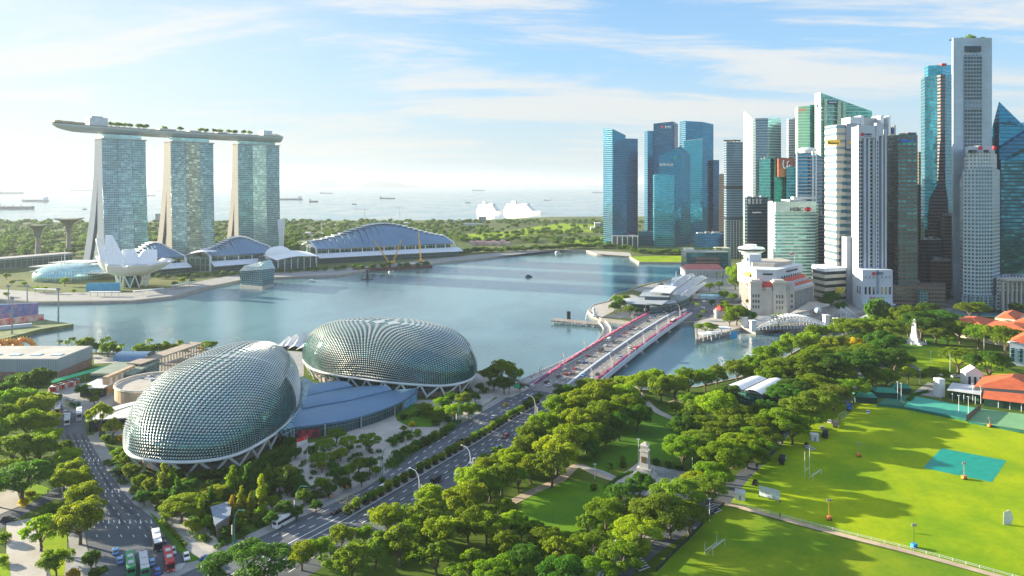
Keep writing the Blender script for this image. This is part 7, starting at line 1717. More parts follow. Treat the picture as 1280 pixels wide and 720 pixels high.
def mk_car(c, suv=False):
    t = thing('parked_car' if False else 'car', '', 'car'); L, w, h = (4.6, 1.85, 1.7 if suv else 1.45); m = paint(c, PAINT[c])
    pr = [(-2.3, .35), (-2.28, .85), (-1.5, .95), (.9, .95), (1.1, .9), (2.15, .72), (2.3, .4)]
    MB().loft([[(x, -w/2, .3) , (x, -w/2-.0, z*.8), (x, -w/2+.12, z), (x, w/2-.12, z), (x, w/2, z*.8), (x, w/2, .3)] for x, z in [(-2.3, .7), (-2.15, .93), (-1.3, .98), (.8, .95), (1.6, .84), (2.2, .72), (2.32, .5)]]).build('body', m, t)
    top = h; xr = -1.9 if suv else -1.55
    MB().loft([[(xr-.25, -w/2+.16, .94), (1.15, -w/2+.16, .94), (1.15, w/2-.16, .94), (xr-.25, w/2-.16, .94)], [(xr+.25, -w/2+.3, top-.03), (.35, -w/2+.3, top-.03), (.35, w/2-.3, top-.03), (xr+.25, w/2-.3, top-.03)]]).build('windows', M_cglass, t)
    MB().box(xr+.22, .38, -w/2+.28, w/2-.28, top-.029, top+.02).build('roof', m, t); wheels(t, L, w, .33, (-1.4, 1.4))
    for s in (-1, 1): MB().box(2.24, 2.34, s*.65-.2, s*.65+.2, .56, .7).build('headlight', M_hl, t); MB().box(-2.36, -2.27, s*.68-.18, s*.68+.18, .66, .82).build('tail_light', M_tl, t)
    return t
def mk_bus(L, h, body, roof, dbl=False, van=False):
    t = thing('van' if van else 'bus', '', 'van' if van else 'bus'); w = 2.5 if not van else 1.95; m = mat('coach paint '+body[0], body[1], .35, var=.03); mr = mat('coach roof '+roof[0], roof[1], .5, var=.05)
    MB().loft([[(x, -w/2*k, .35), (x, -w/2*k, h-.15), (x, -w/2*k+.2, h-.02), (x, w/2*k-.2, h-.02), (x, w/2*k, h-.15), (x, w/2*k, .35)] for x, k in ((-L/2, .97), (-L/2+.1, 1), (L/2-.2, 1), (L/2, .95))]).build('body', m, t)
    MB().box(-L/2+.15, L/2-.25, -w/2+.12, w/2-.12, h-.019, h+.06).build('roof', mr, t)
    for s in (-1, 1):
        MB().box(-L/2+.4, L/2-.5, s*w/2-.02, s*w/2+.03, h*.48 if not dbl else h*.24, h*.80 if not dbl else h*.42).build('side_window', M_cglass, t)
        if dbl: MB().box(-L/2+.4, L/2-.3, s*w/2-.02, s*w/2+.03, h*.62, h*.84).build('side_window', M_cglass, t)
    MB().box(L/2-.05, L/2+.03, -w/2+.2, w/2-.2, h*.40, h*.84).build('windscreen', M_cglass, t); MB().box(-L/2-.03, -L/2+.05, -w/2+.3, w/2-.3, h*.5, h*.82).build('rear_window', M_cglass, t)
    if not van:
        for x in (-L*.22, L*.15): MB().box(x-.9, x+.9, -.75, .75, h+.061, h+.3).build('roof_unit', mat('roof unit', (.5,.5,.5)), t)
    wheels(t, L, w, .46 if not van else .34, (-L*.3, L*.32))
    for s in (-1, 1): MB().box(L/2-.02, L/2+.05, s*(w/2-.45)-.2, s*(w/2-.45)+.2, .6, .8).build('headlight', M_hl, t)
    return t
def veh(kind, p, ang, lab, group=None):
    if kind not in PRO:
        c = kind.split(':')
        if c[0] == 'car': PRO[kind] = mk_car(c[1])
        elif c[0] == 'suv': PRO[kind] = mk_car(c[1], True)
        elif c[0] == 'van': PRO[kind] = mk_bus(5.2, 2.3, (c[1], PAINT[c[1]]), (c[1], PAINT[c[1]]), van=True)
        elif c[0] == 'bus': PRO[kind] = mk_bus(11.5, 3.2, (c[1], PAINT[c[1]]), (c[2], PAINT.get(c[2], (.5,.5,.5))))
        elif c[0] == 'dbl': PRO[kind] = mk_bus(11.5, 4.4, (c[1], PAINT[c[1]]), (c[2], PAINT.get(c[2], (.5,.5,.5))), dbl=True)
        elif c[0] == 'truck':
            t = thing('truck', '', 'truck'); MB().box(-3.4, 1.4, -1.15, 1.15, 1.0, 3.0).build('cargo_box', mat('truck box '+c[1], PAINT[c[1]], .6), t); MB().loft([[(1.5, -1.1, .6), (3.3, -1.1, .6), (3.3, 1.1, .6), (1.5, 1.1, .6)], [(1.5, -1.1, 2.3), (2.9, -1.0, 2.3), (2.9, 1.0, 2.3), (1.5, 1.1, 2.3)]]).build('cab', M_white, t); MB().box(3.0, 3.25, -.9, .9, 1.35, 2.0).build('windscreen', M_cglass, t); MB().box(-3.4, 1.6, -1, 1, .6, .99).build('chassis', M_dark, t); wheels(t, 6, 2.2, .42, (-2.2, 2.4)); PRO[kind] = t
        t = PRO[kind]; place(t, True, p, ang, lab, group)
    else: t = place(PRO[kind], False, p, ang, lab, group)
    return t
UP = math.atan2(.89, .456); DN = UP+math.pi
# on the bridge (left side drives away, right side comes towards the camera)
gb = 'traffic on the road bridge'
def onbridge(px, py):
    q = G(px, py, 2.0)
    for _ in range(4):
        s = (q.to_2d()-BO).dot(BD); q = G(px, py, bz(s)+.5 if 0 < s < BL else .4)
    s = (q.to_2d()-BO).dot(BD); q.z = bz(s)+.012 if -2 < s < BL else .03; return q
for px, py, kd, lab in ((683.5,477,'car:black','nearest to the left of the barrier, entering the bridge'),(686.5,481.5,'car:white','beside the near end of the median barrier'),(694.5,480.5,'car:dark grey','against the barrier at the near bridge end'),(667,483,'car:silver','leftmost at the near bridge end'),
    (698,470,'car:dark grey','alone in the left lanes behind the near pack'),(706,462,'car:silver','beside the left flower trough, near third'),(707.5,467.5,'car:red','left of the pair of red cars'),(715.5,466.5,'car:dark red','right of the pair of red cars'),(718.5,460.5,'car:red','ahead of the red pair'),(705.5,472,'car:white','close behind the red pair'),
    (729,469,'car:light blue','right of the barrier at the near end'),(723,452.5,'car:dark grey','greenish dark, left of a blue car'),(732,452,'car:blue','beside the dark one in the near third'),(736,444.5,'car:dark red','alone in the left lanes before the truck'),(756.5,432,'car:white','just beyond the dark truck'),
    (768,428,'car:black','right of the white van mid bridge'),(775,420,'car:violet','mid bridge left lanes'),(781.5,416,'car:red','beyond the violet one'),(786.5,417.5,'car:silver','right of the red one mid bridge'),(788.5,411.5,'car:black','far half by the left trough'),(796,410.5,'car:white','far half near the barrier'),(792.5,408.5,'car:dark red','far half between black and white ones'),
    (810,401.5,'car:dark grey','last third of the left lanes'),(813,397,'car:silver','near the far end of the left lanes'),(818.5,395.5,'car:blue','near the far end, left lanes'),(820,390,'car:black','at the far end beside the tall red bus'),(831,389,'car:white','at the far end near the barrier'),
    (812.5,410.5,'car:blue','alone in the right lanes of the far half'),(787,434,'car:white','right of the barrier mid bridge'),(776,446.5,'car:light blue','right lanes in the near half'),(746.5,468,'car:black','right lanes near the right trough'),(848.5,384,'car:white','on the square past the bridge, left'),(854,386,'car:silver','on the square past the bridge, right'),(838,392,'car:dark grey','right lanes at the far end')):
    s_up = True; q = onbridge(px, py); off = (q.to_2d()-BO).dot(BN)
    veh(kd, q, UP if off < 0 else DN, '%s car on the road bridge, %s' % (kd.split(':')[1], lab), gb)
for px, py, kd, lab in ((752,438.5,'truck:dark grey','dark box truck on the left lanes of the road bridge'),(761,425,'van:white','white van mid way along the left lanes of the road bridge'),(818,388,'dbl:red:red','tall red double deck bus at the far end of the road bridge'),(841.5,403,'bus:red:white','red single deck bus in the right lanes at the far end of the bridge'),
    (794,438,'truck:red','red and white truck in the right lanes mid bridge'),(855,391,'bus:white:white','white coach arriving at the right far end of the bridge'),(839.5,387,'car:yellow','yellow taxi on the bridge beside the white coach')):
    q = onbridge(px, py); off = (q.to_2d()-BO).dot(BN); veh(kd, q, UP if off < 0 else DN, lab, gb)
# on the drive
UA = math.atan2(139.6, 77.7)
for px, py, kd, d, lab in ((617,522.5,'car:silver',1,'silver car on the drive left of a black car, below the bridge'),(628,521.5,'car:black',1,'black car beside the silver one below the bridge'),(632,507,'car:yellow',1,'black and yellow taxi nearest the bridge end of the drive'),(575.5,551.5,'car:black',1,'black car in the sunlit patch of the drive'),
    (621,561.5,'car:blue',-1,'bright blue car in the right lanes of the drive'),(531,580.5,'car:dark grey',1,'dark car alone mid drive left of the planters'),(493,603,'car:light blue',1,'blue and white car just ahead of the white van'),(421,641,'car:black',1,'black car nearest the coach on the drive'),
    (572.5,592.5,'car:white',-1,'white car in the right lanes left of the banner lamp'),(659,500,'car:blue',1,'blue car on the drive just below the bridge'),(632,546,'car:dark red',-1,'dark red car half hidden by trees in the right lanes'),(444,637,'car:silver',1,'pale car tucked behind the first median planters')):
    veh(kd, G(px, py, .03), UA if d > 0 else UA+math.pi, lab)
veh('suv:white', G(591, 578.5, .03), UA+math.pi, 'white suv in the right lanes beside the banner lamp'); veh('van:white', G(481, 612, .03), UA, 'white van left of the median planters on the drive')
veh('van:black', G(544.5, 602.5, .03), UA+math.pi, 'black van in the right lanes beside the treetops')
veh('bus:white:white', G(359, 653, .03), UA, 'white and green coach on the drive at the garden edge'); 
# avenue and junction
AU = math.atan2(1, -.62)
for px, py, kd, d, lab in ((144.5,691,'car:light blue',1,'light blue and white car, leftmost of the avenue queue'),(165,695,'car:blue',1,'blue taxi right behind the light green bus'),(190,704.5,'car:light blue',1,'light blue car left of the red roofed bus'),(197,716,'car:blue',1,'blue car at the bottom edge behind the light blue one'),
    (150,702,'car:light blue',1,'light blue car partly hidden left of the green roofed bus'),(204,676,'car:dark grey',-1,'dark car at the right kerb beside the grey roofed bus'),(216,690.5,'car:silver',-1,'silver blue car beside the red roofed bus'),(233,697.5,'car:white',-1,'white car turning at the junction'),
    (81,517,'car:silver',-1,'silver car between two buses at the top of the avenue'),(76,510,'car:blue',-1,'blue car behind the cream bus at the top of the avenue')):
    veh(kd, G(px, py, .05), AU if d > 0 else AU+math.pi, lab)
veh('car:blue', G(259.5, 700, .05), .1, 'blue taxi at the junction beside the big umbrella tree'); veh('suv:black', G(10, 652, .05), .35, 'black suv on the side road at the left edge')
veh('bus:green:green', G(163, 711, .05), AU, 'dark green roofed bus at the bottom of the avenue'); veh('bus:green:light green', G(180, 712, .05), AU, 'light green roofed bus beside the dark green one')
PAINT['light green'] = (.25,.55,.15)
veh('bus:dark grey:white', G(196, 681, .05), AU+math.pi, 'grey white roofed coach in front of the red roofed bus'); veh('bus:red:red', G(211, 705, .05), AU+math.pi, 'red roofed city bus at the junction')
veh('bus:white:silver', G(84, 528, .05), AU+math.pi, 'white bus in the middle of the upper avenue'); veh('bus:yellow:white', G(72, 515, .05), AU+math.pi, 'cream bus nearest the left trees of the upper avenue'); veh('dbl:silver:white', G(99, 523, .05), AU, 'white roofed double deck bus at the bus stop'); veh('bus:green:dark grey', G(91, 508, .05), 2.6, 'dark green bus turning at the top of the avenue'); veh('van:white', G(69, 534, .05), AU, 'white van by the left trees of the upper avenue'); veh('van:silver', G(66, 517, .05), AU, 'silver van hidden left of the cream bus')
# service vehicles beside the field
CA = 1.05
for k, (px, py, kd, lab) in enumerate(((1032,546,'truck:black','black truck just right of the white cabin under the tree row'),(1045,533,'truck:dark grey','dark truck above the yellow loader in the tree row'),(1062,512,'truck:blue','dark blue truck nearest the courts in the tree row'),(1008,557,'car:black','black car in front of the white cabin'),(978,578,'truck:black','black truck in the shade left of the rugby posts'),(944,605,'suv:black','black suv just above the sight screen'),(1028,536,'car:silver','silver car parked in the tree row lane'),(1037,528,'car:white','white car parked in the tree row lane'))):
    veh(kd, G(px, py, .08), CA, lab)
veh('car:white', G(1194, 471.5, .08), .1, 'white car parked behind the clubhouse'); veh('car:white', G(1085, 516, 0.08), CA, 'white car beside the dark green marquee')
for k, (px, py, c) in enumerate(((880,377,'white'),(889,381,'dark grey'),(868,380,'silver'),(900,377,'red'),(862,376,'black'),(878,385,'white'),(866,388,'light blue'))): veh('car:'+c, G(px, py, .08), .4+k, '%s car on the square beyond the bridge, %s of seven' % (c, ORD[k]), 'cars on the square beyond the bridge')
# unused prototype guard
# ================================================================== STREET LAMPS
M_teal = mat('teal lamp post', (.06,.22,.24), .4, metal=.3)
def mk_lamp(m, h, arm, banner=True, dbl=False):
    t = thing('street_lamp', '', 'street lamp'); 
    MB().tube([(0,0,0), (0,0,h*.62), (arm*.12,0,h*.82), (arm*.45,0,h*.96), (arm,0,h)], .16, 6, .08).build('curved_post', m, t)
    MB().box(arm-.1, arm+.8, -.16, .16, h-.08, h+.08).build('lamp_head', m, t)
    if dbl:
        MB().tube([(0,0,h*.62), (-arm*.12,0,h*.82), (-arm*.45,0,h*.96), (-arm,0,h)], .12, 6, .08).build('second_arm', m, t); MB().box(-arm-.8, -arm+.1, -.16, .16, h-.08, h+.08).build('lamp_head', m, t)
    if banner:
        MB().cyl((-.9, 0, 0), (-.9, 0, h*.55), .1, n=6).build('banner_post', m, t); MB().box(-1.5, -.95, -.05, .05, h*.28, h*.52).build('banner', mat('street banner', (.75,.72,.68), .7, var=0, vs=1.5, col2=(.6,.35,.15)), t)
    return t
LP_ = {}
def lamp(key, args, p, rz, lab, group):
    f = key not in LP_
    if f: LP_[key] = mk_lamp(*args)
    return place(LP_[key], f, p, rz, lab, group)
for k, (px, py) in enumerate(((285,688),(412,664-22),(471,639),(507,609-0),(634,500),(573,536-4))):
    pass
for k, (px, py, w) in enumerate(((293,683,'nearest the junction'),(371,650,'above the coach'),(478,596,'left of the garden hedges'),(573,535,'between the round lawn and road'),(637,493,'nearest the bridge'))):
    lamp('teal', (M_teal, 13, 4.2, True), G(px, py, .15), UA-math.pi/2, 'teal curved street lamp with banners on the garden side, '+w, 'curved teal street lamps along the drive')
for k, (px, py, w) in enumerate(((588,592,'beside the white suv'),(524,624,'over the planters left of the black van'),(669,522,'near the bridge end of the planters'))):
    lamp('grey', (M_wsteel, 11, 4, k == 0 or True), G(px, py, .1), UA+math.pi/2, 'pale curved lamp with banner at the median, '+w, 'pale curved lamps at the median')
for k, (px, py) in enumerate(((739,474),(764,462.5),(785.5,446),(804.5,432),(821,420),(835,406),(849.5,395))):
    q = onbridge(px, py); s = (q.to_2d()-BO).dot(BD); q = bp(s, 6.5-k*.4 if False else (q.to_2d()-BO).dot(BN), .0)
    lamp('bridge', (M_wsteel, 11, 3.2, True), q, math.atan2(BN.y, BN.x)+math.pi, 'white curved bridge lamp, %s from the near end of the right lanes' % ORD[k], 'white curved lamps on the bridge right side')
for k in range(7):
    s = 18+k*38; lamp('bridgel', (M_grey, 10, 2.6, True), bp(s, -20.6, -.3), math.atan2(BN.y, BN.x), 'grey curved bridge lamp, %s from the near end of the left edge' % ORD[k], 'grey curved lamps on the bridge left side')
# signs
def sign(px, py, w, h, z, m, lab, nm='road_sign'):
    p = G(px, py, .1); t = thing(nm, lab, 'sign', p); MB().cyl(p, p+V((0,0,z)), .09, n=6).build('post', M_grey, t); MB().box(p.x-w/2, p.x+w/2, p.y-.12, p.y-.02, z-h, z).build('panel', m, t)
sign(646, 492, 3.4, 2.2, 5.4, mat('green sign', (.02,.45,.22), .5), 'green road sign panel beside the near left end of the bridge'); sign(414, 625, 1.1, 1.1, 2.2, mat('orange sign', (.75,.22,.10), .5), 'small orange road works sign left of the yellow box'); sign(434, 613, 1.1, 1.1, 2.2, mat('orange sign', (.75,.22,.10)), 'small orange road works sign above the yellow box')
# potted planters along the median: each pot a thing of its own
M_pot = mat('planter box', (.03,.03,.035), .7)
pm = None; medc = spline([V((*p, 0)) for p in MED[1:5]], 40); acc = 0; pots = []; last = None
for a, b in zip(medc, medc[1:]):
    acc += (b-a).length
    if acc > 3.9: acc = 0; pots.append(b)
POTS = pots
# white bollard strip edge along pots
# ---- rooftop plant, distant rails etc. on the quay of the museum
# ================================================================== TREES
M_bark = mat('bark', (.12,.09,.065), .9, var=.25, vs=2, bump=.4)
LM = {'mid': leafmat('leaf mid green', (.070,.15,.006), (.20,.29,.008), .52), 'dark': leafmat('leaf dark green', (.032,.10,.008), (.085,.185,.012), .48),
      'bright': leafmat('leaf bright green', (.12,.22,.006), (.27,.34,.010), .5), 'yellow': leafmat('leaf yellow green', (.17,.24,.008), (.32,.36,.012), .48),
      'gold': leafmat('leaf golden', (.34,.26,.01), (.55,.40,.02), .42), 'olive': leafmat('leaf olive', (.085,.16,.010), (.20,.27,.018), .5), 'brown': leafmat('leaf rusty', (.12,.07,.02), (.22,.15,.03), .38)}
def leaves(rnd, lobes, n, size, flat=.0):
    """n leaf tufts on and in the lobes; lobes: (cx,cy,cz,rx,ry,rz)"""
    lb = np.array(lobes); area = (lb[:, 3]*lb[:, 4]+lb[:, 3]*lb[:, 5]+lb[:, 4]*lb[:, 5]); idx = rnd.choice(len(lb), n, p=area/area.sum()); L = lb[idx]
    d = rnd.normal(size=(n, 3)); d /= np.linalg.norm(d, axis=1)[:, None]; d[:, 2] = np.where(rnd.rand(n) < .62, np.abs(d[:, 2]), d[:, 2])
    r = 1.06-.5*rnd.rand(n)**1.8; c = L[:, :3]+d*L[:, 3:]*r[:, None]
    nn = d/L[:, 3:]; nn /= np.linalg.norm(nn, axis=1)[:, None]; nn = nn+rnd.normal(size=(n, 3))*.9; nn[:, 2] += .15; nn /= np.linalg.norm(nn, axis=1)[:, None]
    t = np.cross(nn, rnd.normal(size=(n, 3))); t /= np.linalg.norm(t, axis=1)[:, None]; b = np.cross(nn, t); s = size*(.55+.9*rnd.rand(n))[:, None]
    bend = nn*s*.35
    v = np.stack([c-t*s, c-b*s*.7+bend, c+t*s, c+b*s*.7+bend], axis=1).reshape(-1, 3)
    return v
def mesh_quads(name, v, m):
    me = bpy.data.meshes.new(name); nq = len(v)//4; me.vertices.add(len(v)); me.vertices.foreach_set('co', v.astype(np.float32).ravel())
    me.loops.add(len(v)); me.loops.foreach_set('vertex_index', np.arange(len(v), dtype=np.int32)); me.polygons.add(nq)
    me.polygons.foreach_set('loop_start', np.arange(0, len(v), 4, dtype=np.int32)); me.polygons.foreach_set('loop_total', np.full(nq, 4, dtype=np.int32)); me.update(); me.validate(); me.materials.append(m); return me
TP = {}      # prototype meshes: unit sized trees (crown width 1 scale factor in metres)
def proto(kind, var, w, h, nl, size, seed):
    rnd = np.random.RandomState(seed); rr_ = random.Random(seed); lobes = []
    R_ = w/2
    if kind == 'rain':      # umbrella crown on spreading limbs
        base = h*.48; n = 26
        for i in range(n):
            a = rr_.uniform(0, 6.28); r = R_*math.sqrt(rr_.random())*.80; k = r/R_
            z = base+(h-base)*(.62-.42*k*k)+rr_.uniform(-.04, .05)*h; s = R_*rr_.uniform(.13, .25); lobes.append((r*math.cos(a), r*math.sin(a), z, s*1.2, s*1.2, s*.55))
        for i in range(13):
            a = i*.48+rr_.uniform(-.25, .25); r = R_*rr_.uniform(.66, .84); s = R_*rr_.uniform(.12, .22); lobes.append((r*math.cos(a), r*math.sin(a), base+(h-base)*rr_.uniform(.10, .34), s*1.2, s*1.2, s*.5))
        nlimb = 7; fork = h*.26
    elif kind == 'round':
        base = h*.28; n = 30
        for i in range(n):
            u = rr_.uniform(-.7, 1); a = i*2.399; q = math.sqrt(max(0, 1-u*u)); k = rr_.uniform(.55, .88); cz = base+(h-base)*.45
            s = R_*rr_.uniform(.15, .30); lobes.append((R_*k*q*math.cos(a), R_*k*q*math.sin(a), cz+(h-base)*.42*k*u, s, s, s*.85))
        lobes.append((0, 0, base+(h-base)*.45, R_*.5, R_*.5, (h-base)*.36)); nlimb = 6; fork = h*.24
    elif kind == 'loose':
        base = h*.30; n = 20
        for i in range(n):
            a = i*2.399; k = math.sqrt((i+.5)/n)*.82; s = R_*rr_.uniform(.12, .23); lobes.append((R_*k*math.cos(a), R_*k*math.sin(a), base+(h-base)*(.85-.7*k*rr_.uniform(.5, 1.1)), s, s, s*.75))
        nlimb = 7; fork = h*.2
    elif kind == 'column':
        base = h*.12
        for i in range(9):
            t = i/8; s = R_*(.95-.65*abs(t-.35)**1.1*1.3)*rr_.uniform(.6, .8); lobes.append((rr_.uniform(-.25, .25)*R_, rr_.uniform(-.25, .25)*R_, base+(h-base)*(.08+.84*t), s, s, (h-base)*.11))
        nlimb = 3; fork = h*.1
    elif kind == 'shrub':
        for i in range(7):
            a = i*2.399; k = .55*math.sqrt(i/7); s = R_*rr_.uniform(.35, .5); lobes.append((R_*k*math.cos(a), R_*k*math.sin(a), h*.45*rr_.uniform(.8, 1.2), s, s, h*.42))
        nlimb = 2; fork = h*.05
    mt = MB(); tr = max(.10, w*.028 if kind != 'column' else w*.03)
    mt.tube([(0, 0, -.3), (rr_.uniform(-.02, .02)*w, rr_.uniform(-.02, .02)*w, fork*.5), (0, 0, fork)], tr*1.25, 7, tr)
    for i in range(nlimb):
        L = lobes[int(i*len(lobes)/nlimb)]; m_ = ((L[0])*.5, (L[1])*.5, fork+(L[2]-fork)*.62); mt.tube([(0, 0, fork*.92), m_, (L[0]*.92, L[1]*.92, L[2])], tr*.62, 5, tr*.14)
    tmp = mt.build('trunk', M_bark); tm = tmp.data; bpy.data.objects.remove(tmp)
    return mesh_quads('crown', leaves(rnd, lobes, nl, size), LM['mid']), tm, w, h
SPEC = {'rain': (24, 19, 12000, .31, 4), 'round': (13, 12, 7600, .25, 5), 'loose': (13, 12, 3200, .30, 3), 'column': (4.4, 9, 1500, .24, 2), 'shrub': (4, 2.6, 900, .20, 2)}
for kd, (w, h, nl, sz, nv) in SPEC.items(): TP[kd] = [proto(kd, v, w, h, nl, sz, 100+v*7+len(kd)) for v in range(nv)]
FARP = [proto('round', v, 13, 11, 620, .75, 500+v) for v in range(3)]
NAMES = {'rain': 'rain_tree', 'round': 'broadleaf_tree', 'loose': 'open_tree', 'column': 'column_tree', 'shrub': 'shrub', 'far': 'small_tree'}
COLW = {'mid': 'mid green', 'dark': 'dark green', 'bright': 'bright green', 'yellow': 'yellow green', 'gold': 'golden yellow', 'olive': 'olive green', 'brown': 'rusty brown'}
tr_rnd = random.Random(77); NT = [0]
def tree_obj(kind, p, wm, col, hs=1.0):
    pr = (FARP if kind == 'far' else TP[kind]); k = tr_rnd.randrange(len(pr)); cm_, tm, w, h = pr[k]; s = wm/w; NT[0] += 1
    root = bpy.data.objects.new(NAMES[kind], None); COL.objects.link(root); root.location = p; root.rotation_euler = (0, 0, tr_rnd.uniform(0, 6.28)); root.scale = (s, s, s*hs)
    if kind != 'far':
        t = bpy.data.objects.new('trunk', tm); COL.objects.link(t); t.parent = root
    c = bpy.data.objects.new('crown', cm_); COL.objects.link(c); c.parent = root; c.material_slots[0].link = 'OBJECT'; c.material_slots[0].material = LM[col]
    if kind == 'far':
        t = bpy.data.objects.new('trunk', tm); COL.objects.link(t); t.parent = root
    root['category'] = 'shrub' if kind == 'shrub' else 'tree'; return root
HK = {'rain': .52, 'round': .50, 'loose': .48, 'column': .9, 'shrub': .3, 'far': .45}
NEARY = GP(near); 
def in_poly(p, poly):
    c = False; n = len(poly)
    for i in range(n):
        a, b = poly[i], poly[(i+1) % n]
        if (a.y > p.y) != (b.y > p.y) and p.x < (b.x-a.x)*(p.y-a.y)/(b.y-a.y)+a.x: c = not c
    return c
def grove(where, items, order='from left', group=None):
    """items: (px, py, width px, kind, colour[, height factor]) given at the crown's middle"""
    rows = []
    for it in items:
        px, py, w, kd, col = it[:5]; hs = it[5] if len(it) > 5 else 1.0; Y = H*F/((py-HZ)+HK[kd]*w*hs); p = V(((px-CX)*Y/F, Y, 0)); wm = w*Y/F
        for _ in range(30):
            if in_poly(p, nearp) or in_poly(p, farp): break
            p = p*(1-.006)
        else: continue
        rows.append((px, p, wm, kd, col, hs))
    rows.sort(key=lambda r: (COLW[r[4]]+NAMES[r[3]], r[0])); cnt = {}; tot = {}
    for r in rows: k = (r[4], r[3]); tot[k] = tot.get(k, 0)+1
    for px, p, wm, kd, col, hs in rows:
        k = (col, kd); i = cnt.get(k, 0); cnt[k] = i+1; o = tree_obj(kd, p, wm, col, hs); nm = NAMES[kd].replace('_', ' ')
        o['label'] = ('%s %s %s %s' % (ORD[i], COLW[col], nm, order) if tot[k] > 1 else 'only %s %s' % (COLW[col], nm))+' '+where
        o['group'] = group or ('trees '+where)
G_ = grove
G_('in the wood at the left edge', [(45,476,44,'round','dark'),(20,500,46,'round','mid'),(48,508,44,'round','bright'),(8,520,40,'round','mid'),(34,530,46,'round','mid'),(56,532,40,'round','bright'),(15,556,60,'rain','olive'),(50,560,46,'round','mid'),(28,592,74,'rain','dark'),(6,585,50,'rain','mid'),(60,546,34,'round','bright'),
    (38,502,30,'round','bright'),(2,492,36,'round','dark'),(-12,540,50,'round','mid'),(66,500,24,'round','dark'),(30,556,40,'rain','olive'),(-10,610,44,'round','mid'),(52,500,26,'round','bright'),(18,478,30,'round','dark')])
G_('in the row left of the avenue', [(84,572,34,'round','bright'),(88,590,38,'round','bright'),(95,602,44,'round','bright'),(101,622,50,'round','bright'),(100,650,62,'round','bright'),(80,600,30,'round','mid'),(78,560,26,'round','mid'),(51,664,52,'loose','bright'),(70,702,40,'round','mid'),(114,700,24,'round','dark',1.3),(123,716,22,'round','dark'),(92,719,22,'shrub','gold'),
    (30,628,16,'shrub','gold'),(38,618,14,'shrub','yellow'),(62,636,20,'shrub','mid'),(5,672,20,'shrub','mid'),(3,700,16,'shrub','bright'),(74,650,18,'shrub','dark')])
G_('left of the near dome', [(125,522,34,'loose','yellow',1.5),(141,535,26,'loose','yellow',1.3),(151,547,11,'shrub','gold'),(133,548,14,'shrub','mid'),(147,566,18,'round','mid'),(156,574,24,'round','mid'),(164,589,24,'round','mid'),(150,588,16,'round','dark'),(173,601,18,'round','mid',1.2),(186,606,18,'round','bright',1.2),(180,622,22,'round','dark'),
    (196,622,20,'round','mid'),(205,602,20,'column','bright'),(216,606,18,'column','mid'),(207,618,20,'round','dark'),(168,612,16,'shrub','mid'),(226,630,56,'rain','bright',.8),(268,614,38,'rain','yellow',.8),(240,606,20,'round','dark'),(208,645,14,'shrub','mid'),(118,500,14,'round','mid'),(104,488,20,'round','dark'),(120,490,16,'round','mid')])
rg = random.Random(21)
dk = []
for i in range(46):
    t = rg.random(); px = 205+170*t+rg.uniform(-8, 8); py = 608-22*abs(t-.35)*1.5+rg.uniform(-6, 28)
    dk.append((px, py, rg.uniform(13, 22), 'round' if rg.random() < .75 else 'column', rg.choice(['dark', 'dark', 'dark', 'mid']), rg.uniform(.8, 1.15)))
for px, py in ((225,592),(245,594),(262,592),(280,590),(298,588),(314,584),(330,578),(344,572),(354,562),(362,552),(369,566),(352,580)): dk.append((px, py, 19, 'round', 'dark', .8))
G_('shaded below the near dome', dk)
G_('between near dome and drive', [(250,641,15,'column','mid',1.3),(259,654,18,'round','mid'),(245,660,18,'round','bright'),(236,655,14,'round','yellow'),(290,636,12,'column','gold',1.2),(302,627,14,'column','yellow',1.2),(305,644,16,'round','yellow'),(314,632,15,'column','yellow'),(326,618,18,'column','yellow',1.2),(327,640,20,'round','mid'),(340,648,22,'round','dark'),
    (355,636,26,'round','dark'),(340,628,20,'round','mid'),(370,640,20,'round','dark'),(299,655,18,'round','mid'),(283,664,18,'round','dark'),(254,672,14,'shrub','bright'),(358,588,28,'rain','yellow',.9),(380,621,22,'round','mid'),(371,602,20,'round','dark'),(395,620,18,'round','dark'),(402,604,20,'round','mid'),(412,612,20,'round','dark'),(395,632,18,'round','dark'),
    (405,556,30,'rain','mid'),(421,541,26,'rain','mid'),(436,551,28,'rain','bright'),(462,549,30,'rain','mid',1.1),(426,567,20,'round','bright'),(398,574,24,'round','mid'),(412,570,20,'rain','bright'),(388,565,18,'round','dark'),(402,583,18,'loose','yellow'),(422,592,22,'round','dark'),(436,588,20,'round','mid'),(448,582,24,'round','mid'),(462,580,20,'round','dark'),(452,598,22,'round','dark'),(430,604,20,'round','dark'),(470,588,16,'round','mid'),(415,582,16,'shrub','dark'),(478,600,12,'shrub','dark')])
G_('on the foyer forecourt', [(504,537,12,'loose','bright',1.2),(492,553,15,'shrub','dark'),(501,549,12,'shrub','dark'),(512,546,13,'shrub','mid'),(522,541,14,'shrub','mid'),(520,555,16,'shrub','dark'),(532,551,17,'shrub','dark'),(544,544,16,'shrub','mid'),(496,568,16,'shrub','dark'),(507,563,16,'shrub','dark'),(517,560,12,'shrub','mid'),(556,539,14,'shrub','dark'),(564,533,14,'shrub','mid'),(515,530,11,'shrub','gold'),
    (530,508,22,'rain','mid'),(541,513,22,'rain','mid'),(553,504,24,'round','mid'),(551,517,22,'round','mid'),(568,514,28,'round','bright'),(579,500,24,'round','mid'),(586,512,24,'round','mid'),(564,497,20,'round','dark'),(594,496,16,'round','dark'),(598,510,14,'shrub','dark'),(505,521,12,'shrub','dark'),(522,517,11,'shrub','dark'),(560,524,12,'shrub','dark'),(600,484,14,'round','dark'),(545,528,14,'shrub','dark')])
G_('between far dome and bridge', [(612,468,26,'round','mid'),(628,462,34,'round','bright'),(643,468,24,'round','mid'),(630,480,26,'round','dark'),(617,480,18,'round','dark'),(650,484,12,'round','dark'),(664,499,10,'shrub','dark'),(606,488,12,'shrub','mid')])
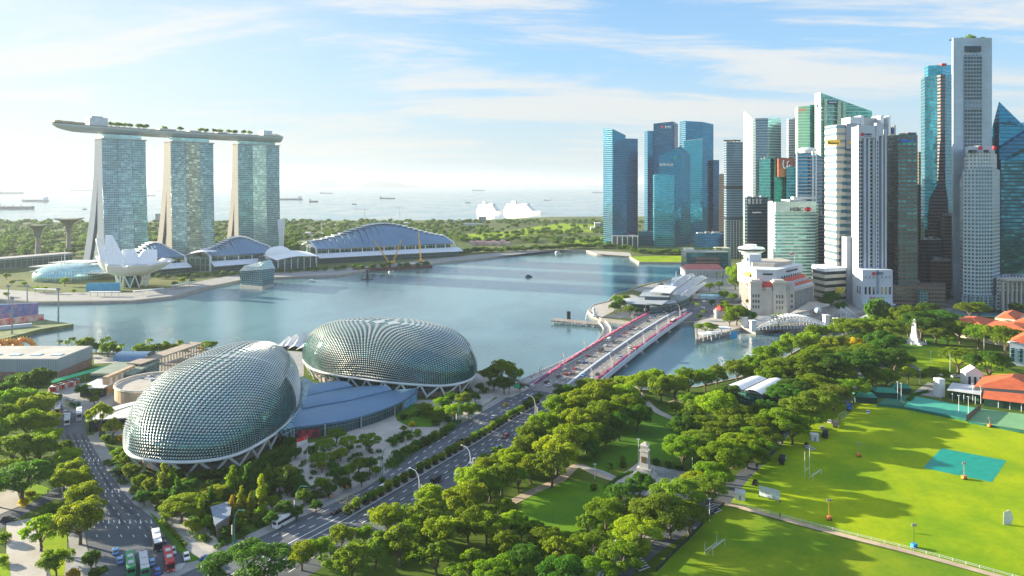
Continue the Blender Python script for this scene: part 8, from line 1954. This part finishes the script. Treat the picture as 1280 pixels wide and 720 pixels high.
G_('on the shore behind the warehouse', [(107,428,22,'round','mid'),(135,436,22,'round','mid'),(175,437,20,'round','mid'),(190,437,20,'round','mid'),(207,436,20,'round','bright'),(220,435,16,'round','mid'),(250,437,13,'shrub','gold'),(265,431,14,'round','mid'),(257,431,14,'round','mid'),(120,433,14,'round','dark'),(146,438,12,'round','mid'),(232,438,14,'round','mid')])
G_('at the bottom left of the drive', [(310,704,112,'rain','dark',.72)])
G_('in the row right of the drive', [(377,693,40,'round','bright'),(401,684,32,'round','mid'),(427,670,34,'round','bright'),(484,648,50,'round','bright'),(530,643,50,'loose','bright'),(537,620,38,'round','bright'),(440,700,54,'loose','olive'),(470,690,46,'loose','olive'),(500,680,58,'loose','olive'),(552,665,50,'round','bright'),(580,624,58,'round','bright'),(590,601,48,'round','bright'),(612,604,46,'round','mid'),
    (608,585,36,'round','bright'),(627,596,46,'round','mid'),(545,697,50,'loose','olive'),(585,655,50,'round','mid'),(525,672,36,'round','mid'),(455,668,26,'round','mid'),(628,640,44,'loose','mid')])
G_('in the lower park', [(608,660,46,'round','mid'),(640,655,44,'loose','bright'),(632,680,42,'round','mid'),(656,692,50,'rain','dark'),(620,712,60,'rain','mid'),(684,668,44,'rain','mid'),(698,690,50,'loose','bright'),(701,712,64,'rain','dark'),(735,680,54,'rain','mid'),(745,712,60,'rain','mid'),(757,636,56,'rain','mid'),(780,616,50,'rain','dark'),(800,606,36,'round','dark'),(774,694,64,'rain','mid'),(670,665,36,'loose','mid'),
    (652,660,34,'round','mid'),(590,706,46,'loose','mid'),(735,655,36,'loose','mid'),(804,640,54,'rain','olive'),(575,714,44,'rain','mid'),(660,716,40,'rain','olive')])
G_('left of the small pitch', [(824,636,74,'rain','olive'),(848,616,72,'rain','olive'),(800,662,64,'rain','yellow'),(887,608,50,'rain','olive'),(862,640,54,'rain','mid'),(790,684,50,'rain','mid'),(870,600,44,'rain','yellow'),(838,652,44,'rain','olive')])
G_('in the upper park by the bridge', [(665,542,40,'round','mid'),(681,530,42,'round','mid'),(698,508,40,'round','mid'),(720,505,44,'round','bright'),(745,494,46,'round','bright'),(757,518,50,'round','mid'),(780,494,42,'round','bright'),(784,508,46,'round','mid'),(797,519,40,'round','dark'),(721,530,50,'round','bright'),(741,528,46,'round','mid'),(712,550,46,'round','bright'),(696,566,60,'round','yellow',.9),(733,544,46,'round','mid'),(774,530,42,'round','dark'),
    (708,492,34,'round','dark'),(735,484,32,'round','mid'),(690,584,54,'loose','olive'),(655,560,44,'round','mid'),(640,575,40,'round','bright'),(664,585,40,'round','bright'),(648,598,36,'loose','mid'),(757,545,36,'round','dark'),(740,562,30,'round','dark'),(672,552,34,'round','dark'),(758,484,30,'round','bright'),(622,575,26,'round','bright'),(765,500,34,'round','bright')])
G_('around the memorial lawn', [(779,580,12,'shrub','dark'),(820,577,13,'shrub','dark'),(835,581,13,'shrub','dark'),(847,584,13,'shrub','dark'),(762,582,11,'shrub','dark'),(865,590,9,'shrub','dark'),(742,609,12,'shrub','mid'),(778,572,0.1+9,'shrub','mid')])
G_('right of the memorial lawn', [(853,558,56,'rain','mid'),(872,548,50,'rain','olive'),(904,568,64,'rain','mid',1.1),(921,554,56,'rain','bright'),(934,562,46,'rain','mid'),(937,543,42,'rain','mid'),(855,537,40,'round','dark'),(895,538,48,'rain','mid'),(880,530,44,'rain','mid'),(893,590,54,'rain','mid'),(918,530,44,'rain','olive'),(862,528,36,'round','dark'),(946,572,36,'rain','mid'),(956,556,36,'rain','mid')])
G_('on the near river bank', [(800,478,34,'round','bright'),(814,470,32,'round','bright'),(826,484,38,'round','mid'),(843,481,40,'round','bright'),(861,474,38,'round','mid'),(881,473,32,'round','mid'),(896,468,32,'round','olive'),(921,462,34,'round','olive'),(937,457,30,'round','mid'),(951,454,30,'round','mid'),(958,444,34,'round','mid'),(936,466,28,'round','bright'),(976,438,30,'round','mid'),(989,428,30,'round','bright'),(1004,431,32,'round','mid'),(1012,424,30,'round','bright'),
    (788,470,22,'round','yellow'),(776,474,20,'round','bright'),(1035,432,28,'round','yellow'),(1048,428,24,'round','olive'),(1068,430,24,'round','gold'),(1026,436,28,'round','bright'),(1020,415,26,'round','mid'),(897,507,52,'round','bright'),(921,516,50,'rain','mid'),(908,494,36,'round','dark'),(870,512,30,'round','olive'),(860,500,26,'round','mid'),(845,510,20,'round','olive')])
G_('between river and field', [(1054,404,34,'rain','mid'),(1067,409,46,'rain','mid'),(1084,407,46,'rain','mid'),(1108,409,50,'rain','mid'),(1040,412,30,'rain','mid'),(974,457,48,'rain','mid'),(1007,452,54,'rain','mid'),(1034,454,56,'rain','dark'),(1066,451,58,'rain','dark'),(1093,448,56,'rain','dark'),(1118,445,48,'rain','dark'),(1102,430,40,'round','dark'),(1090,468,34,'round','mid'),(1108,471,32,'round','mid'),(1135,467,22,'loose','yellow',1.2),(1150,470,18,'round','mid'),
    (1170,466,32,'rain','mid'),(992,483,48,'rain','dark'),(1019,477,48,'rain','mid'),(980,490,48,'rain','dark'),(1042,489,48,'rain','olive'),(1066,483,44,'rain','mid'),(1025,498,50,'rain','olive'),(1001,507,54,'rain','olive'),(977,523,60,'rain','mid'),(955,516,40,'round','dark'),(950,528,48,'rain','mid'),(1054,470,36,'round','mid'),(960,470,34,'round','mid'),(1000,468,38,'round','mid'),(1080,420,34,'rain','dark'),(1120,425,26,'rain','mid'),(955,544,44,'rain','mid'),(990,532,46,'rain','mid'),(1010,520,40,'rain','olive'),(1080,436,36,'rain','mid'),(1050,440,36,'rain','olive'),(1020,440,36,'rain','mid')])
G_('near obelisk and civic museum', [(1152,400,50,'rain','dark'),(1131,394,40,'round','mid'),(1173,395,44,'rain','dark'),(1212,384,36,'rain','mid',.9),(1224,386,26,'round','mid'),(1170,411,36,'rain','mid'),(1200,413,34,'round','mid'),(1223,418,36,'round','mid'),(1256,422,46,'round','mid'),(1274,418,30,'round','dark'),(1197,443,46,'rain','mid'),(1218,444,38,'rain','mid'),(1237,451,54,'rain','dark'),(1094,404,24,'round','mid'),(1110,396,30,'round','mid'),(1271,384,20,'round','dark'),
    (1135,406,30,'round','mid'),(1190,400,26,'round','dark'),(1185,420,24,'rain','mid'),(1160,388,30,'round','dark'),(1205,482,9,'shrub','bright'),(1198,480,9,'shrub','bright'),(1212,484,9,'shrub','bright'),(1190,478,8,'shrub','mid')])
G_('around the grand hotel', [(922,342,30,'round','bright'),(919,352,20,'round','mid'),(921,392,30,'round','mid'),(925,405,34,'round','mid'),(912,398,20,'round','mid'),(922,417,24,'round','dark'),(946,377,28,'loose','brown'),(905,368,14,'round','mid'),(916,371,14,'round','mid'),(887,358,13,'round','bright'),(899,356,11,'round','mid'),(890,378,10,'round','dark'),(900,384,12,'round','mid'),(884,408,30,'rain','mid',.7),(973,398,20,'round','mid'),(960,401,22,'round','mid'),(1000,389,9,'round','dark'),(1096,380,36,'shrub','dark',1.5),
    (1040,372,22,'round','dark'),(1032,378,18,'round','dark'),(1052,384,18,'round','dark'),(1115,384,16,'round','dark'),(1130,382,18,'round','dark'),(1150,384,18,'round','dark'),(1165,382,16,'round','dark'),(1100,400,16,'round','mid'),(936,396,22,'round','dark'),(870,352,9,'round','mid'),(905,379,11,'round','mid'),(874,396,9,'round','dark'),(880,391,9,'loose','mid'),(1185,372,14,'round','dark'),(1155,372,18,'round','dark'),(910,384,14,'round','bright'),(1270,372,14,'round','mid')])
G_('beside the disc pavilion', [(768,384,16,'round','dark'),(775,380,18,'round','dark'),(781,374,14,'round','mid'),(770,374,12,'round','mid'),(787,387,14,'round','mid'),(818,364,8,'round','mid'),(826,357,8,'round','dark'),(838,373,8,'shrub','mid'),(796,388,10,'round','dark')])
shore = []
for i in range(34):
    px = 757+i*3.9; py = 307+ (i*.28 if px < 790 else 6.5+ (px-790)*.03)+rg.uniform(-1, 1); 
    if py > 0: shore.append((px, py if px < 860 else py-2, rg.uniform(8, 12), 'far', rg.choice(['dark', 'mid', 'mid'])))

for i in range(38):
    px = 556+i*5.3+rg.uniform(-1.5, 1.5); py = 315.5-(px-556)*.045+rg.uniform(-1.2, .8); shore.append((px, py, rg.uniform(9, 13), 'far', rg.choice(['dark', 'dark', 'mid'])))

for i in range(30):
    px = 200+i*11.5+rg.uniform(-2, 2); py = (345.5-(px-200)*.047)+rg.uniform(-1, .5); shore.append((px, py, rg.uniform(8, 11), 'far', rg.choice(['dark', 'mid', 'mid'])))
SH = list(shore)
G_('beside the glass drum and museum', [(44,361,9,'far','bright'),(56,361,9,'far','bright'),(81,352,13,'far','bright'),(30,355,8,'far','mid'),(15,353,8,'far','mid'),(8,368,8,'far','mid'),(92,364,7,'far','mid'),(100,343,12,'far','mid'),(228,350,10,'far','mid'),(218,355,9,'far','mid'),(8,345,10,'far','mid'),(240,352,9,'far','dark')])
# ---- palms
def mk_palm(h=9, crown=2.6, seed=1):
    rnd = random.Random(seed); t = thing('palm_tree', '', 'palm'); MB().tube([(0,0,-.2), (.15,0,h*.5), (.05,0,h)], .24, 6, .15).build('trunk', M_bark, t); vs = []; fs = []
    for k in range(22):
        a = k*2.399; up = rnd.uniform(.2, 1.1); L = crown*rnd.uniform(.8, 1.1); pr = None
        for j in range(6):
            t_ = j/5; r = L*t_; z = h+up*L*.8*t_-1.1*L*t_*t_; w = .42*math.sin(math.pi*min(1, t_*.85+.12)); q = V((r*math.cos(a)+.05, r*math.sin(a), z)); n = V((-math.sin(a), math.cos(a), 0))*w
            vs += [q-n+V((0,0,-w*.6)), q, q+n+V((0,0,-w*.6))]
            if j: b = len(vs)-6; fs += [(b, b+1, b+4, b+3), (b+1, b+2, b+5, b+4)]
    m = MB(); m.v = vs; m.f = fs; m.build('fronds', LM['bright'], t); return t
palm = mk_palm(); first = True
plist = [(75,424.5),(84,427),(97,426),(90,425),(134,422),(142,426),(152,432),(187,427),(197,429),(206,428),(225,429),(235,432),(259,430),(128,425)]
for i, (px, py) in enumerate(sorted(plist)):
    Y = H*F/((py-HZ)+18); p = V(((px-CX)*Y/F, Y, 0)); Yq = p.y
    for _ in range(20):
        if in_poly(p, nearp): break
        p = p*.995
    place(palm, first, p, i*1.3, '%s tall palm from the left along the near shore' % ORD[i], 'palms along the near shore', 1.05+.12*((i*7) % 3)); first = False
for i, (px, py, w) in enumerate(((867,388,'nearest the bridge end'),(872,391,'right of the one at the bridge end'),(896,350,'behind the red roofed pier building'),(903,352,'rightmost behind the red roofed pier building'))):
    place(palm, False, G(px, py), i*2.1, 'palm on the square, '+w, 'palms on the square', 1.0)
# ---- clipped shrubs in pots on the median
M_potm = None
def mk_pot():
    t = thing('potted_shrub', '', 'potted shrub'); MB().box(-.75, .75, -.75, .75, 0, 1.1).build('planter_box', M_pot, t)
    rnd = np.random.RandomState(5); me = mesh_quads('foliage', leaves(rnd, [(0,0,1.9,1.5,1.5,1.1), (.5,.3,2.3,1.0,1.0,.8), (-.6,-.3,2.2,.9,.9,.8)], 900, .2), LM['mid']); o = bpy.data.objects.new('foliage', me); COL.objects.link(o); o.parent = t; return t
pp = mk_pot()
for i, q in enumerate(POTS[:36]):
    o = place(pp, i == 0, (q.x, q.y, .17), math.atan2(139.6, 77.7), '%s potted shrub from the bridge end in the median row of the drive' % ORD[i], 'potted shrubs on the median of the drive', (1.3, 1.3, 1.05+.35*((i*5) % 4)/4))
for o in list(COL.objects):
    if o.name.startswith('potted_shrub'):
        for c in o.children:
            if c.name.startswith('foliage'): c.material_slots[0].link = 'OBJECT'; c.material_slots[0].material = LM[['mid', 'mid', 'yellow', 'dark', 'mid', 'bright'][hash(o['label']) % 1 if False else (int(o.location.y) % 6)]]
# ---- hedges
def hedge(pts, w, h, lab, col='dark', n=None, z=.1):
    P_ = [G(a, b, z) for a, b in pts]; L = sum((b-a).length for a, b in zip(P_, P_[1:])); m = leafstrip(P_, w*.6, h, int(L*w*16*(1+h)), .26, int(L*10)); o = m.build('hedge', LM[col], None, lab, 'hedge')
    return o
hedge([(486,584),(500,573),(520,559)], 4.5, 1.6, 'low shaded hedge bed beside the pavement, lower one'); hedge([(517,560),(535,552),(548,545)], 4.5, 1.4, 'low hedge bed beside the pavement, middle one'); hedge([(553,541),(566,532),(572,527)], 3.5, 1.4, 'low hedge bed beside the pavement, upper one by the round lawn')
hedge([(486,552),(500,546),(512,541)], 3, 1.2, 'curving hedge bed on the forecourt, left one'); hedge([(504,523),(530,515),(556,522)], 3, 1.3, 'curving hedge round the small round lawn', 'mid')
hedge([(232,684),(215,664),(200,650)], 1.2, .8, 'thin low hedge along the avenue verge', 'mid'); hedge([(655,506),(668,498),(676,494)], 3, 1.2, 'dark hedge strip at the near end of the median', 'dark')
hedge([(845,512),(858,516),(868,512)], 6, 1.6, 'rounded hedge bed beside the park path', 'olive'); hedge([(1136,501),(1142,494),(1160,490)], 2, 1.2, 'dark hedge behind the teal court', 'dark'); hedge([(1060,478),(1085,474),(1110,476)], 3, 1.4, 'hedge between grove and cut through road', 'dark')
hedge([(758,610),(770,600),(790,590)], 1.5, .8, 'low hedge along the memorial plaza edge', 'dark')
# ---- sky deck greenery: small trees, each a thing
for i, (t, off) in enumerate([(.30+.018*k, -6+(k % 3)*4) for k in range(9)]+[(.45, -5), (.5, 2), (.56, -6)]+[(.63+.016*k, -6+(k % 3)*5) for k in range(11)]+[(.1, 0), (.13, 3), (.94, 2), (.97, -2)]):
    c = onsk(t, off); o = tree_obj('far', c, 10.5 if 0 < i < 23 else 6, 'dark' if i % 2 else 'mid', 1.0); o['label'] = '%s small tree on the sky deck counting from its pointed tip' % ORD[i]; o['group'] = 'small trees on the sky deck'
c0r = P(1213, 49, 710)
for i, (dx, w) in enumerate(((-14, 5), (-6, 6), (4, 10), (8, 7), (18, 7), (-18, 4))):
    o = tree_obj('far', V((c0r.x+dx*.9, c0r.y+6, Z(48.2, 706)-1.2)), w, 'mid', .9); o['label'] = '%s rooftop tree on the tallest pale slab tower' % ORD[i]; o['group'] = 'rooftop trees on the tallest pale slab tower'
for i in range(5):
    q = P(908+i*4.3, 177, 1100); o = tree_obj('far', V((q.x, q.y+6, q.z-1)), 7, 'brown' if i != 2 else 'mid', .8); o['label'] = '%s reddish roof garden tree on the grey blue tower' % ORD[i]; o['group'] = 'roof garden trees on the grey blue tower'
for i in range(8):
    q = P(872+i*4.2, 313, 945); o = tree_obj('far', V((q.x, q.y+3, q.z-.5)), 5.5, 'bright' if i % 2 else 'mid', .9); o['label'] = '%s roof garden shrub on the glass hotel' % ORD[i]; o['group'] = 'roof garden shrubs on the glass hotel'
# ---- far woods: ground cover of crowns nobody could count, one mesh
rnd = np.random.RandomState(9); blocks = []
cv = [p[0] for p in FARP]; arr = []
for me in cv:
    a = np.zeros(len(me.vertices)*3, dtype=np.float32); me.vertices.foreach_get('co', a); a = a.reshape(-1, 4, 3); arr.append(a)
def wood(n, fn, dens=1.0):
    for _ in range(n):
        r = fn()
        if r is None: continue
        px, py, w = r; p = G(px, py); a = arr[rnd.randint(3)]
        keep = rnd.rand(len(a)) < (.42 if p.y > 1300 else .6)*dens; a = a[keep]; s = w*p.y/F/13
        cc_ = a.mean(axis=1, keepdims=True); a = cc_+(a-cc_)*(1.5 if p.y > 1300 else 1.25)
        th = rnd.rand()*6.28; Rm = np.array([[math.cos(th), math.sin(th), 0], [-math.sin(th), math.cos(th), 0], [0, 0, 1]]); v = a.reshape(-1, 3) @ Rm*s; v[:, 2] *= .95; v[:, 2] -= s*2.4; blocks.append(v+np.array([p.x, p.y, 0]))
def f1():   # gardens behind the hotel towers
    py = 279+44*rnd.rand()**1.15; px = -40+rnd.rand()*410
    return (px, py, rnd.uniform(7, 12)*(py-HZ)/80+2.5)
def f2():   # green strip beyond the halls
    py = 277+rnd.rand()**1.2*30; px = 345+rnd.rand()*415
    if px > 590 and rnd.rand() < .72 and not (py < 281 or 289 < py < 293.5 or 299 < py < 304): return None
    if px < 570 and py > 300: return None
    if 560 < px < 640 and 303 < py < 309: return None
    return (px, py, rnd.uniform(5, 9)*(py-HZ)/70+1.5)
def f3(): return (345+rnd.rand()*330, 311+rnd.rand()*3, 8)
wood(760, f1); wood(980, f2)
SI = iter(SH)
def f6():
    q = next(SI); return (q[0], q[1]+3, q[2])
wood(len(SH), f6, 1.3)
def f4():
    px = 757+rnd.rand()*540; py = 277+rnd.rand()*14; return (px, py, 8)
wood(160, f4)
def f5():
    px = 866+rnd.rand()*75; py = 300+rnd.rand()*26; return (px, py, rnd.uniform(8, 12))
wood(46, f5)
me = mesh_quads('far_woods', np.concatenate(blocks), leafmat('leaf far', (.06,.13,.016), (.12,.21,.022), .4)); o = bpy.data.objects.new('far_woods', me); COL.objects.link(o); o['kind'] = 'stuff'
# shrubs filling the park edges: undergrowth nobody could count
blocks = []
def under(poly_px, n, w0, w1):
    xs_ = [a for a, b in poly_px]; ys_ = [b for a, b in poly_px]; pl_ = GP(poly_px)
    for _ in range(n*3):
        px = rnd.uniform(min(xs_), max(xs_)); py = rnd.uniform(min(ys_), max(ys_)); p = G(px, py)
        if not in_poly(p.to_2d(), pl_): continue
        a = arr[rnd.randint(3)]; a = a[rnd.rand(len(a)) < .5]; s = rnd.uniform(w0, w1)/13; v = a.reshape(-1, 3)*s; v[:, 2] = (v[:, 2]-s*3.5)*.75; cc_ = None; blocks.append(v+np.array([p.x, p.y, 0]))
under([(140,548),(160,586),(200,618),(300,612),(372,560),(380,600),(350,640),(300,676),(262,690),(240,668),(205,645),(168,625),(132,580)], 170, 2.2, 4.5)
under([(384,560),(470,552),(480,590),(430,615),(372,640),(360,610)], 40, 2, 4)
under([(104,508),(120,510),(160,560),(150,590),(125,560)], 20, 2, 3.5)
dense = blocks; blocks = []
under([(380,700),(470,655),(560,600),(640,545),(700,500),(745,500),(700,560),(640,600),(600,640),(545,700),(400,716)], 150, 3, 6)
under([(965,465),(1010,440),(1120,440),(1140,460),(1060,495),(1000,520),(950,545),(900,575),(870,570),(890,530)], 110, 3.5, 7)
under([(600,690),(700,672),(780,655),(750,712),(600,716)], 60, 3, 5); under([(690,520),(760,490),(810,500),(770,535),(720,560)], 50, 3.5, 6)
me = mesh_quads('park_thicket', np.concatenate(blocks), LM['mid']); o = bpy.data.objects.new('park_thicket', me); COL.objects.link(o); o['kind'] = 'stuff'; blocks = dense
me = mesh_quads('undergrowth', np.concatenate(blocks), LM['dark']); o = bpy.data.objects.new('undergrowth', me); COL.objects.link(o); o['kind'] = 'stuff'
# ------------------------------------------------------------------ haze: one closed box of thin even air
hm = bpy.data.materials.new('haze'); hm.use_nodes = True; nt = hm.node_tree; nt.nodes.remove(bsdf(nt))
pv_ = nt_new(nt, 'ShaderNodeVolumePrincipled'); pv_.inputs['Color'].default_value = (.60, .68, .78, 1)
pv_.inputs['Density'].default_value = HAZE; pv_.inputs['Anisotropy'].default_value = .2
nt.links.new(pv_.outputs[0], nt.nodes['Material Output'].inputs['Volume'])
MB().box(-E-9000, E+9000, -2500, E+9000, -12, 330).build('haze', hm, kind='stuff')
